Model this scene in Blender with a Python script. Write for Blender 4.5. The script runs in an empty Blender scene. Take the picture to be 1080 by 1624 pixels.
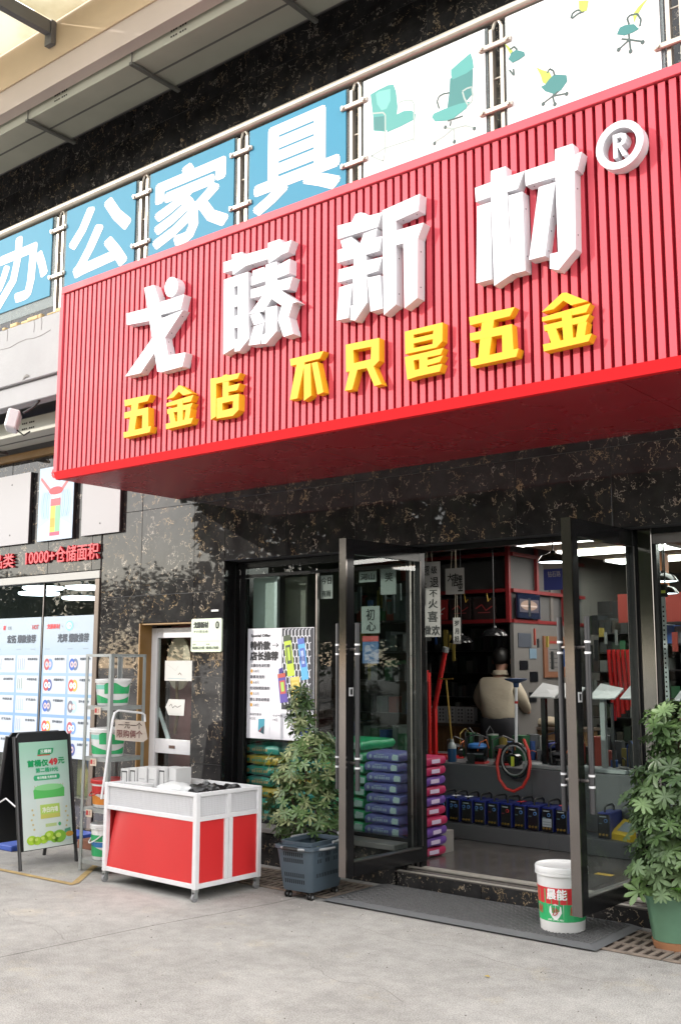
import bpy, bmesh, math, random
from mathutils import Vector, Matrix
from mathutils.geometry import tessellate_polygon
R = math.radians
rnd = random.Random(7)
S = bpy.context.scene
COL = S.collection

# ---------------------------------------------------------------- camera, sky, sun, exposure
cam = bpy.data.cameras.new('camera')
cam.sensor_fit = 'VERTICAL'; cam.sensor_height = 24.0; cam.lens = 24.0 * 1645 / 1624
cam.clip_start = 0.05; cam.clip_end = 1000
camo = bpy.data.objects.new('camera', cam); COL.objects.link(camo)
_yaw, _pt, _rl = R(51.1), R(8.3), R(0.1)
_fw = Vector((-math.cos(_yaw) * math.cos(_pt), math.sin(_yaw) * math.cos(_pt), math.sin(_pt)))
_rt = Vector((math.sin(_yaw), math.cos(_yaw), 0)); _up = _rt.cross(_fw)
_rt2 = _rt * math.cos(_rl) + _up * math.sin(_rl); _up2 = _up * math.cos(_rl) - _rt * math.sin(_rl)
camo.matrix_world = Matrix(((_rt2.x, _up2.x, -_fw.x, 0), (_rt2.y, _up2.y, -_fw.y, 0), (_rt2.z, _up2.z, -_fw.z, 1.5), (0, 0, 0, 1)))
S.camera = camo
S.render.resolution_x = 680; S.render.resolution_y = 1024

SUN_AZ, SUN_EL = 227.0, 20.0
world = bpy.data.worlds.new('World'); S.world = world; world.use_nodes = True
wt = world.node_tree
sky = wt.nodes.new('ShaderNodeTexSky'); sky.sky_type = 'NISHITA'; sky.sun_disc = False
sky.sun_elevation = R(SUN_EL); sky.sun_rotation = R(SUN_AZ)
sky.air_density = 1.0; sky.dust_density = 0.3; sky.ozone_density = 1.0
bg = wt.nodes['Background']; bg.inputs['Strength'].default_value = 0.15
hz = wt.nodes.new('ShaderNodeTexNoise'); hz.inputs['Scale'].default_value = 2.2; hz.inputs['Detail'].default_value = 6
hc = wt.nodes.new('ShaderNodeTexCoord'); wt.links.new(hc.outputs['Generated'], hz.inputs['Vector'])
hr = wt.nodes.new('ShaderNodeMapRange'); hr.inputs['From Min'].default_value = .35; hr.inputs['From Max'].default_value = .65
hr.inputs['To Min'].default_value = .72; hr.inputs['To Max'].default_value = .9; wt.links.new(hz.outputs['Fac'], hr.inputs['Value'])
hm = wt.nodes.new('ShaderNodeMixRGB'); wt.links.new(hr.outputs[0], hm.inputs[0]); wt.links.new(sky.outputs['Color'], hm.inputs[1])
hm.inputs[2].default_value = (4.6, 4.4, 4.2, 1)      # thin bright cloud veil
wt.links.new(hm.outputs[0], bg.inputs['Color'])
sun = bpy.data.lights.new('sun', 'SUN'); sun.energy = 0.75; sun.angle = R(0.6); sun.color = (1.0, 0.93, 0.84)
suno = bpy.data.objects.new('sun', sun); COL.objects.link(suno)
_sd = Vector((math.sin(R(SUN_AZ)) * math.cos(R(SUN_EL)), math.cos(R(SUN_AZ)) * math.cos(R(SUN_EL)), math.sin(R(SUN_EL))))
suno.rotation_euler = _sd.to_track_quat('Z', 'Y').to_euler(); suno.location = (0, 0, 12)
S.view_settings.view_transform = 'Standard'; S.view_settings.look = 'None'
S.view_settings.exposure = 2.45; S.view_settings.gamma = 1.0; S.view_settings.use_curve_mapping = False
S.render.engine = 'CYCLES'
S.cycles.max_bounces = 7; S.cycles.transparent_max_bounces = 16; S.cycles.caustics_reflective = False
S.cycles.use_denoising = True

# ---------------------------------------------------------------- materials
def hexc(h):
    h = h.lstrip('#'); c = [int(h[i:i + 2], 16) / 255 for i in (0, 2, 4)]
    return tuple(x / 12.92 if x <= .04045 else ((x + .055) / 1.055) ** 2.4 for x in c) + (1,)
def C(c): return hexc(c) if isinstance(c, str) else (tuple(c) + (1,) if len(c) == 3 else tuple(c))
MC = {}
def mat(name, col, rough=.5, metal=0., spec=.5, noise=0., nscale=20., bump=0., bscale=60., emit=0., coat=0.):
    if name in MC: return MC[name]
    m = bpy.data.materials.new(name); m.use_nodes = True; t = m.node_tree; b = t.nodes['Principled BSDF']
    c = C(col); b.inputs['Base Color'].default_value = c; b.inputs['Roughness'].default_value = rough
    b.inputs['Metallic'].default_value = metal; b.inputs['Specular IOR Level'].default_value = spec
    b.inputs['Coat Weight'].default_value = coat
    if emit:
        b.inputs['Emission Color'].default_value = c; b.inputs['Emission Strength'].default_value = emit
    if noise or bump:
        tc = t.nodes.new('ShaderNodeTexCoord')
    if noise:
        n = t.nodes.new('ShaderNodeTexNoise'); n.inputs['Scale'].default_value = nscale; n.inputs['Detail'].default_value = 6
        t.links.new(tc.outputs['Object'], n.inputs['Vector'])
        r = t.nodes.new('ShaderNodeMapRange'); r.inputs['From Min'].default_value = .3; r.inputs['From Max'].default_value = .7
        r.inputs['To Min'].default_value = 1 - noise; r.inputs['To Max'].default_value = 1 + noise * .6
        t.links.new(n.outputs['Fac'], r.inputs['Value'])
        h = t.nodes.new('ShaderNodeVectorMath'); h.operation = 'SCALE'; h.inputs[0].default_value = c[:3]
        t.links.new(r.outputs['Result'], h.inputs['Scale']); t.links.new(h.outputs['Vector'], b.inputs['Base Color'])
        rr = t.nodes.new('ShaderNodeMapRange'); rr.inputs['To Min'].default_value = max(0, rough - .08); rr.inputs['To Max'].default_value = min(1, rough + .1)
        t.links.new(n.outputs['Fac'], rr.inputs['Value']); t.links.new(rr.outputs['Result'], b.inputs['Roughness'])
    if bump:
        n2 = t.nodes.new('ShaderNodeTexNoise'); n2.inputs['Scale'].default_value = bscale; n2.inputs['Detail'].default_value = 4
        t.links.new(tc.outputs['Object'], n2.inputs['Vector'])
        bp = t.nodes.new('ShaderNodeBump'); bp.inputs['Strength'].default_value = bump; bp.inputs['Distance'].default_value = .01
        t.links.new(n2.outputs['Fac'], bp.inputs['Height']); t.links.new(bp.outputs['Normal'], b.inputs['Normal'])
    MC[name] = m; return m
def ink(c, rough=.55):
    k = 'ink_' + (c if isinstance(c, str) else '_'.join('%.2f' % v for v in c))
    return mat(k, c, rough, spec=.35)
def glass(name, tint=(.9, .95, .93), ior=1.5, rough=0.0):
    m = bpy.data.materials.new(name); m.use_nodes = True; t = m.node_tree; t.nodes.remove(t.nodes['Principled BSDF'])
    tr = t.nodes.new('ShaderNodeBsdfTransparent'); tr.inputs['Color'].default_value = tuple(tint) + (1,)
    gl = t.nodes.new('ShaderNodeBsdfGlossy'); gl.inputs['Roughness'].default_value = rough
    fr = t.nodes.new('ShaderNodeFresnel'); fr.inputs['IOR'].default_value = ior
    mx = t.nodes.new('ShaderNodeMixShader'); ge = t.nodes.new('ShaderNodeNewGeometry'); sb = t.nodes.new('ShaderNodeMath'); sb.operation = 'SUBTRACT'; sb.inputs[0].default_value = 1.0; t.links.new(ge.outputs['Backfacing'], sb.inputs[1])
    mu = t.nodes.new('ShaderNodeMath'); mu.operation = 'MULTIPLY'; t.links.new(fr.outputs[0], mu.inputs[0]); t.links.new(sb.outputs[0], mu.inputs[1]); t.links.new(mu.outputs[0], mx.inputs[0])
    t.links.new(tr.outputs[0], mx.inputs[1]); t.links.new(gl.outputs[0], mx.inputs[2])
    t.links.new(mx.outputs[0], t.nodes['Material Output'].inputs['Surface']); MC[name] = m; return m
def granite(name, scale=1.0):
    m = bpy.data.materials.new(name); m.use_nodes = True; t = m.node_tree; b = t.nodes['Principled BSDF']
    L = t.links.new; N = t.nodes.new
    g = N('ShaderNodeNewGeometry'); oi = N('ShaderNodeObjectInfo')
    off = N('ShaderNodeVectorMath'); off.operation = 'MULTIPLY_ADD'
    L(oi.outputs['Random'], off.inputs[0]); off.inputs[1].default_value = (9, 7, 11); L(g.outputs['Position'], off.inputs[2])
    n = N('ShaderNodeTexNoise'); n.inputs['Scale'].default_value = 5.5 * scale; n.inputs['Detail'].default_value = 5; n.inputs['Roughness'].default_value = .6
    L(off.outputs[0], n.inputs['Vector'])
    sb = N('ShaderNodeVectorMath'); sb.operation = 'SUBTRACT'; L(n.outputs['Color'], sb.inputs[0]); sb.inputs[1].default_value = (.5, .5, .5)
    ds = N('ShaderNodeVectorMath'); ds.operation = 'MULTIPLY_ADD'; L(sb.outputs[0], ds.inputs[0]); ds.inputs[1].default_value = (.5, .5, .5); L(off.outputs[0], ds.inputs[2])
    def lines(sc, w, seedoff):
        mp = N('ShaderNodeMapping'); mp.inputs['Location'].default_value = (seedoff, 0, seedoff); L(ds.outputs[0], mp.inputs['Vector'])
        mp.inputs['Scale'].default_value = (1, 1, .55)
        v = N('ShaderNodeTexVoronoi'); v.feature = 'DISTANCE_TO_EDGE'; v.inputs['Scale'].default_value = sc
        L(mp.outputs[0], v.inputs['Vector'])
        r = N('ShaderNodeMapRange'); r.inputs['From Min'].default_value = w * .35; r.inputs['From Max'].default_value = w
        r.inputs['To Min'].default_value = 1; r.inputs['To Max'].default_value = 0; L(v.outputs['Distance'], r.inputs['Value'])
        k = N('ShaderNodeTexNoise'); k.inputs['Scale'].default_value = 13 * scale; k.inputs['Detail'].default_value = 2; L(mp.outputs[0], k.inputs['Vector'])
        kr = N('ShaderNodeMapRange'); kr.inputs['From Min'].default_value = .55; kr.inputs['From Max'].default_value = .61; L(k.outputs['Fac'], kr.inputs['Value'])
        mu = N('ShaderNodeMath'); mu.operation = 'MULTIPLY'; L(r.outputs[0], mu.inputs[0]); L(kr.outputs[0], mu.inputs[1]); return mu
    a = lines(6.5 * scale, .024, 0); c2 = lines(10 * scale, .026, 3.3)
    mxx = N('ShaderNodeMath'); mxx.operation = 'MAXIMUM'; L(a.outputs[0], mxx.inputs[0]); L(c2.outputs[0], mxx.inputs[1])
    hue = N('ShaderNodeTexNoise'); hue.inputs['Scale'].default_value = 4; L(off.outputs[0], hue.inputs['Vector'])
    cr = N('ShaderNodeValToRGB'); cr.color_ramp.elements[0].position = .42; cr.color_ramp.elements[0].color = (.36, .26, .15, 1)
    cr.color_ramp.elements[1].position = .62; cr.color_ramp.elements[1].color = (.40, .36, .31, 1); L(hue.outputs['Fac'], cr.inputs[0])
    base = N('ShaderNodeValToRGB'); base.color_ramp.elements[0].position = .35; base.color_ramp.elements[0].color = (.019, .018, .019, 1)
    base.color_ramp.elements[1].position = .75; base.color_ramp.elements[1].color = (.045, .044, .044, 1); L(n.outputs['Fac'], base.inputs[0])
    mix = N('ShaderNodeMixRGB'); L(mxx.outputs[0], mix.inputs[0]); L(base.outputs[0], mix.inputs[1]); L(cr.outputs[0], mix.inputs[2])
    L(mix.outputs[0], b.inputs['Base Color']); b.inputs['Roughness'].default_value = .018; b.inputs['Specular IOR Level'].default_value = .36
    MC[name] = m; return m

M = {}
M['granite'] = granite('black_granite')
M['glass'] = glass('window_glass', (.84, .89, .88))
M['railglass'] = glass('rail_glass', (.90, .94, .93))
_t = M['railglass'].node_tree; _d = _t.nodes.new('ShaderNodeBsdfDiffuse'); _d.inputs['Color'].default_value = (.30, .34, .34, 1); _m = _t.nodes.new('ShaderNodeMixShader'); _m.inputs[0].default_value = .42   # even grey diffuse share mixed into the glass
_o = _t.nodes['Material Output']; _s = _o.inputs['Surface'].links[0].from_socket; _t.links.new(_s, _m.inputs[1]); _t.links.new(_d.outputs[0], _m.inputs[2]); _t.links.new(_m.outputs[0], _o.inputs['Surface'])
M['red_paint'] = mat('red_paint', (.60, .068, .092), .55, spec=.30, noise=.05, nscale=3)
M['red_shaded'] = mat('red_groove_shade', (.42, .012, .03), .65)  # darker copy of the sign red, groove shade put into the colour
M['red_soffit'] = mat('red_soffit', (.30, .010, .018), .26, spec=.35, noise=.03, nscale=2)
M['white_acr'] = mat('white_acrylic', (.66, .66, .69), .5, spec=.3)
M['yellow_acr'] = mat('yellow_acrylic', (.80, .44, .02), .55, spec=.25)
M['steel'] = mat('stainless_steel', (.24, .22, .21), .3, metal=.9, noise=.05)
M['railsteel'] = mat('rail_steel', (.44, .40, .34), .35, metal=.55, noise=.08, nscale=8)
M['black_metal'] = mat('black_metal', (.012, .012, .013), .16, spec=.38)
M['dark_metal'] = mat('dark_metal', (.03, .03, .032), .35)
M['door_steel'] = mat('door_mirror_steel', (.24, .22, .21), .12, metal=1.0)
M['white_paint'] = mat('white_paint', (.78, .78, .80), .4, noise=.03)
M['white_plastic'] = mat('white_plastic', (.80, .80, .80), .35)
M['spandrel'] = mat('white_render', (.35, .35, .36), .8, noise=.10, nscale=2.2, bump=.25, bscale=30)
M['plaster_warm'] = mat('warm_plaster', (.60, .47, .33), .8, noise=.10, nscale=1.6)
M['plaster_pink'] = mat('pale_plaster', (.56, .48, .44), .8, noise=.06, nscale=1.5)
M['duct'] = mat('galvanised_duct', (.44, .44, .37), .55, noise=.10, nscale=2)
M['duct_dark'] = mat('duct_seam', (.13, .13, .12), .6)
M['canopy'] = mat('canopy_sheet', (.72, .68, .56), .6, noise=.12, nscale=3)
M['beam'] = mat('grey_beam', (.12, .12, .13), .5)
M['brown'] = mat('brown_laminate', (.27, .15, .045), .45, noise=.12, nscale=6)
M['mat_grey'] = mat('grey_mat', (.12, .12, .12), .85)
M['mat_edge'] = mat('mat_edge', (.13, .135, .14), .8)
M['drain'] = mat('drain_concrete', (.26, .21, .17), .85, noise=.25, nscale=25)
M['rust'] = mat('dark_slot', (.035, .022, .016), .9)
M['red_panel'] = mat('red_sheet', (.66, .028, .03), .38, noise=.04, nscale=4)
M['galv'] = mat('galvanised_steel', (.36, .38, .38), .42, metal=.5, noise=.08)
M['basket'] = mat('grey_blue_plastic', (.070, .098, .125), .42)
M['grey_plastic'] = mat('light_grey_plastic', (.30, .31, .32), .4)
M['rubber'] = mat('black_rubber', (.012, .012, .012), .5)
M['soil'] = mat('soil', (.03, .02, .014), .95)
M['pot_green'] = mat('green_pot', (.13, .26, .17), .5, noise=.06)
M['terracotta'] = mat('terracotta', (.42, .20, .10), .75, noise=.1)
M['bark'] = mat('bark', (.12, .085, .05), .9, noise=.2)
M['black_board'] = mat('black_board', (.010, .011, .013), .38)
M['floor_tile'] = mat('floor_tile', (.10, .09, .085), .22, noise=.30, nscale=7)
M['nosing'] = mat('step_nosing', (.36, .33, .29), .5, noise=.12, nscale=15)
M['grey_panel'] = mat('grey_cabinet', (.10, .10, .105), .45, noise=.04)
M['blue_mach'] = mat('blue_machine', (.012, .022, .17), .35)
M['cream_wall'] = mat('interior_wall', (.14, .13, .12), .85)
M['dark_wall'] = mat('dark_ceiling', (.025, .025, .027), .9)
M['red_frame'] = mat('red_shelf_frame', (.17, .010, .012), .5)
M['wood'] = mat('wood', (.24, .13, .06), .6, noise=.2, nscale=12)
M['card'] = mat('cardboard', (.55, .47, .36), .8)
M['paper'] = mat('paper', (.56, .56, .54), .8)
M['lamp_on'] = mat('lamp_diffuser', (1, .97, .9), .5, emit=2.4)
M['lamp_ring'] = mat('lamp_cool', (.85, .93, 1), .5, emit=1.6)
M['crane_red'] = mat('crane_red', (.45, .012, .012), .4)

# ---------------------------------------------------------------- mesh helpers
class MB:
    def __init__(s, off=(0, 0, 0)):
        s.v = []; s.f = []; s.mi = []; s.mats = []; s.off = Vector(off); s.T = None
    def slot(s, m):
        if m is None: return 0
        if m not in s.mats: s.mats.append(m)
        return s.mats.index(m)
    def mesh(s, vs, fs, m=None):
        k = len(s.v); i = s.slot(m)
        for v in vs:
            v = Vector(v)
            if s.T is not None: v = s.T @ v
            s.v.append(v - s.off)
        for f in fs: s.f.append([k + q for q in f]); s.mi.append(i)
        return s
    def box(s, x0, x1, y0, y1, z0, z1, m=None, c=0.0):
        if x0 > x1: x0, x1 = x1, x0
        if y0 > y1: y0, y1 = y1, y0
        if z0 > z1: z0, z1 = z1, z0
        if c <= 0:
            vs = [(x, y, z) for x in (x0, x1) for y in (y0, y1) for z in (z0, z1)]
            return s.mesh(vs, [(0, 1, 3, 2), (4, 6, 7, 5), (0, 4, 5, 1), (2, 3, 7, 6), (0, 2, 6, 4), (1, 5, 7, 3)], m)
        bm = bmesh.new(); bmesh.ops.create_cube(bm, size=1)
        for v in bm.verts: v.co = Vector(((x0 + x1) / 2 + v.co.x * (x1 - x0), (y0 + y1) / 2 + v.co.y * (y1 - y0), (z0 + z1) / 2 + v.co.z * (z1 - z0)))
        bmesh.ops.bevel(bm, geom=list(bm.edges), offset=c, segments=1, affect='EDGES')
        s.bm(bm, m); bm.free(); return s
    def bm(s, bm, m=None):
        bm.verts.index_update(); return s.mesh([v.co.copy() for v in bm.verts], [[v.index for v in f.verts] for f in bm.faces], m)
    def cyl(s, p0, p1, r0, r1=None, n=12, m=None, caps=True):
        r1 = r0 if r1 is None else r1; p0 = Vector(p0); p1 = Vector(p1); d = (p1 - p0).normalized()
        a = d.orthogonal().normalized(); b = d.cross(a)
        vs = []
        for p, r in ((p0, r0), (p1, r1)):
            for i in range(n):
                t = 2 * math.pi * i / n; vs.append(p + a * (r * math.cos(t)) + b * (r * math.sin(t)))
        fs = [(i, (i + 1) % n, n + (i + 1) % n, n + i) for i in range(n)]
        if caps: fs += [tuple(reversed(range(n))), tuple(range(n, 2 * n))]
        return s.mesh(vs, fs, m)
    def tube(s, pts, r, n=8, m=None, closed=False):
        pts = [Vector(p) for p in pts]; N = len(pts); vs = []; prev = None
        for i, p in enumerate(pts):
            q0 = pts[i - 1] if (i > 0 or closed) else p; q1 = pts[(i + 1) % N] if (i < N - 1 or closed) else p
            d = (q1 - q0).normalized()
            if prev is None: a = d.orthogonal().normalized()
            else:
                a = prev - d * prev.dot(d)
                a = a.normalized() if a.length > 1e-6 else d.orthogonal().normalized()
            prev = a; b = d.cross(a); rr = r[i] if isinstance(r, (list, tuple)) else r
            for k in range(n):
                t = 2 * math.pi * k / n; vs.append(p + a * (rr * math.cos(t)) + b * (rr * math.sin(t)))
        fs = []
        for i in range(N if closed else N - 1):
            j = (i + 1) % N
            for k in range(n): fs.append((i * n + k, i * n + (k + 1) % n, j * n + (k + 1) % n, j * n + k))
        if not closed: fs += [tuple(reversed(range(n))), tuple(range((N - 1) * n, N * n))]
        return s.mesh(vs, fs, m)
    def lathe(s, prof, c=(0, 0, 0), n=28, m=None, cap=True):
        vs = []; c = Vector(c)
        for r, z in prof:
            for i in range(n):
                t = 2 * math.pi * i / n; vs.append(c + Vector((r * math.cos(t), r * math.sin(t), z)))
        fs = []
        for k in range(len(prof) - 1):
            for i in range(n): fs.append((k * n + i, k * n + (i + 1) % n, (k + 1) * n + (i + 1) % n, (k + 1) * n + i))
        if cap: fs += [tuple(reversed(range(n))), tuple(range((len(prof) - 1) * n, len(prof) * n))]
        return s.mesh(vs, fs, m)
    def prism(s, loops, y0, y1, m=None):
        """loops: [outer, hole, ...] of (x, z); y0 front, y1 back"""
        fl = [p for L in loops for p in L]; n = len(fl)
        tri = tessellate_polygon([[Vector((x, z, 0)) for x, z in L] for L in loops])
        vs = [(x, y0, z) for x, z in fl] + [(x, y1, z) for x, z in fl]
        fs = [tuple(t) for t in tri] + [tuple(n + q for q in reversed(t)) for t in tri]
        k = 0
        for L in loops:
            q = len(L)
            for i in range(q): fs.append((k + i, k + (i + 1) % q, n + k + (i + 1) % q, n + k + i))
            k += q
        return s.mesh(vs, fs, m)
    def quad(s, a, b, c, d, m=None): return s.mesh([a, b, c, d], [(0, 1, 2, 3)], m)
    def data(s, name):
        me = bpy.data.meshes.new(name); me.from_pydata([tuple(v) for v in s.v], [], s.f)
        for m in (s.mats or [M['paper']]): me.materials.append(m)
        for p, i in zip(me.polygons, s.mi): p.material_index = i
        bm = bmesh.new(); bm.from_mesh(me); bmesh.ops.recalc_face_normals(bm, faces=bm.faces); bm.to_mesh(me); bm.free()
        return me
    def build(s, name, parent=None, smooth=False, bevel=0, kind=None, loc=None):
        me = s.data(name); o = bpy.data.objects.new(name, me); COL.objects.link(o)
        if parent is not None: o.parent = parent
        if loc is not None: o.location = loc
        if smooth:
            me.shade_smooth()
            try: me.set_sharp_from_angle(angle=R(38))
            except Exception: pass
        if bevel:
            b = o.modifiers.new('bevel', 'BEVEL'); b.width = bevel; b.segments = 2; b.limit_method = 'ANGLE'; b.angle_limit = R(40)
        if kind: o['kind'] = kind
        return o
def thing(name, label, cat, loc=(0, 0, 0), rz=0, group=None, rot=None):
    o = bpy.data.objects.new(name, None); COL.objects.link(o); o.location = loc
    o.rotation_euler = rot if rot else (0, 0, rz); o['label'] = label; o['category'] = cat; o.empty_display_size = .1
    if group: o['group'] = group
    return o
def tag(o, label, cat, group=None):
    o['label'] = label; o['category'] = cat
    if group: o['group'] = group
    return o
def dup(o, parent=None, loc=None, rz=None, label=None, first=True):
    c = o.copy(); COL.objects.link(c)
    if parent is not None: c.parent = parent
    if loc is not None: c.location = loc
    if rz is not None: c.rotation_euler[2] = rz
    if label: c['label'] = label
    for ch in [q for q in o.children]: dup(ch, c)
    return c

# ---------------------------------------------------------------- lettering
_TC = {}
def textmesh(txt):
    if txt in _TC: return _TC[txt]
    c = bpy.data.curves.new('lettering', 'FONT'); c.body = txt; c.size = 1; c.resolution_u = 2
    c.align_x = 'LEFT'
    o = bpy.data.objects.new('lettering', c); COL.objects.link(o)
    dg = bpy.context.evaluated_depsgraph_get(); dg.update()
    me = bpy.data.meshes.new_from_object(o.evaluated_get(dg))
    vs = [v.co.copy() for v in me.vertices]; fs = [tuple(p.vertices) for p in me.polygons]
    if vs:
        x0 = min(v.x for v in vs); x1 = max(v.x for v in vs); y0 = min(v.y for v in vs); y1 = max(v.y for v in vs)
        vs = [((v.x - x0), (v.y - y0)) for v in vs]; w, h = x1 - x0, y1 - y0
    else: w = h = 1
    bpy.data.objects.remove(o); bpy.data.curves.remove(c); bpy.data.meshes.remove(me)
    _TC[txt] = (vs, fs, w, h); return _TC[txt]
class Print:
    """flat print on a plane: origin o (lower-left), u right, v up, n out of the sheet"""
    def __init__(s, o, u, v, off=(0, 0, 0)):
        s.o = Vector(o); s.u = Vector(u).normalized(); s.v = Vector(v).normalized(); s.n = s.u.cross(s.v)
        s.b = MB(off); s.k = 1; s.t = MB(off)
    def P(s, x, y, k): return s.o + s.u * x + s.v * y + s.n * (0.0005 * k)
    def poly(s, pts, m, k=None, b=None):
        if k is None: k = s.k
        b = b or s.b
        b.mesh([s.P(x, y, k) for x, y in pts], [tuple(range(len(pts)))], m if not isinstance(m, str) else ink(m)); return s
    def rect(s, x0, y0, x1, y1, m, k=None): return s.poly([(x0, y0), (x1, y0), (x1, y1), (x0, y1)], m, k)
    def ell(s, x, y, rx, ry, m, k=None, n=20): return s.poly([(x + rx * math.cos(2 * math.pi * i / n), y + ry * math.sin(2 * math.pi * i / n)) for i in range(n)], m, k)
    def text(s, txt, x0, y0, w, h, m, k=None, bold=0.0):
        """fit text into box w x h"""
        if k is None: k = s.k + 3
        vs, fs, tw, th = textmesh(txt)
        m = m if not isinstance(m, str) else ink(m)
        offs = [(0, 0)]
        if bold: offs += [(bold, 0), (-bold, 0), (0, bold), (0, -bold), (bold * .7, bold * .7), (-bold * .7, -bold * .7), (bold * .7, -bold * .7), (-bold * .7, bold * .7)]
        for i, (dx, dy) in enumerate(offs):
            s.t.mesh([s.P(x0 + a / tw * w + dx, y0 + b_ / th * h + dy, k + i * .12) for a, b_ in vs], fs, m)
        return s
    def line(s, x0, y0, x1, y1, w, m, k=None):
        d = Vector((x1 - x0, y1 - y0)); n = Vector((-d.y, d.x)).normalized() * w / 2
        return s.poly([(x0 - n.x, y0 - n.y), (x1 - n.x, y1 - n.y), (x1 + n.x, y1 + n.y), (x0 + n.x, y0 + n.y)], m, k)
    def pline(s, pts, w, m, k=None):
        for a, b in zip(pts, pts[1:]): s.line(a[0], a[1], b[0], b[1], w, m, k)
        return s
    def build(s, parent):
        if s.b.f:
            o = flat_obj(s.b, 'picture', parent)
        if s.t.f:
            o = flat_obj(s.t, 'lettering', parent)
def flat_obj(b, name, parent):
    me = bpy.data.meshes.new(name); me.from_pydata([tuple(v) for v in b.v], [], b.f)
    for m in b.mats: me.materials.append(m)
    for p, i in zip(me.polygons, b.mi): p.material_index = i
    o = bpy.data.objects.new(name, me); COL.objects.link(o); o.parent = parent; return o
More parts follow.
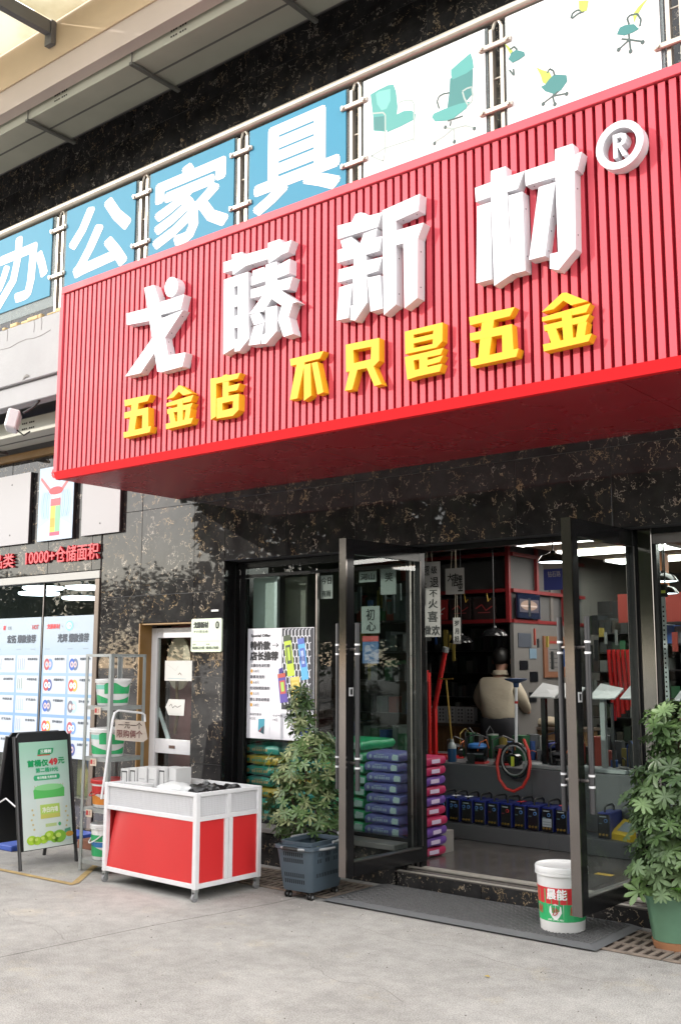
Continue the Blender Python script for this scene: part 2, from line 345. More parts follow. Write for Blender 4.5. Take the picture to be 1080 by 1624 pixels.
WHITE={'戈':[[[(-5.729,3.996),(-5.521,3.987),(-5.445,3.985),(-5.441,3.885),(-5.716,3.908)]],[[(-5.405,3.999),(-5.118,4.001),(-5.148,3.901),(-5.354,3.906),(-5.388,3.909)]],[[(-5.537,4.145),(-5.432,4.142),(-5.376,4.019),(-5.354,3.906),(-5.301,3.731),(-5.263,3.595),(-5.088,3.584),(-5.117,3.491),(-5.331,3.489),(-5.371,3.5),(-5.436,3.758)]],[[(-5.34,3.878),(-5.125,3.891),(-5.301,3.731),(-5.411,3.637),(-5.548,3.521),(-5.713,3.526),(-5.436,3.753)]],[[(-5.18,4.078),(-5.183,4.056),(-5.192,4.037),(-5.206,4.021),(-5.225,4.012),(-5.246,4.01),(-5.267,4.015),(-5.287,4.027),(-5.303,4.044),(-5.313,4.065),(-5.318,4.088),(-5.315,4.111),(-5.306,4.131),(-5.291,4.146),(-5.272,4.155),(-5.251,4.157),(-5.23,4.151),(-5.21,4.14),(-5.195,4.122),(-5.184,4.101)]]],'藤':[[[(-4.743,4.137),(-4.662,4.136),(-4.666,4.171),(-4.57,4.165),(-4.562,4.141),(-4.339,4.133),(-4.34,4.166),(-4.237,4.166),(-4.215,4.13),(-4.137,4.133),(-4.168,4.062),(-4.219,4.059),(-4.333,4.028),(-4.338,4.059),(-4.536,4.062),(-4.653,4.029),(-4.658,4.061),(-4.74,4.064)]],[[(-4.733,4.014),(-4.513,4.016),(-4.499,3.562),(-4.582,3.496),(-4.625,3.501),(-4.626,3.528),(-4.727,3.5)],[(-4.637,3.944),(-4.604,3.943),(-4.602,3.878),(-4.634,3.88)],[(-4.634,3.804),(-4.601,3.804),(-4.599,3.74),(-4.633,3.74)],[(-4.631,3.659),(-4.597,3.66),(-4.596,3.582),(-4.627,3.578)]],[[(-4.483,3.975),(-4.358,3.975),(-4.151,4.012),(-4.154,3.918),(-4.259,3.911),(-4.362,3.916),(-4.482,3.914)]],[[(-4.47,4.011),(-4.372,4.013),(-4.358,3.968),(-4.469,3.965)]],[[(-4.356,4.022),(-4.26,4.021),(-4.256,3.812),(-4.356,3.809)]],[[(-4.482,3.887),(-4.357,3.885),(-4.259,3.891),(-4.123,3.888),(-4.153,3.814),(-4.22,3.82),(-4.481,3.827)]],[[(-4.369,3.865),(-4.249,3.837),(-4.299,3.783),(-4.367,3.716),(-4.491,3.725),(-4.386,3.816)]],[[(-4.3,3.822),(-4.22,3.822),(-4.078,3.713),(-4.218,3.722),(-4.299,3.783)]],[[(-4.352,3.735),(-4.254,3.728),(-4.252,3.561),(-4.342,3.498),(-4.38,3.503),(-4.381,3.558),(-4.349,3.565)]],[[(-4.485,3.715),(-4.401,3.715),(-4.355,3.641),(-4.448,3.641)]],[[(-4.448,3.631),(-4.359,3.635),(-4.393,3.505),(-4.492,3.515)]],[[(-4.21,3.717),(-4.116,3.716),(-4.151,3.633),(-4.24,3.634)]],[[(-4.24,3.63),(-4.146,3.629),(-4.112,3.514),(-4.19,3.51)]]],'新':[[[(-3.768,4.125),(-3.659,4.12),(-3.63,4.16),(-3.596,4.161),(-3.558,4.147),(-3.529,4.122),(-3.431,4.117),(-3.464,4.035),(-3.766,4.04)]],[[(-3.744,4.023),(-3.659,4.025),(-3.596,3.963),(-3.567,4.021),(-3.468,4.026),(-3.481,3.974),(-3.432,3.968),(-3.453,3.885),(-3.766,3.889),(-3.767,3.97),(-3.727,3.97)]],[[(-3.757,3.844),(-3.642,3.84),(-3.642,3.885),(-3.548,3.882),(-3.548,3.848),(-3.429,3.842),(-3.461,3.765),(-3.547,3.762),(-3.761,3.765)]],[[(-3.646,3.841),(-3.547,3.844),(-3.541,3.591),(-3.63,3.499),(-3.665,3.51),(-3.665,3.595),(-3.645,3.597)]],[[(-3.75,3.731),(-3.651,3.732),(-3.68,3.526),(-3.77,3.529)]],[[(-3.539,3.74),(-3.445,3.734),(-3.428,3.529),(-3.515,3.528)]],[[(-3.427,4.124),(-3.16,4.149),(-3.172,4.051),(-3.33,4.034),(-3.33,3.974),(-3.137,3.97),(-3.178,3.887),(-3.184,3.537),(-3.274,3.495),(-3.278,3.885),(-3.331,3.886),(-3.333,3.531),(-3.419,3.487)]]],'材':[[[(-2.8,4.078),(-2.701,4.081),(-2.699,4.145),(-2.606,4.143),(-2.606,4.081),(-2.496,4.081),(-2.538,3.994),(-2.602,3.995),(-2.584,3.533),(-2.692,3.493),(-2.701,3.998),(-2.796,3.995)]],[[(-2.788,3.967),(-2.703,3.968),(-2.705,3.533),(-2.801,3.533)]],[[(-2.594,3.972),(-2.508,3.97),(-2.504,3.531),(-2.58,3.532)]],[[(-2.493,4.081),(-2.317,4.081),(-2.314,4.143),(-2.213,4.142),(-2.205,4.076),(-2.166,4.083),(-2.193,3.993),(-2.208,3.99),(-2.216,3.576),(-2.314,3.488),(-2.363,3.507),(-2.36,3.585),(-2.314,3.584),(-2.316,3.992),(-2.488,3.995)]],[[(-2.413,3.965),(-2.317,3.964),(-2.357,3.755),(-2.387,3.582),(-2.48,3.583)]]]}
YELLOW={'五':[[[(-5.733,3.358),(-5.452,3.354),(-5.482,3.311),(-5.726,3.312)]],[[(-5.653,3.31),(-5.577,3.312),(-5.61,3.123),(-5.679,3.118)]],[[(-5.728,3.266),(-5.47,3.265),(-5.471,3.217),(-5.726,3.223)]],[[(-5.53,3.263),(-5.47,3.264),(-5.464,3.125),(-5.531,3.111)]],[[(-5.728,3.121),(-5.433,3.125),(-5.448,3.083),(-5.723,3.081)]]],'金':[[[(-5.285,3.293),(-5.168,3.368),(-5.146,3.366),(-5.029,3.293),(-5.12,3.293),(-5.162,3.327),(-5.216,3.294)]],[[(-5.284,3.263),(-5.212,3.269),(-5.016,3.279),(-5.04,3.238),(-5.283,3.241)]],[[(-5.275,3.219),(-5.02,3.224),(-5.044,3.189),(-5.271,3.187)]],[[(-5.173,3.261),(-5.119,3.262),(-5.114,3.11),(-5.167,3.104)]],[[(-5.258,3.194),(-5.209,3.195),(-5.184,3.12),(-5.236,3.119)]],[[(-5.085,3.187),(-5.035,3.188),(-5.051,3.114),(-5.099,3.112)]],[[(-5.281,3.118),(-5.011,3.121),(-5.031,3.085),(-5.277,3.08)]]],'店':[[[(-4.747,3.344),(-4.747,3.362),(-4.708,3.368),(-4.682,3.346),(-4.682,3.337)]],[[(-4.855,3.359),(-4.583,3.354),(-4.605,3.32),(-4.802,3.319)]],[[(-4.855,3.363),(-4.803,3.359),(-4.796,3.098),(-4.844,3.083)]],[[(-4.74,3.317),(-4.684,3.316),(-4.684,3.192),(-4.737,3.192)]],[[(-4.692,3.283),(-4.582,3.284),(-4.604,3.243),(-4.691,3.244)]],[[(-4.791,3.218),(-4.588,3.216),(-4.589,3.109),(-4.64,3.078),(-4.788,3.082)],[(-4.739,3.177),(-4.64,3.178),(-4.642,3.13),(-4.735,3.127)]]],'不':[[[(-4.155,3.365),(-3.883,3.366),(-3.913,3.325),(-4.147,3.321)]],[[(-4.099,3.324),(-4.032,3.322),(-4.091,3.106),(-4.152,3.105)]],[[(-4.039,3.307),(-3.986,3.308),(-3.979,3.105),(-4.037,3.081)]],[[(-3.976,3.307),(-3.93,3.307),(-3.882,3.11),(-3.929,3.102)]]],'只':[[[(-3.713,3.371),(-3.466,3.364),(-3.467,3.228),(-3.509,3.2),(-3.71,3.204)],[(-3.657,3.328),(-3.524,3.323),(-3.528,3.248),(-3.651,3.247)]],[[(-3.684,3.203),(-3.625,3.203),(-3.664,3.09),(-3.719,3.091)]],[[(-3.556,3.201),(-3.505,3.199),(-3.45,3.085),(-3.501,3.083)]]],'是':[[[(-3.284,3.364),(-3.029,3.365),(-3.033,3.259),(-3.072,3.23),(-3.282,3.232)],[(-3.224,3.334),(-3.09,3.332),(-3.094,3.312),(-3.224,3.313)],[(-3.224,3.283),(-3.094,3.283),(-3.098,3.255),(-3.224,3.256)]],[[(-3.285,3.215),(-3.026,3.218),(-3.044,3.185),(-3.282,3.184)]],[[(-3.282,3.184),(-3.225,3.184),(-3.214,3.106),(-3.269,3.08)]],[[(-3.186,3.186),(-3.131,3.186),(-3.132,3.101),(-3.187,3.101)]],[[(-3.137,3.167),(-3.027,3.176),(-3.05,3.143),(-3.131,3.138)]],[[(-3.269,3.08),(-3.214,3.126),(-3.033,3.13),(-3.051,3.089),(-3.197,3.087)]]]}
def leafmat(name, a, b_):
    m = bpy.data.materials.new(name); m.use_nodes = True; t = m.node_tree; pb = t.nodes['Principled BSDF']
    n = t.nodes.new('ShaderNodeTexNoise'); n.inputs['Scale'].default_value = 3; gg = t.nodes.new('ShaderNodeNewGeometry'); t.links.new(gg.outputs['Position'], n.inputs['Vector'])
    r = t.nodes.new('ShaderNodeValToRGB'); r.color_ramp.elements[0].position = .35; r.color_ramp.elements[0].color = a + (1,); r.color_ramp.elements[1].position = .65; r.color_ramp.elements[1].color = b_ + (1,)
    t.links.new(n.outputs['Fac'], r.inputs[0]); t.links.new(r.outputs[0], pb.inputs['Base Color']); pb.inputs['Roughness'].default_value = .55
    MC[name] = m; return m
CH1=[('P','a',[(0.058,0.609),(0.125,0.619),(0.204,0.624),(0.25,0.611),(0.271,0.554),(0.283,0.438),(0.275,0.385),(0.228,0.323),(0.176,0.3),(0.084,0.338),(0.079,0.442)]),('P','c',[(0.103,0.597),(0.13,0.606),(0.224,0.589),(0.224,0.504),(0.192,0.459),(0.15,0.462),(0.114,0.52)]),('P','a',[(0.184,0.36),(0.228,0.385),(0.331,0.394),(0.394,0.376),(0.426,0.338),(0.421,0.305),(0.305,0.292),(0.197,0.289)]),('P','b',[(0.087,0.435),(0.171,0.414),(0.178,0.306),(0.087,0.344)]),('L','m',[(0.071,0.467),(0.163,0.442),(0.182,0.417),(0.181,0.294)]),('L','m',[(0.291,0.466),(0.331,0.467),(0.397,0.446),(0.414,0.413),(0.413,0.314),(0.409,0.151)]),('L','m',[(0.178,0.295),(0.175,0.184),(0.062,0.165),(0.162,0.097),(0.183,0.182)]),('L','m',[(0.175,0.184),(0.409,0.173)]),('P','b',[(0.693,0.485),(0.736,0.502),(0.854,0.532),(0.864,0.474),(0.854,0.319),(0.814,0.291),(0.767,0.255),(0.669,0.294),(0.687,0.401)]),('P','a',[(0.701,0.543),(0.773,0.574),(0.848,0.602),(0.863,0.549),(0.869,0.494),(0.818,0.477),(0.714,0.473),(0.701,0.504)]),('P','a',[(0.551,0.273),(0.568,0.293),(0.65,0.296),(0.756,0.291),(0.837,0.279),(0.809,0.24),(0.696,0.201),(0.577,0.234)]),('L','g',[(0.609,0.311),(0.593,0.366),(0.608,0.396),(0.642,0.401),(0.689,0.392)]),('L','m',[(0.783,0.366),(0.82,0.374),(0.853,0.37),(0.859,0.317),(0.851,0.274),(0.823,0.258),(0.796,0.319),(0.785,0.363)]),('L','g',[(0.696,0.195),(0.688,0.165)]),('L','g',[(0.672,0.205),(0.785,0.2)]),('L','m',[(0.568,0.095),(0.647,0.115),(0.709,0.141),(0.8,0.131),(0.866,0.092)]),('L','m',[(0.714,0.139),(0.719,0.053)]),('L','m',[(0.709,0.141),(0.648,0.17)]),('D','g',[(0.57,0.087)]),('D','g',[(0.866,0.088)]),('D','g',[(0.719,0.049)]),('D','g',[(0.653,0.169)])]
CH2=[('P','y',[(0.201,0.412),(0.242,0.378),(0.287,0.349),(0.306,0.298),(0.29,0.254),(0.24,0.299),(0.229,0.347)]),('P','b',[(0.256,0.28),(0.286,0.305),(0.315,0.323),(0.395,0.288),(0.4,0.247),(0.36,0.208),(0.319,0.193),(0.255,0.237),(0.227,0.277)]),('L','g',[(0.272,0.347),(0.288,0.369),(0.312,0.346),(0.319,0.313)]),('L','g',[(0.311,0.2),(0.303,0.189),(0.24,0.166)]),('L','g',[(0.303,0.189),(0.313,0.136)]),('L','g',[(0.303,0.189),(0.388,0.174)]),('L','g',[(0.303,0.189),(0.34,0.205)]),('D','g',[(0.24,0.162)]),('D','g',[(0.315,0.133)]),('D','g',[(0.392,0.171)]),('P','b',[(0.711,0.416),(0.73,0.451),(0.76,0.454),(0.815,0.438),(0.843,0.396),(0.804,0.389),(0.757,0.391)]),('P','y',[(0.816,0.446),(0.836,0.484),(0.875,0.531),(0.897,0.55),(0.887,0.554),(0.847,0.533),(0.81,0.498)]),('L','g',[(0.786,0.447),(0.776,0.489),(0.795,0.501),(0.836,0.491),(0.856,0.448),(0.847,0.41)]),('L','g',[(0.782,0.391),(0.784,0.355),(0.721,0.323)]),('L','g',[(0.784,0.355),(0.858,0.314)]),('L','g',[(0.784,0.355),(0.789,0.284)]),('L','g',[(0.784,0.355),(0.738,0.378)]),('D','g',[(0.719,0.32)]),('D','g',[(0.86,0.309)]),('D','g',[(0.788,0.282)]),('L','g',[(0.435,0.632),(0.446,0.66),(0.476,0.667),(0.519,0.641),(0.48,0.642),(0.439,0.627)]),('P','y',[(0.488,0.722),(0.549,0.696),(0.535,0.638),(0.504,0.643),(0.488,0.67)]),('P','b',[(0.015,0.536),(0.034,0.566),(0.069,0.577),(0.124,0.541),(0.13,0.516),(0.088,0.503),(0.043,0.5)]),('P','y',[(-0.008,0.645),(0.013,0.626),(0.047,0.577),(0.029,0.563)]),('L','g',[(0.025,0.594),(0.056,0.603),(0.077,0.574)]),('L','g',[(0.02,0.463),(0.047,0.42)]),('L','g',[(0.048,0.461),(0.051,0.414)])]
YW, YG = 5.95, 6.12
# ---------------------------------------------------------------- ground
def ground_mat():
    m = bpy.data.materials.new('concrete_ground'); m.use_nodes = True; t = m.node_tree; b = t.nodes['Principled BSDF']; L = t.links.new; N = t.nodes.new
    g = N('ShaderNodeNewGeometry')
    def nz(sc, det, r=.55):
        n = N('ShaderNodeTexNoise'); n.inputs['Scale'].default_value = sc; n.inputs['Detail'].default_value = det; n.inputs['Roughness'].default_value = r
        L(g.outputs['Position'], n.inputs['Vector']); return n
    a = nz(.8, 8, .62); c = nz(9, 8, .7); f = nz(140, 3); st = nz(2.6, 6, .7)
    r1 = N('ShaderNodeValToRGB'); e = r1.color_ramp.elements; e[0].position = .38; e[0].color = (.32, .31, .29, 1); e[1].position = .62; e[1].color = (.44, .43, .405, 1); L(a.outputs['Fac'], r1.inputs[0])
    r2 = N('ShaderNodeValToRGB'); e = r2.color_ramp.elements; e[0].position = .38; e[0].color = (.87, .87, .87, 1); e[1].position = .62; e[1].color = (1.08, 1.08, 1.08, 1); L(c.outputs['Fac'], r2.inputs[0])
    r3 = N('ShaderNodeValToRGB'); e = r3.color_ramp.elements; e[0].position = .40; e[0].color = (.74, .73, .72, 1); e[1].position = .60; e[1].color = (1.16, 1.16, 1.16, 1); L(f.outputs['Fac'], r3.inputs[0])
    r4 = N('ShaderNodeValToRGB'); e = r4.color_ramp.elements; e[0].position = .57; e[0].color = (1, 1, 1, 1); e[1].position = .70; e[1].color = (1.16, 1.11, 1.0, 1); L(st.outputs['Fac'], r4.inputs[0])
    def mul(x, y):
        k = N('ShaderNodeVectorMath'); k.operation = 'MULTIPLY'; L(x, k.inputs[0]); L(y, k.inputs[1]); return k.outputs[0]
    L(mul(mul(mul(r1.outputs[0], r2.outputs[0]), r3.outputs[0]), r4.outputs[0]), b.inputs['Base Color'])
    b.inputs['Roughness'].default_value = .88
    bp = N('ShaderNodeBump'); bp.inputs['Strength'].default_value = .25; bp.inputs['Distance'].default_value = .004
    L(f.outputs['Fac'], bp.inputs['Height']); L(bp.outputs['Normal'], b.inputs['Normal']); return m
GM = ground_mat()
g = MB()
# slabs with an open joint between them; the sheet runs to the horizon
g.quad((-4.95, -400, 0), (400, -400, 0), (400, 6.3, 0), (-4.57, 6.3, 0), GM) if False else None
J = [(-5.30, -400), (-4.885, 3.27), (-4.78, 4.20), (-4.69, 4.67), (-4.62, 5.05), (-4.55, 6.4)]
w = .003
left = [(-400, -400)] + [(x - w, y) for x, y in J] + [(-400, 6.4)]
right = [(400, 6.4)] + [(x + w, y) for x, y in reversed(J)] + [(400, -400)]
for P_ in (left, right): g.mesh([(x, y, 0) for x, y in P_], [tuple(range(len(P_)))], GM)
go = flat_obj(g, 'ground', None); go['kind'] = 'structure'
g = MB(); g.quad((-400, -400, -.012), (400, -400, -.012), (400, 400, -.012), (-400, 400, -.012), mat('joint_dirt', (.07, .06, .05), .95)); o = flat_obj(g, 'subsoil', None); o['kind'] = 'structure'
g = MB(); ym = mat('worn_yellow_line', (.42, .30, .13), .85, noise=.3, nscale=14)
def strip(b, p, q, w, z, m):
    d = Vector((q[0] - p[0], q[1] - p[1], 0)).normalized(); n = Vector((-d.y, d.x, 0)) * w / 2
    a, c = Vector((p[0], p[1], z)), Vector((q[0], q[1], z)); b.quad(a - n, c - n, c + n, a + n, m)
strip(g, (-9.5, 4.52), (-6.04, 4.60), .05, .004, ym); strip(g, (-6.07, 4.63), (-6.62, 5.30), .05, .004, ym)
o = flat_obj(g, 'road_marking', None); o['kind'] = 'structure'

# ---------------------------------------------------------------- building
bld = thing('shop_building', 'hardware shop clad in polished black gold-veined stone with an open glass entrance', 'building', (-4, 5.95, 0))
BO = (-4, 5.95, 0)
def part(name, b, kind=None, **k): return b.build(name, bld, kind=kind, **k)
b = MB(BO)
# backing walls (joints of the tiles show it)
bk = mat('joint_sealant', (.09, .09, .09), .7)
for x0, x1, z0, z1 in ((-12, -7.6, 2.36, 3.52), (-7.58, -7.04, 0, 3.52), (-7.04, -6.37, 1.86, 3.52), (-6.37, -6.03, 0, 3.52), (-6.03, 2, 2.33, 3.52)):
    b.box(x0, x1, YW + .0055, YW + .20, z0, z1, bk)
b.box(-14, 3, YW + .04, YW + .22, 3.522, 3.972, mat('upper_grey', (.20, .20, .20), .85))
part('wall', b)
tile_cache = {}
def tiles(regs, xs, zs, y, nm='tile', org=(0, 0, 0)):
    for x0, x1, z0, z1 in regs:
        cx = sorted(set([x0, x1] + [x for x in xs if x0 + .03 < x < x1 - .03])); cz = sorted(set([z0, z1] + [z for z in zs if z0 + .03 < z < z1 - .03]))
        for a, a2 in zip(cx, cx[1:]):
            for c, c2 in zip(cz, cz[1:]):
                w, h = round(a2 - a, 3), round(c2 - c, 3); k = (w, h)
                if k not in tile_cache:
                    t = MB(); t.box(-w / 2 + .0022, w / 2 - .0022, -.003, .012, -h / 2 + .0022, h / 2 - .0022, M['granite'], c=.0012); tile_cache[k] = t.data(nm)
                o = bpy.data.objects.new(nm, tile_cache[k]); COL.objects.link(o); o.parent = bld
                o.location = Vector(((a + a2) / 2, y + .004 + rnd.uniform(-.0008, .0008), (c + c2) / 2)) - Vector(BO)
                o.rotation_euler = (R(rnd.uniform(-.22, .22)), 0, R(rnd.uniform(-.22, .22)))
XS = [-11.7, -11.03, -10.36, -9.69, -9.05, -8.40, -7.73, -7.05, -6.37, -6.01] + [-6.01 + .67 * i for i in range(1, 12)]
ZS = [.70, 1.39, 2.08, 2.83]
tiles([(-11.7, -7.60, 2.34, 3.5), (-7.58, -7.04, 0, 3.5), (-7.04, -6.37, 1.84, 3.5), (-6.37, -6.01, 0, 3.5), (-6.01, 1.3, 2.32, 3.5)], XS, ZS, YW)
# upper storey wall, recessed behind the railing
b = MB(BO); b.box(-14, 3, 6.3055, 6.5, 4.5, 8.2, bk); part('upper_wall', b)
tiles([(-12.5, 1.5, 4.5, 7.04)], [-12.5 + .92 * i for i in range(16)], [4.9, 5.55, 6.2, 6.75], 6.30)
# slab edge between the storeys with its downstand, and remnants of old adhesive foam
b = MB(BO); b.box(-14, 3, 5.20, 6.5, 3.975, 4.52, M['spandrel'], c=.006); part('slab_edge', b)
b = MB(BO); b.box(-14, 3, 5.235, 5.36, 3.79, 3.972, mat('white_render_lip', (.36, .36, .37), .8, noise=.06, nscale=3), c=.006); part('downstand_beam', b)
b = MB(BO); b.box(-14, 3, 5.362, 6.0, 3.955, 3.973, mat('grey_soffit', (.24, .24, .25), .85)); part('soffit', b)
b = MB(BO); b.box(-12, 2, 5.90, 5.958, 3.502, 3.57, M['brown']); part('wooden_strip', b)
foam = mat('foam_remnant', (.60, .46, .25), .9, noise=.2)
b = MB(BO)
for i in range(26):
    x = -9.6 + i * .13 + rnd.uniform(-.04, .04)
    if x < -6.3: b.box(x, x + rnd.uniform(.04, .16), 5.19 + rnd.uniform(0, .01), 5.24, 4.515, 4.53 + rnd.uniform(0, .03), foam, c=.006)
part('sealant_remnant', b, kind='stuff')
b = MB(BO)   # cracks and a chipped spot on the slab edge
for zz in (4.31,):
    x = -8.4
    pts = [(-8.4 + .12 * i, 5.1985, 4.33 + .012 * math.sin(i * 1.7) + .004 * i) for i in range(9)]
    b.tube(pts, .0022, 4, mat('crack_grey', (.22, .21, .2), .9))
for cx in (-7.69, -8.1, -7.58): b.tube([(cx, 5.1985, 4.40), (cx + .006, 5.1985, 4.47), (cx - .004, 5.1985, 4.515)], .0018, 4, MC['crack_grey'])
b.mesh([(-7.83, 5.196, 3.985), (-7.80, 5.194, 4.018), (-7.76, 5.192, 4.03), (-7.735, 5.194, 4.022), (-7.72, 5.196, 4.0), (-7.77, 5.190, 4.005)], [(0, 1, 5), (1, 2, 5), (2, 3, 5), (3, 4, 5)], MC['crack_grey'])
part('crack', b)
# upper slab: warm fascia, pale downstand, recessed ceiling
b = MB(BO); b.box(-14, 3, 5.20, 5.34, 6.965, 7.6, M['plaster_warm']); part('upper_fascia', b)
b = MB(BO); b.box(-14, 3, 5.215, 5.33, 6.73, 6.963, M['plaster_pink']); part('upper_downstand', b)
b = MB(BO); b.box(-14, 3, 5.335, 6.5, 7.05, 7.1, mat('upper_soffit', (.20, .19, .19), .85)); part('upper_soffit', b)

def duct(lab, y0, y1, z0, z1, hang, stamps, ztop, x0=-13, x1=2.5):
    t = thing('air_duct', lab, 'air duct', (x0, y0, z0)); off = (x0, y0, z0)
    d = MB(off)
    d.box(x0, x1, y0, y1, z0, z1, M['duct'], c=.004); d.build('duct_body', t)
    d = MB(off); ys = y0 + (y1 - y0) * .48
    d.box(x0, x1, ys - .009, ys + .009, z0 - .006, z0 - .001, M['duct_dark']); d.build('seam', t)
    for x in hang:
        h = MB(off); h.box(x - .018, x + .018, y0 - .03, y1 + .05, z0 - .034, z0 - .008, M['duct_dark']); h.cyl((x, y0 - .015, z0 - .01), (x, y0 - .015, ztop), .006, n=6, m=M['duct_dark'])
        h.cyl((x, y1 + .03, z0 - .01), (x, y1 + .03, ztop), .006, n=6, m=M['duct_dark'])
        h.cyl((x + .30, y0 + .05, z1), (x + .30, y0 + .05, ztop), .010, n=6, m=M['duct_dark']); h.build('hanger', t)
    hol = MB(off)
    for x in stamps:
        for r_ in range(2):
            for q in range(6):
                xx = x + q * .030 + (.022 if q > 2 else 0); zz = (z0 + z1) / 2 + .026 - r_ * .052
                hol.box(xx, xx + .018, y0 - .003, y0 + .001, zz - .007, zz + .007, mat('duct_hole', (.04, .035, .03), .9))
    hol.build('vent_holes', t)
duct('grey sheet metal duct hanging under the upper ceiling above the railing', 5.35, 5.83, 6.645, 6.78, [-9.9 + .0, -8.15, -6.63, -5.0, -3.4], [-7.75, -6.15, -4.6], 7.05)
duct('grey sheet metal duct under the balcony slab left of the red sign', 5.52, 5.86, 3.61, 3.76, [-9.1, -7.3, -5.6], [-8.28, -6.9], 3.955)

# canopy over the forecourt
ct = bpy.data.materials.new('translucent_sheet'); ct.use_nodes = True; tt = ct.node_tree; pb = tt.nodes['Principled BSDF']
pb.inputs['Base Color'].default_value = (.74, .68, .50, 1); pb.inputs['Roughness'].default_value = .6
tl = tt.nodes.new('ShaderNodeBsdfTranslucent'); tl.inputs['Color'].default_value = (.78, .73, .55, 1); mx = tt.nodes.new('ShaderNodeMixShader'); mx.inputs[0].default_value = .62
nn = tt.nodes.new('ShaderNodeTexNoise'); nn.inputs['Scale'].default_value = 2.2; nn.inputs['Detail'].default_value = 7; cr = tt.nodes.new('ShaderNodeValToRGB')
cr.color_ramp.elements[0].position = .3; cr.color_ramp.elements[0].color = (.66, .62, .48, 1); cr.color_ramp.elements[1].position = .55; cr.color_ramp.elements[1].color = (.86, .84, .74, 1)
tcn = tt.nodes.new('ShaderNodeTexCoord'); tt.links.new(tcn.outputs['Object'], nn.inputs['Vector']); tt.links.new(nn.outputs['Fac'], cr.inputs[0]); tt.links.new(cr.outputs[0], tl.inputs['Color']); tt.links.new(cr.outputs[0], pb.inputs['Base Color'])
tt.links.new(pb.outputs[0], mx.inputs[1]); tt.links.new(tl.outputs[0], mx.inputs[2]); tt.links.new(mx.outputs[0], tt.nodes['Material Output'].inputs['Surface'])
cn = thing('canopy', 'cream translucent canopy on grey steel beams jutting out from the upper fascia', 'canopy', (-7, 5.19, 7.2)); co = (-7, 5.19, 7.2)
bx = [-11.2, -9.35, -7.6, -5.95, -4.2]
for a, c in zip(bx, bx[1:]):
    b = MB(co); b.box(a + .03, c - .03, 2.6, 5.185, 7.335, 7.345, ct); b.build('roof_sheet', cn)
for x in bx:
    b = MB(co); b.box(x - .035, x + .035, 2.6, 5.14, 7.20, 7.325, M['beam']); b.box(x - .05, x + .05, 5.145, 5.195, 7.10, 7.33, M['beam']); b.build('beam', cn)
b = MB(co); b.cyl((-11.2, 4.3, 7.30), (-4.2, 4.3, 7.30), .03, n=8, m=M['beam']); b.cyl((-11.2, 3.2, 7.30), (-4.2, 3.2, 7.30), .03, n=8, m=M['beam']); b.build('purlin', cn)

# ---------------------------------------------------------------- balcony railing and its banners
rl = thing('balcony_railing', 'steel and glass balcony railing above the red sign', 'railing', (-4, 5.22, 4.52)); ro = (-4, 5.22, 4.52)
b = MB(ro); b.cyl((-12, 5.235, 5.495), (2, 5.235, 5.495), .036, n=16, m=M['railsteel']); b.build('handrail', rl, smooth=True)
post = [-9.62, -8.50, -7.395, -6.28, -5.16, -4.09, -2.985, -1.87, -.77]
for x in post:
    b = MB(ro)
    for dx in (-.038, .038): b.box(x + dx - .012, x + dx + .012, 5.222, 5.262, 4.52, 5.41, M['railsteel'])
    b.tube([(x - .038, 5.242, 5.40), (x - .02, 5.242, 5.45), (x, 5.238, 5.47)], .010, 6, M['railsteel']); b.tube([(x + .038, 5.242, 5.40), (x + .02, 5.242, 5.45), (x, 5.238, 5.47)], .010, 6, M['railsteel'])
    b.cyl((x - .04, 5.24, 5.08), (x + .04, 5.24, 5.08), .006, n=6, m=M['railsteel'])
    pz = b.build('post', rl)
    for z in (5.285, 4.86):
        c = MB(ro); c.box(x - .115, x + .115, 5.196, 5.220, z - .018, z + .018, M['railsteel'], c=.006)
        for dx in (-.09, .09): c.cyl((x + dx, 5.185, z), (x + dx, 5.198, z), .012, n=10, m=M['railsteel'])
        k = c.build('glass_clamp', pz)
for a, c in zip(post, post[1:]):
    b = MB(ro); b.box(a + .062, c - .062, 5.224, 5.234, 4.60, 5.43, M['railglass']); b.build('glass_panel', rl)
blue = mat('banner_blue', (.022, .20, .32), .6, spec=.3); bwhite = mat('banner_white', (.72, .72, .72), .6, spec=.3)
def banner(x0, x1, lab, base, fn, z0=4.70, z1=5.425):
    t = thing('banner', lab, 'banner', (x0, 5.215, z0)); off = (x0, 5.215, z0)
    b = MB(off); b.box(x0, x1, 5.213, 5.2195, z0, z1, base); b.build('board', t)
    p = Print((x0, 5.2125, z0), (1, 0, 0), (0, 0, 1), off); fn(p, x1 - x0, z1 - z0); p.build(t)
for (x0, x1, ch, lab, fx) in ((-8.39, -7.50, '办', 'blue banner on the railing with a white character, leftmost and cut by the photo edge', 0),
        (-7.29, -6.37, '公', 'blue railing banner with a white two-roof character, second from the left', 0),
        (-6.19, -5.24, '家', 'blue railing banner with a white many-stroke character, third from the left', 0),
        (-5.08, -4.165, '具', 'blue railing banner with a white ladder-like character, next to the chair banner', 0)):
    banner(x0, x1, lab, blue, lambda p, w, h, ch=ch: p.text(ch, w * .07, h * .07, w * .86, h * .84, bwhite, k=2, bold=.022))
tq = {'a': (.06, .27, .25), 'b': (.035, .17, .165), 'c': (.13, .38, .35), 'y': (.34, .42, .07), 'g': (.05, .08, .075)}
def chairset(L):
    def f(p, w, h):
        for n_, (k, c, pts) in enumerate(L):
            col = ink(tq[c]) if c in tq else ink((.30, .36, .34)); kk = 1 + n_ * .15
            if k == 'P': p.poly(pts, col, kk)
            elif k == 'L': p.pline(pts, .011, col, kk)
            else: p.ell(pts[0][0], pts[0][1], .012, .014, col, kk, 10)
    return f
banner(-4.01, -3.06, 'white railing banner with two teal office armchairs', bwhite, chairset(CH1))
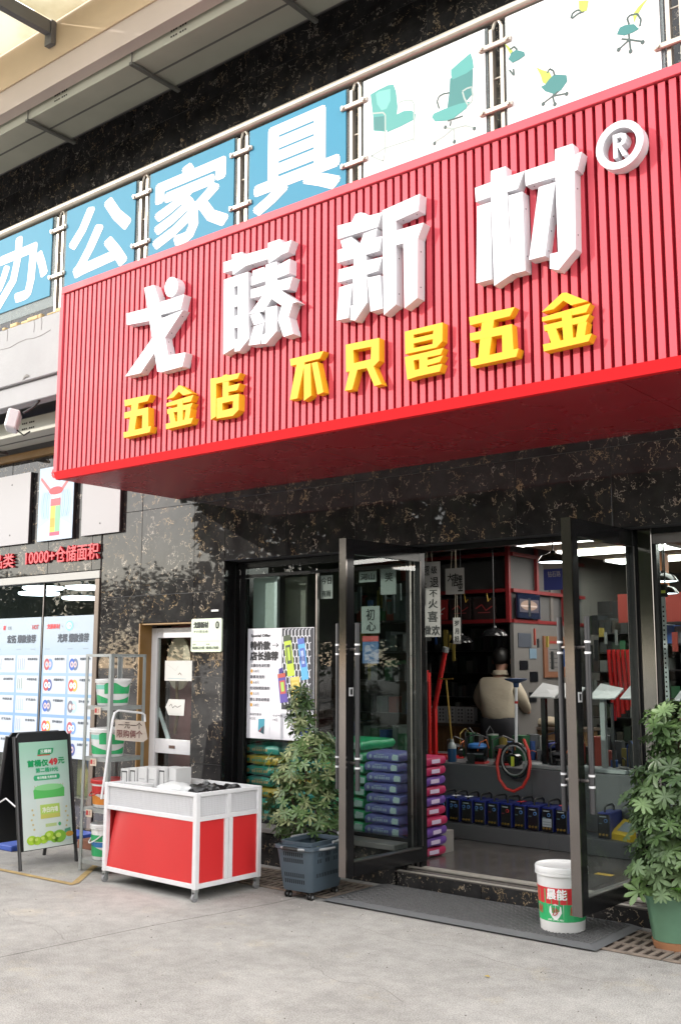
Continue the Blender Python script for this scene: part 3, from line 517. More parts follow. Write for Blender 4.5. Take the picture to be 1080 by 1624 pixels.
banner(-2.91, -1.95, 'white railing banner scattered with small green office chairs', bwhite, chairset(CH2), 4.62, 5.44)
banner(-1.79, -.85, 'plain white railing banner at the right end of the railing', bwhite, lambda p, w, h: p.rect(.1, .1, .2, .3, ink(tq['a'])), 4.62, 5.44)

# ---------------------------------------------------------------- red sign board
sb = thing('sign_board', 'long red corrugated shop sign with raised white and yellow characters', 'shop sign', (-6.6, 4.7, 2.88)); so = (-6.6, 4.7, 2.88)
X0, X1, Z0, Z1, YF = -6.595, -.95, 2.885, 4.405, 4.70
b = MB(so); b.box(X0 + .01, X1 - .01, YF + .037, YF + .05, Z0 + .02, Z1 - .02, M['red_shaded']); b.build('back_panel', sb)
b = MB(so); b.box(X0, X1, YF - .015, YF + .05, Z1 - .055, Z1, M['red_paint'], c=.003); b.build('top_trim', sb)
b = MB(so); b.box(X0, X0 + .045, YF - .015, YF + .05, Z0 + .05, Z1 - .056, M['red_paint'], c=.003); b.build('side_trim', sb)
b = MB(so); lip = mat('red_lip', (.72, .012, .018), .6, spec=.25)
b.mesh([(X0, YF - .015, Z0 + .055), (X1, YF - .015, Z0 + .055), (X1, YF + .012, Z0), (X0, YF + .012, Z0), (X0, YF + .05, Z0 + .055), (X1, YF + .05, Z0 + .055), (X1, YF + .05, Z0), (X0, YF + .05, Z0)],
       [(0, 1, 2, 3), (4, 5, 1, 0), (7, 6, 5, 4), (3, 2, 6, 7), (0, 3, 7, 4), (1, 5, 6, 2)], lip); b.build('bottom_trim', sb)
b = MB(so); b.box(X0, X0 + .012, YF + .05, YW, Z0 + .004, Z1, M['red_paint']); b.build('side_panel', sb)
b = MB(so); b.box(X0 + .012, X1, YF + .05, YW, Z1 - .02, Z1 - .004, M['red_shaded']); b.build('top_panel', sb)
for i in range(5):
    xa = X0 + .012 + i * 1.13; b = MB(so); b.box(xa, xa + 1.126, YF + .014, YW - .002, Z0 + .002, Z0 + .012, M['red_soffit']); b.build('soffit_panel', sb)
P_ = .0553; n = int((X1 - X0 - .06) / P_)
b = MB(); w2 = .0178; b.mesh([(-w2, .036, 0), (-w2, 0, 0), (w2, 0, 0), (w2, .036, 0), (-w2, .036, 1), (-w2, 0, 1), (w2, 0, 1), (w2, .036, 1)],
    [(1, 2, 6, 5), (0, 3, 2, 1), (4, 5, 6, 7)], M['red_paint']); b.mesh([(-w2, .036, 0), (-w2, 0, 0), (w2, 0, 0), (w2, .036, 0), (-w2, .036, 1), (-w2, 0, 1), (w2, 0, 1), (w2, .036, 1)], [(0, 1, 5, 4), (2, 3, 7, 6)], M['red_shaded'])  # slat sides get the darker red, so the groove shade is painted
rib = b.data('slat')
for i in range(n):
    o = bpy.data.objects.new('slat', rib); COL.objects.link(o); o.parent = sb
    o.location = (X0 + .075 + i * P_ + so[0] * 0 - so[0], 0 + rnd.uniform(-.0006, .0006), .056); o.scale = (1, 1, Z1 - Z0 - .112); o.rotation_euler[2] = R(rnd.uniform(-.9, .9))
def letter(loops, name, m, yf, yb, dx=0):
    cx = min(p[0] for s in loops for p in s[0]) + dx; b = MB(so)
    for i, s in enumerate(loops): b.prism([[(x + dx, z) for x, z in L] for L in s], yf - .0007 * i, yb, m)
    b.build(name, sb)
def screws(loops, yf, dx=0):
    b = MB(so)
    for s_ in loops:
        L = s_[0]
        for (x0_, z0_), (x1_, z1_) in zip(L, L[1:] + L[:1]):
            if math.hypot(x1_ - x0_, z1_ - z0_) > .14:
                for q in (.2, .8):
                    x, z = x0_ + (x1_ - x0_) * q + dx, z0_ + (z1_ - z0_) * q; n = Vector((z1_ - z0_, 0, -(x1_ - x0_))).normalized() * .0015
                    c = Vector((x, yf + .028, z)); b.cyl(c - n, c + n, .0042, n=6, m=M['dark_metal'])
    if b.f: b.build('screw', sb, kind='stuff')
for ch, s in WHITE.items(): screws(s, 4.635)
for ch, s in WHITE.items(): letter(s, 'white_character', M['white_acr'], 4.635, YF + .004)
for ch in '五金店不只是': letter(YELLOW[ch], 'yellow_character', M['yellow_acr'], 4.648, YF + .004)
letter(YELLOW['五'], 'yellow_character', M['yellow_acr'], 4.648, YF + .004, 2.873); letter(YELLOW['金'], 'yellow_character', M['yellow_acr'], 4.648, YF + .004, 2.862)
b = MB(so); cx, cz, ro_, ri = -1.965, 4.055, .125, .088
ring = lambda r: [(cx + r * math.cos(2 * math.pi * i / 40), cz + r * math.sin(2 * math.pi * i / 40)) for i in range(40)]
b.prism([ring(ro_), ring(ri)], 4.635, YF + .004, M['white_acr']); b.build('registered_ring', sb, smooth=True)
b = MB(so); k = .062
b.prism([[(cx + a * k, cz + c * k) for a, c in ((-.55, -1), (-.55, 1), (.15, 1), (.55, .8), (.6, .4), (.45, .05), (.15, -.12), (.62, -1), (.22, -1), (-.1, -.2), (-.2, -.2), (-.2, -1))],
         [(cx + a * k, cz + c * k) for a, c in ((-.2, .65), (.1, .65), (.24, .42), (.1, .18), (-.2, .18))]], 4.637, YF + .004, M['white_acr']); b.build('registered_letter', sb)
# ---------------------------------------------------------------- step, sill, floor
b = MB(BO); b.box(-4.30, 1.2, YW + .012, YG + .3, 0, .098, bk); b.box(-4.32, 1.2, YW - .004, YG + .02, .098, .106, M['floor_tile']); part('step', b)
for i in range(8):
    x = -4.30 + i * .66; b = MB(BO); b.box(x + .002, x + .658, YW, YW + .012, 0, .095, M['granite']); part('step_tile', b)
b = MB(BO); b.box(-4.30, 1.2, YG - .045, YG + .02, .107, .122, M['nosing'], c=.003); b.box(-4.30, 1.2, YW - .004, YW + .03, .1065, .110, M['nosing']); part('nosing', b)
b = MB(BO)
b.box(-12.5, -7.62, YW + .01, YG, .0, .30, M['granite']); part('window_plinth', b)
b = MB(BO); b.box(-6.0, -4.32, YW + .0, YG - .03, 0, .235, M['granite']); part('window_plinth', b)
b = MB(BO); b.box(-6.0, -4.31, YW - .025, YG + .03, .237, .272, mat('grey_stone_sill', (.20, .185, .175), .5, noise=.15, nscale=9), c=.003); part('window_sill', b)
b = MB(BO); b.box(-6.02, -6.008, YW + .015, YG + .35, 0, 2.33, M['black_metal']); b.box(-6.008, -5.99, YG - .06, YG + .01, .27, 2.30, M['black_metal'], c=.002); part('reveal', b)
b = MB(BO); b.box(-6.0, 1.5, YW + .02, YG + .3, 2.322, 2.34, M['dark_wall']); part('head_soffit', b)
for i in range(12):
    for j in range(6):
        x, y = -7.0 + i * .8, YG + .02 + j * .8
        b = MB(BO); b.box(x + .0015, x + .7985, y + .0015, y + .7985, .09, .12 + rnd.uniform(-.0004, .0004), M['floor_tile']); part('floor_tile', b)
b = MB(BO); b.box(-7.0, 2.6, YG, 16, .06, .1165, M['floor_tile']); part('floor', b)
# shopfront framing (black polished metal)
b = MB(BO)
b.box(-5.99, -4.31, YG - .03, YG + .02, 2.265, 2.32, M['black_metal'], c=.002); b.box(-5.99, -4.31, YG - .025, YG + .015, 2.19, 2.212, M['black_metal'])
b.box(-5.99, -4.31, YG - .03, YG + .02, .272, .30, M['black_metal']); b.box(-5.965, -5.905, YG - .03, YG + .02, .30, 2.265, M['black_metal'], c=.002)
b.box(-5.172, -5.158, YG - .012, YG + .012, .30, 2.19, M['steel'])
wf = part('window_frame', b)
for x0, x1 in ((-5.905, -5.172), (-5.158, -4.31)):
    b = MB(BO); b.box(x0, x1, YG - .006, YG + .004, .30, 2.19, M['glass']); part('window_glass', b)
    b = MB(BO); b.box(x0, x1, YG - .006, YG + .004, 2.212, 2.265, M['glass']); part('transom_glass', b)
b = MB(BO); b.box(-4.31, -4.195, YG - .035, YG + .035, .106, 2.32, M['black_metal'], c=.003); b.box(-4.27, -4.255, YG - .042, YG - .036, .11, 2.31, M['steel']); b.box(-4.225, -4.21, YG - .042, YG - .036, .11, 2.31, M['steel']); part('door_post', b)
b = MB(BO); b.box(-2.60, -2.565, YG - .035, YG + .035, .106, 2.32, M['black_metal'], c=.003); b.box(-2.563, -2.475, YG - .04, YG + .04, .106, 2.32, M['door_steel'], c=.003); part('door_post', b)
b = MB(BO); b.box(-4.19, 1.5, YG - .035, YG + .035, 2.285, 2.32, M['black_metal']); part('head_rail', b)
b = MB(BO); b.box(-2.473, 1.5, YG - .03, YG + .02, 2.225, 2.283, M['steel']); b.box(-2.473, -2.45, YG - .03, YG + .02, .12, 2.225, M['black_metal']); b.box(-1.3, -1.26, YG - .03, YG + .02, .12, 2.225, M['black_metal']); part('window_frame', b)
b = MB(BO); b.box(-2.45, -1.3, YG - .006, YG + .004, .12, 2.225, M['glass']); b.box(-1.26, 1.5, YG - .006, YG + .004, .12, 2.225, M['glass']); part('window_glass', b)

def door(lab, hinge, free, side):
    h = Vector(hinge); f = Vector(free); d = f - h; W = d.length; ang = math.atan2(d.y, d.x)
    dr = bpy.data.objects.new('glass_door', None); COL.objects.link(dr); dr.parent = bld; dr['label'] = lab
    dr.location = h - Vector(BO); dr.rotation_euler[2] = ang
    T2 = .025; z0, z1 = .165, 2.315
    b = MB(); b.box(W - .012, W, -.03, .03, z0, z1, M['door_steel'])
    b.box(W - .085, W - .013, -T2, T2, z0, z1, M['black_metal'], c=.002); b.box(0, .06, -T2, T2, z0, z1, M['black_metal'], c=.002)
    b.box(.061, W - .086, -T2, T2, z0, z0 + .085, M['black_metal']); b.box(.061, W - .086, -T2, T2, z1 - .10, z1, M['black_metal'])
    b.box(.061, W - .086, -T2 - .003, T2 + .003, z0 + .086, z0 + .092, M['steel']); b.box(.050, .056, -T2 - .003, -T2 - .0005, z0 + .1, z1 - .1, M['steel']); b.box(.050, .056, T2 + .0005, T2 + .003, z0 + .1, z1 - .1, M['steel'])
    o = b.build('frame', dr)
    b = MB(); b.box(.062, W - .087, -.005, .005, z0 + .093, z1 - .1, M['glass']); b.build('glass', dr)
    for s in (-1, 1):
        b = MB(); y = s * .085; xx = W - .05
        b.cyl((xx, y, .70), (xx, y, 1.76), .0165, n=14, m=mat('handle_bar', (.07, .07, .075), .3, metal=.5))
        for z in (.84, .90, 1.56, 1.62): b.cyl((xx, y, z - .006), (xx, y, z + .006), .018, n=14, m=M['white_paint'])
        for z in (.87, 1.59): b.cyl((xx, s * T2, z), (xx, y, z), .010, n=10, m=M['steel'])
        b.build('handle', dr, smooth=True)
    b = MB(); b.box(W - .075, W - .035, side * T2, side * (T2 + .003), 1.29, 1.345, M['white_paint']); b.box(W - .066, W - .044, side * (T2 + .003), side * (T2 + .004), 1.30, 1.335, M['dark_metal']); b.build('sticker', dr)
    return dr
door('open left leaf, in front of the stacked green and purple bags', (-4.19, 6.12, 0), (-4.25, 5.29, 0), 1)
door('open right leaf, just behind the white paint bucket', (-2.605, 6.12, 0), (-2.645, 5.29, 0), 1)

# ---------------------------------------------------------------- alcove with brown jamb and white door
b = MB(BO); b.box(-7.04, -7.026, YW - .001, 6.084, 0, 1.838, M['brown']); b.box(-7.04, -6.3, YW + .013, 6.3, 1.826, 1.838, M['brown']); part('alcove_lining', b)
b = MB(BO); b.box(-7.04, -6.05, 6.10, 6.14, 0, 2.0, mat('dark_recess', (.03, .03, .03), .8)) if False else None
wd = bpy.data.objects.new('white_door', None); COL.objects.link(wd); wd.parent = bld; wd['label'] = 'white framed glass side door in the brown alcove'
wd.location = Vector((-7.03, 6.10, 0)) - Vector(BO); wo = (-7.03, 6.10, 0)
b = MB(wo)
b.box(-7.035, -6.955, 6.085, 6.13, .03, 1.80, M['white_paint'], c=.003); b.box(-6.20, -6.12, 6.085, 6.13, .03, 1.80, M['white_paint'], c=.003)
b.box(-6.953, -6.202, 6.087, 6.128, 1.715, 1.80, M['white_paint'], c=.003); b.box(-6.953, -6.202, 6.087, 6.128, .74, .86, M['white_paint'], c=.003); b.box(-6.953, -6.202, 6.087, 6.128, .03, .12, M['white_paint'], c=.003)
b.box(-6.77, -6.70, 6.082, 6.087, .785, .81, mat('lock_plate', (.16, .09, .07), .5)); b.build('frame', wd)
b = MB(wo); b.box(-6.953, -6.202, 6.105, 6.111, .86, 1.715, M['glass']); b.box(-6.953, -6.202, 6.105, 6.111, .12, .74, M['glass']); b.build('glass', wd)
b = MB(wo); b.mesh([(-6.95, 6.12, 1.05), (-6.95, 6.12, 1.12), (-6.80, 6.12, .86), (-6.85, 6.12, .86), (-6.95, 6.13, 1.05), (-6.95, 6.13, 1.12), (-6.80, 6.13, .86), (-6.85, 6.13, .86)], [(0, 1, 2, 3), (4, 5, 6, 7), (0, 4, 7, 3), (1, 5, 6, 2)], M['white_paint']); b.build('brace', wd)
b = MB(BO); b.box(-7.06, -6.02, 6.34, 6.37, 0, 1.9, mat('maroon_panel', (.50, .20, .20), .6, noise=.1)); b.box(-6.08, -6.03, 6.14, 6.34, 0, 1.9, M['dark_wall']); b.box(-7.09, -7.062, 5.98, 6.37, 0, 1.9, M['dark_wall']); part('store_cupboard', b)
# things in and on the white door
t = thing('round_board', 'pale oval board on a wooden stick behind the white side door', 'board', (-6.66, 6.22, .95))
off = (-6.66, 6.22, .95)
b = MB(off); b.prism([[(-6.81 + .15 * math.cos(a * math.pi / 14), 1.50 + .23 * math.sin(a * math.pi / 14)) for a in range(28)]], 6.205, 6.225, mat('pale_fan', (.72, .55, .42), .7, noise=.06)); b.build('disc', t)
b = MB(off); b.tube([(-6.82, 6.20, 1.42), (-6.81, 6.2, 1.2), (-6.80, 6.2, 1.05), (-6.83, 6.2, .90)], .014, 8, M['wood']); b.build('handle', t)
def paper(x0, x1, z0, z1, y, lab, marks, cut=False, col=None, name='paper_note', cat='notice'):
    off = (x0, y, z0); t = thing(name, lab, cat, off); b = MB(off)
    m = col or M['paper']
    if cut: b.prism([[(x0, (z0 + z1) / 2), (x0 + .04, z0), (x1 - .01, z0), (x1, z1), (x0 + .04, z1)]], y - .001, y + .001, m)
    else: b.box(x0, x1, y - .001, y + .001, z0, z1, m)
    b.build('sheet', t); p = Print((x0, y - .0013, z0), (1, 0, 0), (0, 0, 1), off); marks(p, x1 - x0, z1 - z0); p.build(t); return t
paper(-6.86, -6.52, 1.35, 1.52, 6.098, 'taped white paper notice, the upper one on the white side door', lambda p, w, h: (p.pline([(w * .1, h * .8), (w * .4, h * .5), (w * .5, h * .75)], .004, 'b0b4b0'), p.pline([(w * .5, h * .3), (w * .56, h * .4), (w * .62, h * .28)], .006, '605040'), [p.line(w * .12, h * (.12), w * .8, h * (.10), .004, '8aa8b0')]))
paper(-6.84, -6.60, 1.06, 1.195, 6.098, 'arrow-shaped white paper note with a scribble, lower on the white side door', lambda p, w, h: p.pline([(w * .2, h * .55), (w * .3, h * .7), (w * .38, h * .45), (w * .5, h * .6), (w * .62, h * .5), (w * .8, h * .62)], .005, '403c38'), cut=True)
paper(-6.53, -6.30, .93, 1.24, 6.12, 'pale green sheet behind the white side door', lambda p, w, h: p.line(w * .1, h * .9, w * .9, h * .9, .006, '6f8f80'), col=mat('pale_green_sheet', (.33, .45, .40), .6), name='paper_sheet')

# shop name plate with opening hours
t = thing('wall_plaque', 'pale green square plaque with the shop name and opening hours on the black stone pillar', 'plaque', (-6.37, 5.93, 1.59)); off = (-6.37, 5.93, 1.59)
b = MB(off); pg = mat('plaque_green', (.60, .68, .54), .45)
rr = []
for cx, cz, a0 in ((-6.025, 1.605, -90), (-6.025, 1.845, 0), (-6.35, 1.845, 90), (-6.35, 1.605, 180)):
    for k in range(5): rr.append((cx + .015 * math.cos(R(a0 + k * 22.5)), cz + .015 * math.sin(R(a0 + k * 22.5))))
b.prism([rr], 5.932, 5.944, pg); b.build('plate', t)
p = Print((-6.365, 5.9315, 1.59), (1, 0, 0), (0, 0, 1), off)
p.text('戈藤新材', .03, .195, .17, .048, '1c2420', bold=.0025); p.text('不只是五金', .03, .155, .17, .020, '2c3430')
p.ell(.305, .215, .024, .030, '1c2420', 1); p.text('目', .293, .200, .024, .030, pg, k=6)
p.rect(.02, .085, .33, .087, '8a9a84', 1); p.text('夏季', .02, .055, .04, .012, '56604f'); p.text('冬季', .18, .055, .04, .012, '56604f')
p.text('08:00-21:00', .02, .022, .14, .022, '56604f', bold=.0008); p.text('08:00-19:00', .18, .022, .14, .022, '56604f', bold=.0008); p.build(t)
t = thing('paper_tape', 'short strip of white tape on the stone above the pale green plaque', 'tape', (-6.13, 5.94, 1.92)); b = MB((-6.13, 5.94, 1.92)); b.box(-6.14, -6.06, 5.938, 5.944, 1.915, 1.93, M['white_paint']); b.build('strip', t)

# red wall lettering
def wletters(s, x0, x1, z0, z1, lab):
    t = thing('wall_lettering', lab, 'lettering', (x0, 5.94, z0)); off = (x0, 5.94, z0)
    vs, fs, w, h = textmesh(s); m = mat('red_letter', (.55, .015, .03), .4); b = MB(off)
    for i, (dx, dz) in enumerate(((0, 0), (.004, 0), (-.004, 0), (0, .004))):
        q = [(x0 + a / w * (x1 - x0) + dx, z0 + c / h * (z1 - z0) + dz) for a, c in vs]; n = len(q); yf = 5.921 - i * .0004
        ed = {}
        for f in fs:
            for a, c in zip(f, f[1:] + f[:1]): ed[(a, c)] = 1
        side = [(a, c) for a, c in ed if (c, a) not in ed]
        b.mesh([(x, yf, z) for x, z in q] + [(x, 5.945, z) for x, z in q], list(fs) + [(a, c, n + c, n + a) for a, c in side], m)
    b.build('characters', t)
wletters('10000+仓储面积', -8.72, -7.60, 2.435, 2.585, 'red raised wall lettering with the number 10000 above the left shop window')
wletters('品类', -9.28, -8.92, 2.43, 2.57, 'two red raised characters on the wall at the left photo edge')

# three boards on the stone above the left window
wb = mat('blank_board', (.31, .305, .32), .5, noise=.03, nscale=2)
def wboard(x0, x1, z0, z1, lab, fn=None, m=wb):
    off = (x0, 5.94, z0); t = thing('wall_board', lab, 'board', off)
    b = MB(off); b.box(x0, x1, 5.916, 5.946, z0, z1, M['dark_metal']); b.build('edge', t); b = MB(off); b.box(x0, x1, 5.910, 5.9155, z0, z1, m); b.build('panel', t)
    b = MB(off)
    for q in ((.5, .14), (.5, .86)): b.cyl((x0 + (x1 - x0) * q[0], 5.907, z0 + (z1 - z0) * q[1]), (x0 + (x1 - x0) * q[0], 5.911, z0 + (z1 - z0) * q[1]), .008, n=8, m=M['dark_metal'])
    if not fn: b.build('screw', t)
    if fn: p = Print((x0, 5.9095, z0), (1, 0, 0), (0, 0, 1), off); fn(p, x1 - x0, z1 - z0); p.build(t)
def spray(p, w, h):
    p.poly([(0, 0), (w, 0), (w, h * .18), (w * .5, h * .33), (0, h * .18)], 'a9b8c6', 1)
    for i in range(5):
        for sgn in (-1, 1):
            a = [(w / 2 + sgn * w * (.20 + i * .055) * (1 - .25 * (q / 8 - .5) ** 2 * 4 * .6), h * (.30 + q / 8 * .36)) for q in range(9)]; p.pline(a, .007, '6f9fd0' if i % 2 else '8aa6c4', 1)
    for sgn in (-1, 1):
        p.poly([(w / 2 + sgn * w * .10, h * .66), (w / 2 + sgn * w * .14, h * .62), (w / 2 + sgn * w * .46, h * .84), (w / 2 + sgn * w * .44, h * .88)], 'cf6b70', 2)
    p.rect(w * .36, h * .06, w * .64, h * .56, 'd9d04a', 2); p.rect(w * .50, h * .06, w * .64, h * .56, '79b98c', 2.5); p.rect(w * .36, h * .46, w * .64, h * .56, 'cf5a64', 3)
    p.rect(w * .36, h * .17, w * .50, h * .30, 'e09a3a', 3); p.rect(w * .36, h * .06, w * .64, h * .11, 'b84a66', 3.4)
    p.text('标签', w * .40, h * .34, w * .12, h * .10, 'b8323a') if False else None
    p.ell(w * .5, h * .665, w * .20, h * .055, 'd23c48', 3); p.rect(w * .40, h * .56, w * .60, h * .62, 'e3dfe4', 2)
    p.pline([(w * .40, h * .96), (w * .36, h * .90), (w * .42, h * .85), (w * .60, h * .86)], .026, 'c23a42', 3)
wboard(-9.30, -8.68, 2.655, 3.36, 'blank white wall board, the one cut by the left photo edge')
wboard(-8.53, -7.985, 2.655, 3.37, 'wall poster with a spray can on pale blue between the two blank white boards', spray, mat('poster_pale_blue', (.30, .42, .55), .45))
wboard(-7.85, -7.305, 2.66, 3.36, 'blank white wall board nearest the underside of the red sign')

# floodlight under the slab
t = thing('floodlight', 'small white floodlight under the balcony slab at the left photo edge', 'lamp', (-7.75, 5.1, 3.65)); off = (-7.75, 5.1, 3.65)
b = MB(off); b.T = Matrix.Translation((-7.82, 5.12, 3.60)) @ Matrix.Rotation(R(-38), 4, 'Z') @ Matrix.Rotation(R(-12), 4, 'X'); b.box(-.12, .12, -.05, .05, -.085, .085, M['white_paint'], c=.012); b.build('housing', t)
b = MB(off); b.T = Matrix.Translation((-7.82, 5.12, 3.60)) @ Matrix.Rotation(R(-38), 4, 'Z') @ Matrix.Rotation(R(-12), 4, 'X'); b.box(-.10, .10, -.053, -.051, -.065, .065, mat('lens_grey', (.45, .47, .46), .25)); b.build('lens', t)
b = MB(off); b.tube([(-7.72, 5.15, 3.66), (-7.68, 5.22, 3.72), (-7.66, 5.27, 3.79)], .012, 8, M['dark_metal']); b.tube([(-7.80, 5.15, 3.52), (-7.74, 5.18, 3.47), (-7.68, 5.2, 3.50)], .007, 6, M['dark_metal']); b.build('bracket', t)

# ---------------------------------------------------------------- left shop window
sf = mat('frame_light_steel', (.27, .27, .26), .5, metal=.3); b = MB(BO)
b.box(-12.5, -7.60, YW - .005, YG + .0, 2.262, 2.335, sf, c=.004); b.box(-7.665, -7.60, YW - .005, YG, .0, 2.26, mat('frame_brown_steel', (.17, .14, .12), .3, metal=.7), c=.004); part('window_frame', b)
b = MB(BO); b.box(-8.497, -8.487, 5.985, 6.012, .30, 2.26, M['steel']); part('window_mullion', b)
for x0, x1 in ((-12.5, -8.497), (-8.487, -7.666)): b = MB(BO); b.box(x0, x1, 5.994, 6.004, .30, 2.26, M['glass']); part('window_glass', b)
b = MB(BO); b.box(-13, -7.10, 6.2, 12.5, 2.62, 2.66, M['cream_wall']); b.box(-7.12, -7.10, 6.0, 12.5, 0, 2.7, mat('partition_grey', (.16, .16, .16), .8)); b.box(-13, -7.1, 12.5, 12.55, 0, 2.7, M['cream_wall']); b.box(-13.05, -13, 6.0, 12.55, 0, 2.7, mat('left_room_wall', (.40, .40, .38), .8, noise=.2, nscale=.8)); b.box(-13, -11.72, 5.96, 6.0, 0, 2.7, M['cream_wall']); b.box(-13, -7.13, 6.12, 12.5, .05, .1, M['floor_tile']); b.box(-12.9, -7.5, 9.3, 9.35, .1, 2.0, mat('shelf_back_dark', (.07, .07, .075), .7)); part('left_shop_room', b)
b = MB(BO); b.box(-10.6, -9.9, 6.06, 6.10, 1.9, 2.26, mat('roller_blind_grey', (.20, .21, .20), .8)); part('blind', b)
for i, (x, y, z) in enumerate(((-10.45, 7.3, 2.29), (-10.3, 7.25, 2.345), (-9.55, 7.3, 2.32), (-10.5, 7.95, 2.27))):
    t = thing('ceiling_lamp', ['round ring lamp at the top of the left window, lower of the close pair', 'round ring lamp at the top of the left window, upper of the close pair', 'flat cool disc lamp at the top right of the left window', 'ring lamp below the flat disc lamp beside the window frame'][i], 'lamp', (x, y, z)); b = MB((x, y, z))
    b.lathe([(.001, 0), (.22, .002), (.235, .012), (.235, .03), (.18, .036)], (x, y, z), 28, M['lamp_ring']); b.build('ring', t); b = MB((x, y, z)); b.cyl((x, y, z + .05), (x, y, 2.62), .01, n=6, m=M['dark_metal']); b.build('stem', t)

ltb = mat('poster_blue_edge', (.30, .52, .82), .4)
gm = bpy.data.materials.new('poster_blue_fade'); gm.use_nodes = True; q = gm.node_tree; pb = q.nodes['Principled BSDF']; tc = q.nodes.new('ShaderNodeTexCoord'); sx = q.nodes.new('ShaderNodeSeparateXYZ'); mr = q.nodes.new('ShaderNodeMapRange'); cr = q.nodes.new('ShaderNodeValToRGB')
q.links.new(tc.outputs['Generated'], sx.inputs[0]); q.links.new(sx.outputs['Z'], cr.inputs[0]); q.links.new(cr.outputs[0], pb.inputs['Base Color']); e = cr.color_ramp.elements
e[0].position = 0; e[0].color = (.11, .25, .50, 1); e[1].position = .85; e[1].color = (.33, .41, .48, 1); k_ = e.new(.45); k_.color = (.22, .36, .54, 1); pb.inputs['Roughness'].default_value = .4
def wposter(x0, x1, lab, title, brand, pics):
    z0, z1 = .72, 1.935; off = (x0, 5.985, z0); t = thing('window_poster', lab, 'poster', off)
    b = MB(off); b.box(x0, x1, 5.986, 5.990, z0, z1, gm); b.build('sheet', t)
    p = Print((x0, 5.9855, z0), (1, 0, 0), (0, 0, 1), off); w = x1 - x0; h = z1 - z0
    brand(p, w, h); p.text(title, w * .30, h * .80, w * .60, h * .062, '39424f', bold=.0035)
    for q in (.05, .5, .8): p.rect(w * q, h * .746, w * (q + .10), h * .752, '8c98a6', 2)
    for r_ in range(5):
        for c_ in range(2):
            cx = w * (.035 + c_ * .50); cz = h * (.565 - r_ * .158); ww = w * .455; hh = h * .135
            p.rect(cx, cz, cx + ww, cz + hh, 'b3bbc3', 1)
            p.text(['金刚石锯片', '树脂砂轮片', '不锈钢切片', '百叶磨光片', '角磨砂轮'][(r_ + c_) % 5] if pics == 0 else ['直柄钻头组', '加长麻花钻', '冲击钻头组', '扩孔钻头', '合金钻头'][(r_ + c_) % 5], cx + ww * .48, cz + hh * .72, ww * .44, hh * .14, '4e5864', bold=.001)
            for l in range(3): p.rect(cx + ww * .48, cz + hh * (.50 - .16 * l), cx + ww * (.48 + [.34, .44, .28][(l + r_) % 3]), cz + hh * (.535 - .16 * l), 'b9bfc8', 2)
            px, pz = cx + ww * .20, cz + hh * .48
            if pics == 0:
                cols = [('a3525c', '6a8fd0'), ('a84b52', '47558f'), ('3c62b0', '5c6e8c'), ('c34a44', 'b8a04a'), ('6a6e7c', '9fc6d8')][(r_ + 2 * c_) % 5]
                for dx, cc in ((.08, cols[1]), (-.06, cols[0])):
                    p.ell(px + ww * dx, pz, ww * .125, hh * .34, cc, 2 if dx > 0 else 3); p.ell(px + ww * dx, pz, ww * .065, hh * .17, 'dfe6ee' if r_ % 2 else 'c7b0ae', 3.5); p.ell(px + ww * dx, pz, ww * .03, hh * .08, cols[1], 4)
            else:
                for l in range(4 if r_ % 2 == 0 else 3):
                    xx = px + ww * (-.14 + .085 * l); p.rect(xx, cz + hh * .18, xx + ww * .022, cz + hh * (.86 - .04 * (l % 2)), ['7e93ac', '6a8474', '93a7bd'][r_ % 3], 2); p.ell(xx + ww * .011, cz + hh * .2, ww * .03, hh * .04, '8fb4cf', 2.5)
    p.build(t)
def br1(p, w, h):
    p.text('戈藤新材', w * .07, h * .905, w * .26, h * .036, 'd2444a', bold=.002); p.text('×', w * .37, h * .915, w * .02, h * .014, '8a95a0')
    p.ell(w * .52, h * .925, w * .075, h * .038, '7fc7c9', 2); p.ell(w * .515, h * .925, w * .05, h * .024, 'e0eaf2', 2.4); p.text('光辉', w * .47, h * .912, w * .09, h * .022, '59b5b8', k=6)
def br2(p, w, h):
    p.text('研', w * .20, h * .905, w * .05, h * .034, 'd2444a', bold=.002); p.text('宏拓', w * .30, h * .908, w * .08, h * .028, '6a737e'); p.text('HOT', w * .82, h * .905, w * .13, h * .034, 'b04a50', bold=.002)
wposter(-8.47, -7.70, 'pale blue window poster with saw discs and grinding wheels, next to the window frame', '光辉 爆款推荐', br1, 0)
wposter(-9.29, -8.51, 'pale blue window poster with rows of drill bits, at the left photo edge', '宏拓 爆款推荐', br2, 1)
b = MB((-9.5, 5.62, 0)); t = thing('blue_ramp', 'bright blue painted strip on the ground below the left window', 'kerb strip', (-9.5, 5.62, 0)); b.box(-10.5, -7.45, 5.05, 5.92, 0, .045, mat('bright_blue', (.035, .09, .42), .55, noise=.1), c=.008); b.build('strip', t)
# view-through panel under the posters: a poster on a stand inside
t = thing('inside_poster', 'blue and ochre picture standing inside the left window below the posters', 'poster', (-7.95, 6.2, .1)); b = MB((-7.95, 6.2, .1)); b.box(-8.15, -7.75, 6.2, 6.215, .12, .68, mat('sea_blue', (.03, .16, .32), .5)); b.build('sheet', t); p = Print((-8.15, 6.1995, .12), (1, 0, 0), (0, 0, 1), (-7.95, 6.2, .1)); p.poly([(0, .0), (.20, .0), (.16, .30), (.12, .52), (0, .56)], '6f6a3a', 1); p.ell(.10, .35, .06, .12, 'a08c50', 2); p.build(t)
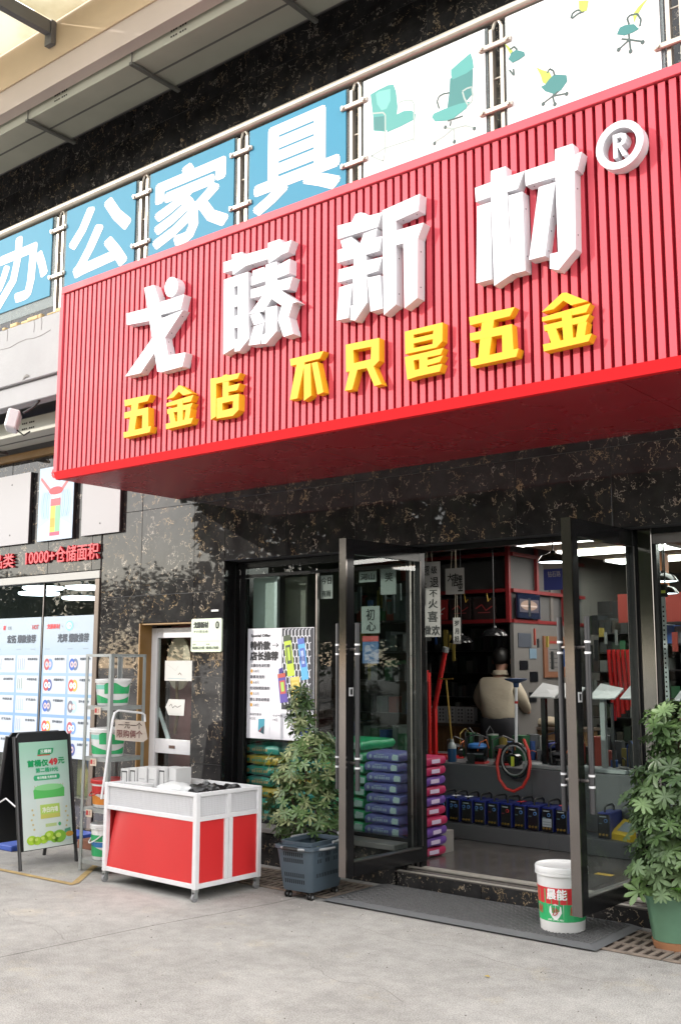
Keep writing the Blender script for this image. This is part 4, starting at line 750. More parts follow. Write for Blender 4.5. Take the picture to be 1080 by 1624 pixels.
# ---------------------------------------------------------------- drain grates, mat
for i, x in enumerate([-6.45 + .605 * k for k in range(9)]):
    t = thing('drain_grate', 'x', 'drain grate', (x, 5.36, 0)); b = MB((x, 5.36, 0))
    names = ['leftmost slotted drain grate, under the far end of the white cart', 'slotted drain grate behind the left half of the white cart', 'slotted drain grate between the white cart and the shopping basket', 'slotted drain grate under the back of the shopping basket',
             'slotted drain grate hidden under the left end of the doormat', 'slotted drain grate under the middle of the doormat', 'slotted drain grate beside the right edge of the doormat', 'slotted drain grate under the green flower pot', 'slotted drain grate at the right photo edge past the flower pot']
    t['label'] = names[i]
    b.box(x + .004, x + .597, 5.36, 5.84, .0015, .003, M['rust']); b.build('trough', t)
    b = MB((x, 5.36, 0))
    for y in (5.36, 5.51, 5.66, 5.815): b.box(x + .004, x + .597, y, y + .028, .0025, .010, M['drain'])
    for k in range(11):
        for y in (5.388, 5.538, 5.688): b.box(x + .012 + k * .056, x + .036 + k * .056, y, y + .122, .0025, .0095, M['drain'])
    b.build('grate', t, kind='stuff')
t = thing('doormat', 'long grey ribbed rubber doormat in front of the entrance step', 'doormat', (-3.48, 5.59, 0)); off = (-3.48, 5.59, 0)
b = MB(off); x0, x1, y0, y1 = -4.41, -2.545, 5.285, 5.90
b.mesh([(x0, y0, .011), (x1, y0, .011), (x1, y1, .011), (x0, y1, .011), (x0 + .07, y0 + .07, .022), (x1 - .07, y0 + .07, .022), (x1 - .07, y1, .022), (x0 + .07, y1, .022)], [(0, 1, 5, 4), (1, 2, 6, 5), (3, 0, 4, 7), (2, 3, 7, 6), (4, 5, 6, 7)], M['mat_edge']); b.build('border', t)
b = MB(off); mg = mat('mat_rib', (.13, .13, .13), .8, noise=.15, nscale=30)
k = 0
for j in range(22):
    for i in range(88):
        cx = x0 + .085 + i * .0197; cy = y0 + .082 + j * .0236; s = .010; a = (1 if (i // 2 + j) % 2 else -1)
        b.mesh([(cx - s * .35 - a * .004, cy - s, .0225), (cx + s * .35 - a * .004, cy - s, .0225), (cx + s * .35 + a * .004, cy + s, .0225), (cx - s * .35 + a * .004, cy + s, .0225), (cx - a * .004, cy - s * .8, .030), (cx + a * .004, cy + s * .8, .030)], [(0, 4, 5, 3), (1, 2, 5, 4), (0, 1, 4), (2, 3, 5)], mg)
b.build('rib', t, kind='stuff')

# ---------------------------------------------------------------- red and white display cart
ct_ = thing('display_cart', 'white framed cart on casters with red side sheets and a mesh rim', 'cart', (-5.485, 5.06, 0), R(-2.2))
W_, D_ = .975, .585; hw, hd = W_ / 2, D_ / 2; wp = M['white_paint']
for sx, sy in ((-1, -1), (1, -1), (1, 1), (-1, 1)):
    b = MB(); x, y = sx * (hw - .017), sy * (hd - .017); b.box(x - .0175, x + .0175, y - .0175, y + .0175, .075, .672, wp, c=.003); b.build('post', ct_)
def rails(b, z0, z1, t_=.012):
    b.box(-hw + .036, hw - .036, -hd + .003, -hd + .003 + t_ * 2, z0, z1, wp, c=.002); b.box(-hw + .036, hw - .036, hd - .003 - t_ * 2, hd - .003, z0, z1, wp, c=.002)
    b.box(-hw + .003, -hw + .003 + t_ * 2, -hd + .036, hd - .036, z0, z1, wp, c=.002); b.box(hw - .003 - t_ * 2, hw - .003, -hd + .036, hd - .036, z0, z1, wp, c=.002)
for z0, z1 in ((.078, .108), (.492, .520), (.648, .672)): b = MB(); rails(b, z0, z1); b.build('rail', ct_)
b = MB(); b.box(hw - .026, hw - .003, -.04, -.006, .109, .491, wp, c=.002); b.box(hw - .026, hw - .003, -.002, .032, .109, .491, wp, c=.002); b.box(hw - .022, hw - .004, -.022, .012, .521, .647, wp); b.build('mid_post', ct_)
b = MB(); rp = M['red_panel']; n = 26
for i in range(n):           # slightly bulging front sheet, pulled away from the left post at the top
    pass
vs = []; fs = []
for j in range(7):
    for i in range(n + 1):
        u = i / n; v = j / 6; x = -hw + .036 + .02 * (1 - u) ** 3 * (v ** 2) * 1.8 + u * (W_ - .074); x = min(x, hw - .037)
        y = -hd + .014 - .010 * math.sin(math.pi * u) - .006 * math.sin(7 * u + 1) * v + .05 * (1 - u) ** 6 * v
        vs.append((x, y, .109 + v * .382))
for j in range(6):
    for i in range(n): a = j * (n + 1) + i; fs.append((a, a + 1, a + n + 2, a + n + 1))
m2 = len(vs); vs += [(x, y + .003, z) for x, y, z in vs]; fs += [tuple(m2 + q for q in reversed(f)) for f in fs[:]]
b.mesh(vs, fs, rp); b.build('side_sheet', ct_, smooth=True)
for y0, y1 in ((-hd + .036, -.042), (.034, hd - .036)):
    b = MB(); b.box(hw - .018, hw - .014, y0, y1, .109, .491, rp); b.build('side_sheet', ct_)
b = MB(); b.box(-hw + .036, hw - .036, hd - .018, hd - .014, .109, .491, rp); b.build('side_sheet', ct_)
b = MB(); b.box(-hw + .014, -hw + .018, -hd + .036, hd - .036, .109, .491, rp); b.build('side_sheet', ct_)
b = MB(); b.box(-hw + .03, hw - .03, -hd + .03, hd - .03, .112, .120, mat('cart_floor', (.10, .10, .10), .8)); b.box(-hw + .028, hw - .028, -hd + .028, hd - .028, .600, .608, M['white_plastic']); b.build('shelf', ct_)
b = MB(); g = .0135; wr = .0013       # wire mesh band
def wires(x0, x1, fix, axis):
    k = int((x1 - x0) / g)
    for i in range(k + 1):
        a = x0 + (x1 - x0) * i / k
        if axis == 'x': b.box(a - wr, a + wr, fix - wr, fix + wr, .521, .647, wp)
        else: b.box(fix - wr, fix + wr, a - wr, a + wr, .521, .647, wp)
    for j in range(1, 10):
        z = .521 + .126 * j / 10
        if axis == 'x': b.box(x0, x1, fix - wr * .9, fix + wr * .9, z - wr, z + wr, wp)
        else: b.box(fix - wr * .9, fix + wr * .9, x0, x1, z - wr, z + wr, wp)
wires(-hw + .036, hw - .036, -hd + .015, 'x'); wires(-hd + .036, hd - .036, hw - .015, 'y'); wires(-hw + .036, hw - .036, hd - .015, 'x')
b.build('mesh_rim', ct_, kind='stuff')
b = MB(); b.box(-hw + .036, hw - .036, -hd + .020, -hd + .024, .521, .647, mat('white_liner', (.74, .74, .76), .6)); b.box(hw - .026, hw - .022, -hd + .036, hd - .036, .521, .647, MC['white_liner']); b.build('liner', ct_)
cas = []
for sx, sy in ((-1, -1), (1, -1), (1, 1), (-1, 1)):
    x, y = sx * (hw - .02), sy * (hd - .02)
    b = MB(); b.box(x - .016, x + .016, y - .016, y + .016, .060, .076, M['galv']); b.box(x - .013, x - .010, y - .018, y + .012, .022, .062, M['galv']); b.box(x + .010, x + .013, y - .018, y + .012, .022, .062, M['galv']); c = b.build('caster', ct_)
    b = MB(); b.cyl((x - .009, y - .006, .024), (x + .009, y - .006, .024), .024, n=16, m=mat('wheel_grey', (.25, .25, .26), .5)); b.build('wheel', c, smooth=True)
# stock lying in the cart tray: white boxes, frame, bags, roll
bx_ = mat('white_box', (.60, .60, .60), .55); blk = mat('box_print', (.04, .04, .045), .6)
blabs = ['white carton with a black outline, left end of the pile on the cart', 'white carton standing second from the left on the cart', 'white carton in the middle of the pile on the cart', 'white carton right of the middle on the cart', 'white carton with a black stripe, fourth along the pile', 'white carton at the right end of the pile on the cart']
for i, (x, y, w, d, h, a) in enumerate(((-6.02, 4.99, .075, .12, .145, 3), (-5.935, 5.0, .075, .12, .155, -4), (-5.85, 5.02, .085, .14, .165, 2), (-5.755, 5.03, .08, .14, .165, 0), (-5.67, 5.05, .075, .15, .17, -2), (-5.59, 5.07, .07, .15, .17, 3))):
    x += .07
    t = thing('carton', blabs[i], 'box', (x, y, .609), R(a), group='white cartons on the cart'); b = MB(); b.box(-w / 2, w / 2, -d / 2, d / 2, 0, h, bx_, c=.0015); b.build('box', t)
    p = Print((-w / 2, -d / 2 - .0006, 0), (1, 0, 0), (0, 0, 1)); f = .006
    if i in (0, 1, 4): p.rect(w * .12, h * .15, w * .2, h * .9, blk, 1); p.rect(w * .12, h * .84, w * .85, h * .90, blk, 1); p.rect(w * .8, h * .15, w * .88, h * .9, blk, 1)
    else: p.rect(w * .15, h * .5, w * .8, h * .54, ink('a8a8aa'), 1); p.rect(w * .15, h * .3, w * .5, h * .34, ink('a8a8aa'), 1)
    p.build(t)
t = thing('flat_carton', 'low white carton with a dark outline in front of the pile on the cart', 'box', (-5.76, 4.90, .609), R(-3)); b = MB(); b.box(-.11, .11, -.045, .045, 0, .065, bx_, c=.0015); b.build('box', t)
p = Print((-.11, -.0456, 0), (1, 0, 0), (0, 0, 1)); p.rect(.02, .045, .20, .051, blk, 1); p.rect(.02, .03, .026, .051, blk, 1); p.rect(.194, .03, .20, .051, blk, 1); p.build(t)
def lump(name, lab, cat, loc, sx, sy, sz, m, seed, rough=.3, n=2, rz=0, group=None):
    r_ = random.Random(seed); bm = bmesh.new(); bmesh.ops.create_icosphere(bm, subdivisions=3, radius=1)
    for v in bm.verts:
        p = v.co.copy(); q = 1 + rough * (math.sin(p.x * 5.1 + seed) * math.cos(p.y * 6.3 + seed * 2) * .5 + r_.uniform(-.12, .12)); v.co = Vector((p.x * sx * q, p.y * sy * q, max(-.75, p.z * q) * sz + sz * .75))
    t = thing(name, lab, cat, loc, rz, group=group); b = MB(); b.bm(bm, m); bm.free(); b.build('body', t, smooth=True); return t
lump('plastic_bag', 'white plastic bag with a pale blue print lying on the cart', 'bag', (-5.43, 4.95, .609), .15, .08, .05, mat('white_film', (.68, .70, .70), .35), 3)
b_ = mat('black_film', (.010, .010, .011), .28)
for i, (x, y, s) in enumerate(((-5.27, 5.0, .085), (-5.19, 5.08, .09), (-5.12, 5.17, .085), (-5.3, 5.12, .08))):
    lump('black_bag', ['black plastic packet nearest the front edge of the cart', 'black plastic packet in the middle of the heap on the cart', 'black plastic packet at the far right of the heap on the cart', 'black plastic packet behind the others on the cart'][i], 'bag', (x, y, .609), s, s * .8, .045, b_, 10 + i, .55, group='black packets on the cart')
t = thing('film_roll', 'grey white roll lying at the back of the cart', 'roll', (-5.58, 5.2, .64)); b = MB((-5.58, 5.2, .64)); b.cyl((-5.70, 5.21, .65), (-5.42, 5.22, .65), .042, n=18, m=mat('roll_grey', (.42, .42, .42), .5)); b.build('roll', t, smooth=True)
# hoop with the hand-written price card
t = thing('price_card', 'hand-lettered cardboard price card on a white wire hoop at the left end of the cart', 'sign', (-5.995, 5.0, .6)); off = (-5.995, 5.0, .6)
b = MB(off); b.tube([(-6.03, 4.80, .55), (-6.02, 4.87, 1.10), (-6.02, 4.885, 1.145), (-6.02, 4.92, 1.16), (-6.02, 5.14, 1.135), (-6.02, 5.165, 1.12), (-6.02, 5.17, 1.07)], .008, 8, M['white_paint']); b.build('hoop', t, smooth=True)
cd = mat('pinkish_card', (.62, .53, .46), .8, noise=.04)
b = MB(off); vv = [(-6.008, 4.885, 1.10), (-6.008, 5.155, 1.075), (-6.008, 5.19, .945), (-6.008, 5.145, .925), (-6.008, 4.89, .955)]; b.mesh(vv + [(x - .003, y, z) for x, y, z in vv], [(0, 1, 2, 3, 4), (9, 8, 7, 6, 5)] + [(i, (i + 1) % 5, 5 + (i + 1) % 5, 5 + i) for i in range(5)], cd); b.build('card', t)
p = Print((-6.0072, 4.89, .945), (0, 1, -.08), (0, .0, 1), off); p.n = Vector((1, 0, 0)); p.text('一元一个', .02, .095, .22, .045, '54403a', bold=.0008); p.text('限购俩个', .01, .028, .235, .055, '7a4a48', bold=.0008); p.build(t)

# ---------------------------------------------------------------- galvanised rack with paint buckets
rk = thing('metal_rack', 'narrow galvanised angle-iron rack holding paint buckets left of the cart', 'rack', (-6.28, 5.09, 0)); off = (-6.28, 5.09, 0); gv = M['galv']
rx0, rx1, ry0, ry1 = -6.43, -6.13, 4.93, 5.26
for x, y, sx, sy in ((rx0, ry0, 1, 1), (rx1, ry0, -1, 1), (rx1, ry1, -1, -1), (rx0, ry1, 1, -1)):
    b = MB(off); b.box(x, x + sx * .028, y, y + sy * .003, 0, 1.56, gv); b.box(x, x + sx * .003, y + sy * .0031, y + sy * .028, 0, 1.56, gv); b.build('post', rk)
for z in (.085, .45, .815, 1.185):
    b = MB(off); b.box(rx0 + .004, rx1 - .004, ry0 + .004, ry1 - .004, z - .003, z, gv); b.box(rx0 + .03, rx1 - .03, ry0 + .0035, ry0 + .006, z - .028, z - .0035, gv); b.box(rx1 - .0065, rx1 - .004, ry0 + .03, ry1 - .03, z - .028, z - .0035, gv); b.build('shelf', rk)
b = MB(off); b.box(rx0, rx1, ry0 - .001, ry0 + .006, 1.545, 1.565, gv); b.box(rx0, rx1, ry1 - .006, ry1 + .001, 1.545, 1.565, gv); b.box(rx1 - .006, rx1 + .001, ry0 + .007, ry1 - .007, 1.545, 1.565, gv); b.box(rx0 - .001, rx0 + .006, ry0 + .007, ry1 - .007, 1.545, 1.565, gv); b.build('top_frame', rk)
def bandmesh(r0, r1, z0, z1, a0, a1, m, b, c=(0, 0, 0), n=14, wav=None):
    vs = []; fs = []
    for i in range(n + 1):
        a = R(a0 + (a1 - a0) * i / n)
        zt = z1 + (wav(i / n) if wav else 0)
        for z in (z0, zt):
            r = r1 / 1.01 * (.88 + .105 * (z / b.bz1) / .8) + .0015; vs.append((c[0] + r * math.cos(a), c[1] + r * math.sin(a), z))
    for i in range(n): fs.append((2 * i, 2 * i + 2, 2 * i + 3, 2 * i + 1))
    b.mesh(vs, fs, m)
def bucket(lab, loc, r, h, lid, bands, handle=None, open_top=False, rz=0):
    t = thing('paint_bucket', lab, 'bucket', loc, rz); wm = M['white_plastic']
    b = MB(); b.lathe([(r * .86, 0), (r * .88, .004), (r * .985, h * .80), (r * 1.0, h * .93)], n=36, m=wm); b.build('body', t, smooth=True)
    b = MB()
    if lid is not None: b.lathe([(r * 1.0, h * .86), (r * 1.06, h * .865), (r * 1.06, h * .90), (r * 1.02, h * .905), (r * 1.05, h * .91), (r * 1.065, h * .975), (r * 1.03, h), (r * .96, h * .985), (0.001, h * .985)], n=36, m=lid, cap=False); b.build('lid', t, smooth=True)
    b = MB(); b.bz0, b.bz1 = 0, h
    for (z0, z1, a0, a1, m, wv) in bands: bandmesh(r * .865, r * 1.01, z0 * h, z1 * h, a0, a1, m, b, wav=wv)
    if b.f: o = flat_obj(b, 'label', t)
    if handle:
        b = MB(); cols, sag = handle; b.tube([(r * 1.05 * math.cos(R(a)), -r * 1.0 * abs(math.sin(R(a))) - .012, h * .86 - sag * math.sin(R(a))) for a in range(0, 181, 15)], .005, 8, cols)
        T_ = Matrix.Rotation(R(-30), 4, 'Z'); b.v = [T_ @ v for v in b.v]; b.build('handle', t, smooth=True)
    return t
gr = mat('print_green', (.03, .40, .14), .35); gt = mat('print_teal', (.25, .62, .52), .35); lab_w = mat('print_white', (.74, .76, .76), .35)
wave = lambda u: .02 * math.sin(u * 6.5)
for z, y, lab, o_ in ((1.186, 5.08, 'white and green paint bucket on the top shelf of the rack', 0), (.816, 5.06, 'white and green paint bucket behind the price card, second shelf of the rack', 1)):
    t = bucket(lab, (-6.285 - .015 * o_, y, z), .128, .195 + .01 * o_, M['white_plastic'], [(.10, .32, -170, 30, gr, wave), (.62, .78, -170, -70, gt, None), (.45, .80, -70, 30, gr, wave), (.50, .60, -160, -110, lab_w, None)], rz=0)
orange = mat('print_orange', (.72, .25, .03), .4); rlid = mat('red_lid', (.52, .02, .02), .35)
bucket('paint bucket with red lid and orange label on the third shelf of the rack', (-6.285, 5.08, .452), .135, .20, rlid, [(.50, .78, -180, 20, rlid, None), (.12, .40, -170, 20, orange, wave)], (mat('red_handle', (.50, .03, .04), .4), .09))
bl = mat('print_blue', (.04, .20, .50), .35)
bucket('tall white paint bucket with blue and green label on the lowest shelf of the rack', (-6.28, 5.06, .087), .115, .25, M['white_plastic'], [(.10, .34, -170, 20, gr, wave), (.36, .50, -170, 20, bl, None), (.52, .70, -170, 20, gr, None)], (M['white_plastic'], .10))
for i, (z, dx) in enumerate(((1.15, 0), (.78, 0), (.415, .0))):
    t = thing('price_tag', ['red and cream price tag below the top shelf of the rack', 'red and cream price tag on the second shelf of the rack', 'red and cream price tag on the third shelf of the rack'][i], 'price tag', (-6.30 - .03 * i, 4.928, z)); b = MB(); b.box(0, .07, -.003, 0, -.026, .026, mat('tag_cream', (.62, .52, .42), .6)); b.build('card', t)
    p = Print((0, -.0035, -.026), (1, 0, 0), (0, 0, 1)); p.rect(.004, .012, .028, .044, 'b5383a', 1); p.text('5', .04, .014, .016, .026, 'b5383a'); p.build(t)

# ---------------------------------------------------------------- A-frame board
af = thing('sandwich_board', 'black A-frame board with a pale green paint poster reading 49', 'sandwich board', (-6.9, 4.9, 0)); off = (-6.9, 4.9, 0); bbm = M['black_board']
Pf = lambda y, z: (-6.73 - .16 * z / .97, y, z)
Pb = lambda y, z: (-7.14 + .17 * z / .97, y, z)
ya, yb = 4.645, 5.14
for P_, nm in ((Pf, 'leg'), (Pb, 'leg')):
    for y in (ya, yb):
        b = MB(off); b.tube([P_(y, .0), P_(y, .95)], .0135, 8, M['dark_metal']); b.build('leg', af, smooth=True)
for P_, z0, sgn in ((Pf, .13, 1), (Pb, .15, -1)):
    b = MB(off); ln = [(ya + .012, z0), (yb - .012, z0), (yb - .012, .94), (yb - .04, .975), (ya + .04, .975), (ya + .012, .94)]
    A = [Vector(P_(y, z)) + Vector((sgn * .012, 0, 0)) for y, z in ln]; B = [v - Vector((sgn * .018, 0, 0)) for v in A]
    b.mesh(A + B, [tuple(range(6)), tuple(range(11, 5, -1))] + [(i, (i + 1) % 6, 6 + (i + 1) % 6, 6 + i) for i in range(6)], bbm); b.build('board', af)
b = MB(off); b.tube([Pf(ya - .014, .45), (-6.93, ya - .014, .50), Pb(ya - .014, .44)], .006, 6, M['white_paint']); b.build('hinge_bar', af)
vdir = (Vector(Pf(0, 1)) - Vector(Pf(0, 0))).normalized(); pgr = bpy.data.materials.new('poster_green_fade'); pgr.use_nodes = True; q = pgr.node_tree; pb = q.nodes['Principled BSDF']; tc = q.nodes.new('ShaderNodeTexCoord'); sx = q.nodes.new('ShaderNodeSeparateXYZ'); cr = q.nodes.new('ShaderNodeValToRGB')
q.links.new(tc.outputs['Generated'], sx.inputs[0]); q.links.new(sx.outputs['Z'], cr.inputs[0]); q.links.new(cr.outputs[0], pb.inputs['Base Color']); e = cr.color_ramp.elements; e[0].color = (.66, .74, .70, 1); e[1].color = (.34, .60, .47, 1); e[1].position = .95; k_ = e.new(.45); k_.color = (.62, .74, .71, 1); pb.inputs['Roughness'].default_value = .3
z0, z1 = .135, .905; o0 = Vector(Pf(ya + .03, z0)) + Vector((.0145, 0, 0)); hh = (z1 - z0) / vdir.z; ww = yb - ya - .06
b = MB(off); q4 = [o0, o0 + Vector((0, ww, 0)), o0 + Vector((0, ww, 0)) + vdir * hh, o0 + vdir * hh]; b.mesh(q4 + [v - Vector((.002, 0, 0)) for v in q4], [(0, 1, 2, 3), (7, 6, 5, 4), (0, 1, 5, 4), (1, 2, 6, 5), (2, 3, 7, 6), (3, 0, 4, 7)], pgr); b.build('poster', af)
p = Print(o0 + Vector((.0008, 0, 0)), (0, 1, 0), vdir, off); w, h = ww, hh
p.poly([(w * .36, h * .875), (w * .38, h * .92), (w * .42, h * .93), (w * .70, h * .93), (w * .68, h * .885), (w * .64, h * .872)], '1f9a62', 1); p.line(w * .36, h * .868, w * .62, h * .868, .008, 'c8564a', 1); p.text('三棵树', w * .42, h * .885, w * .23, h * .036, 'e8f2ec', bold=.0012)
p.text('首桶仅', w * .15, h * .765, w * .42, h * .06, '1a9a5c', bold=.003); p.text('49', w * .59, h * .77, w * .17, h * .058, 'cc3a44', bold=.004); p.text('元', w * .78, h * .775, w * .13, h * .058, '1a9a5c', bold=.002)
p.text('第二桶59元', w * .31, h * .705, w * .46, h * .042, '3aa876', bold=.0018)
p.poly([(w * .26, h * .645), (w * .28, h * .63), (w * .78, h * .63), (w * .80, h * .645), (w * .80, h * .665), (w * .78, h * .68), (w * .28, h * .68), (w * .26, h * .665)], '36ab74', 1); p.text('每日限量 先到先得', w * .33, h * .642, w * .40, h * .026, 'dcefe4', bold=.0008)
p.poly([(w * .32, h * .14), (w * .80, h * .14), (w * .84, h * .50), (w * .28, h * .50)], 'd3e0d9', 1); p.poly([(w * .25, h * .46), (w * .87, h * .46), (w * .88, h * .54), (w * .84, h * .565), (w * .29, h * .565), (w * .24, h * .54)], '5cbf63', 2); p.ell(w * .56, h * .56, w * .30, h * .03, '8bd28f', 2.5)
for i in range(12): p.line(w * (.27 + i * .053), h * .57, w * (.275 + i * .053), h * .585, .004, 'b9a46a', 2)
p.rect(w * .36, h * .27, w * .76, h * .40, 'b5d46a', 2); p.rect(w * .36, h * .27, w * .76, h * .31, 'c7c968', 3); p.text('净白内墙', w * .40, h * .325, w * .32, h * .05, 'eef4e2', bold=.0012); p.rect(w * .45, h * .19, w * .68, h * .22, 'b9cf8e', 3); p.ell(w * .74, h * .205, w * .03, h * .018, '53b277', 3)
p.poly([(w * .08, h * .05), (w * .95, h * .05), (w * .98, h * .10), (w * .8, h * .12), (w * .1, h * .10)], 'bfe0dc', 1.5)
for q in ((.16, .085, .10), (.27, .075, .09), (.40, .08, .09), (.52, .105, .11), (.72, .09, .14), (.62, .07, .08)): p.ell(w * q[0], h * q[1], w * q[2], h * q[2] * .42, 'a6cf3e' if q[0] < .6 else '86bd45', 4); p.ell(w * (q[0] - .02), h * (q[1] + .012), w * q[2] * .4, h * q[2] * .16, 'c4de6e', 5)
p.poly([(w * .82, h * .10), (w * .97, h * .10), (w * .96, h * .16), (w * .84, h * .15)], '5da58a', 3); p.ell(w * .93, h * .10, w * .08, h * .025, 'd8a04a', 4)
for sgn, x in ((-1, .22), (1, .88)):
    for i in range(5): p.ell(w * (x + sgn * .02 * (i % 3)), h * (.18 + .045 * i), w * .02, h * .010, 'cfc38a', 2)
p.build(af)
t = thing('brick_block', 'reddish brick lying on the ground behind the A-frame board', 'brick', (-7.1, 5.45, .0)); b = MB((-7.1, 5.45, 0)); b.box(-7.2, -6.96, 5.50, 5.62, 0, .07, mat('brick_red', (.24, .10, .06), .85, noise=.2), c=.004); b.build('brick', t)

# ---------------------------------------------------------------- shopping basket on wheels
sk = thing('shopping_basket', 'grey-blue plastic shopping basket on wheels with grey handles', 'basket', (-4.585, 5.39, 0), R(3)); bp_ = M['basket']
def rr(hx, hy, r, z, n=5):
    out = []
    for cx, cy, a0 in ((hx - r, hy - r, 0), (-hx + r, hy - r, 90), (-hx + r, -hy + r, 180), (hx - r, -hy + r, 270)):
        for k in range(n): a = R(a0 + 90 * k / (n - 1)); out.append((cx + r * math.cos(a), cy + r * math.sin(a), z))
    return out
def rrshell(b, secs, m, cap0=True):
    vs = [p for s_ in secs for p in s_]; N = len(secs[0]); fs = []
    for k in range(len(secs) - 1):
        for i in range(N): fs.append((k * N + i, k * N + (i + 1) % N, (k + 1) * N + (i + 1) % N, (k + 1) * N + i))
    if cap0: fs.append(tuple(reversed(range(N))))
    b.mesh(vs, fs, m)
b = MB(); rrshell(b, [rr(.118, .160, .03, .052), rr(.122, .165, .03, .07), rr(.148, .195, .03, .31), rr(.160, .208, .03, .315), rr(.160, .208, .03, .333), rr(.142, .190, .03, .335), rr(.138, .185, .03, .31), rr(.112, .152, .03, .075)], bp_); b.mesh(rr(.112, .152, .03, .075), [tuple(range(20))], bp_); b.build('body', sk, smooth=True)
b = MB(); rrshell(b, [rr(.128, .176, .03, .335), rr(.131, .179, .03, .36), rr(.118, .166, .03, .36), rr(.116, .164, .03, .335)], bp_, False); b.build('inner_rim', sk, smooth=True)
sl = mat('slot_dark', (.010, .012, .014), .9); b = MB()
def wallpt(z): return (z - .07) / .24
for row, (z0_, z1_) in enumerate(((.270, .296), (.230, .256), (.140, .166), (.100, .126))):
    for i in range(10):
        u = -.085 + i * .0165
        f0, f1 = wallpt(z0_), wallpt(z1_); y0_, y1_ = -(.165 + .03 * f0) - .0012, -(.165 + .03 * f1) - .0012
        b.mesh([(u, y0_, z0_), (u + .008, y0_, z0_), (u + .008, y1_, z1_), (u, y1_, z1_)], [(0, 1, 2, 3)], sl)
    for i in range(15):
        u = -.125 + i * .017
        if row in (0, 1) and i % 5 > 2: continue
        if row == 3: continue
        f0, f1 = wallpt(z0_), wallpt(z1_); x0_, x1_ = (.122 + .026 * f0) + .0012, (.122 + .026 * f1) + .0012
        b.mesh([(x0_, u, z0_), (x0_, u + .007, z0_), (x1_, u + .007, z1_), (x1_, u, z1_)], [(0, 1, 2, 3)], sl)
flat_obj(b, 'slots', sk)['kind'] = 'stuff'
gp = M['grey_plastic']
for s, zz in ((-1, .318), (1, .352)):
    b = MB(); pts = []
    for a in range(0, 181, 12): pts.append((.185 * math.cos(R(a)) * (1.0 if s < 0 else .93), s * .235 * math.sin(R(a)) if s < 0 else s * .225 * math.sin(R(a)), zz + .03 * (1 - abs(math.cos(R(a)))) * (1 if s > 0 else .2)))
    b.tube(pts, .0085, 8, gp); b.build('handle', sk, smooth=True)
    b = MB(); mid = [q for q in pts if abs(q[0]) < .075]; b.tube(mid, .0125, 8, M['rubber']); b.build('handle_grip', sk, smooth=True)
for x, y in ((-.09, -.13), (.09, -.13), (.09, .13), (-.09, .13)):
    b = MB(); b.box(x - .012, x + .012, y - .010, y + .012, .030, .053, M['rubber']); k_ = b.build('wheel_fork', sk); b = MB(); b.cyl((x - .017, y, .021), (x - .008, y, .021), .021, n=16, m=M['rubber']); b.cyl((x + .008, y, .021), (x + .017, y, .021), .021, n=16, m=M['rubber']); b.cyl((x - .018, y, .021), (x + .018, y, .021), .009, n=10, m=gp); b.build('wheel', k_, smooth=True)

# ---------------------------------------------------------------- white putty bucket by the door
rd = mat('print_red', (.62, .03, .04), .35)
bk_ = bucket('large white putty bucket with red and green label on the doormat', (-2.868, 5.555, .024), .140, .350, M['white_plastic'], [(.17, .66, -200, 60, gr, None), (.44, .69, -160, 10, rd, lambda u: -.0)], rz=R(0))
def curved_text(parent, txt, r, z0, h, a0, a1, m, bold=0, name='lettering'):
    vs, fs, tw, th = textmesh(txt); b = MB(); m = ink(m) if isinstance(m, str) else m
    for i, (da, dz) in enumerate(((0, 0), (bold / r, 0), (-bold / r, 0), (0, bold))[:4 if bold else 1]):
        q = []
        for a, c in vs:
            t_ = R(a0 + (a1 - a0) * a / tw) + da; z = z0 + c / th * h + dz; rad = r * (.88 + .105 * z / .355 / .8) + .0028 + i * .0003; q.append((rad * math.cos(t_), rad * math.sin(t_), z))
        b.mesh(q, fs, m)
    flat_obj(b, name, parent)
curved_text(bk_, '晨能', .14, .178, .058, -100, -52, 'ffffff', .0022); curved_text(bk_, '耐水', .15, .10, .042, -132, -112, 'b5383a') if False else curved_text(bk_, '耐', .14, .098, .044, -134, -116, 'c8504a', .001); curved_text(bk_, '腻', .14, .098, .044, -44, -26, 'c8504a', .001)
b = MB()
def onb(a, z, e=.0018): rad = .14 * (.88 + .105 * z / .355 / .8) + e + .0006; return (rad * math.cos(R(a)), rad * math.sin(R(a)), z)
b.mesh([onb(-80, .158), onb(-66, .142), onb(-64, .11), onb(-72, .082), onb(-80, .068), onb(-88, .082), onb(-96, .11), onb(-94, .142)], [(0, 1, 2, 3, 4, 5, 6, 7)], lab_w); flat_obj(b, 'shield', bk_)
curved_text(bk_, '沙', .1408, .092, .044, -88, -72, 'b5383a', .001); curved_text(bk_, '(腻子专用)', .14, .064, .012, -100, -60, 'ffffff')

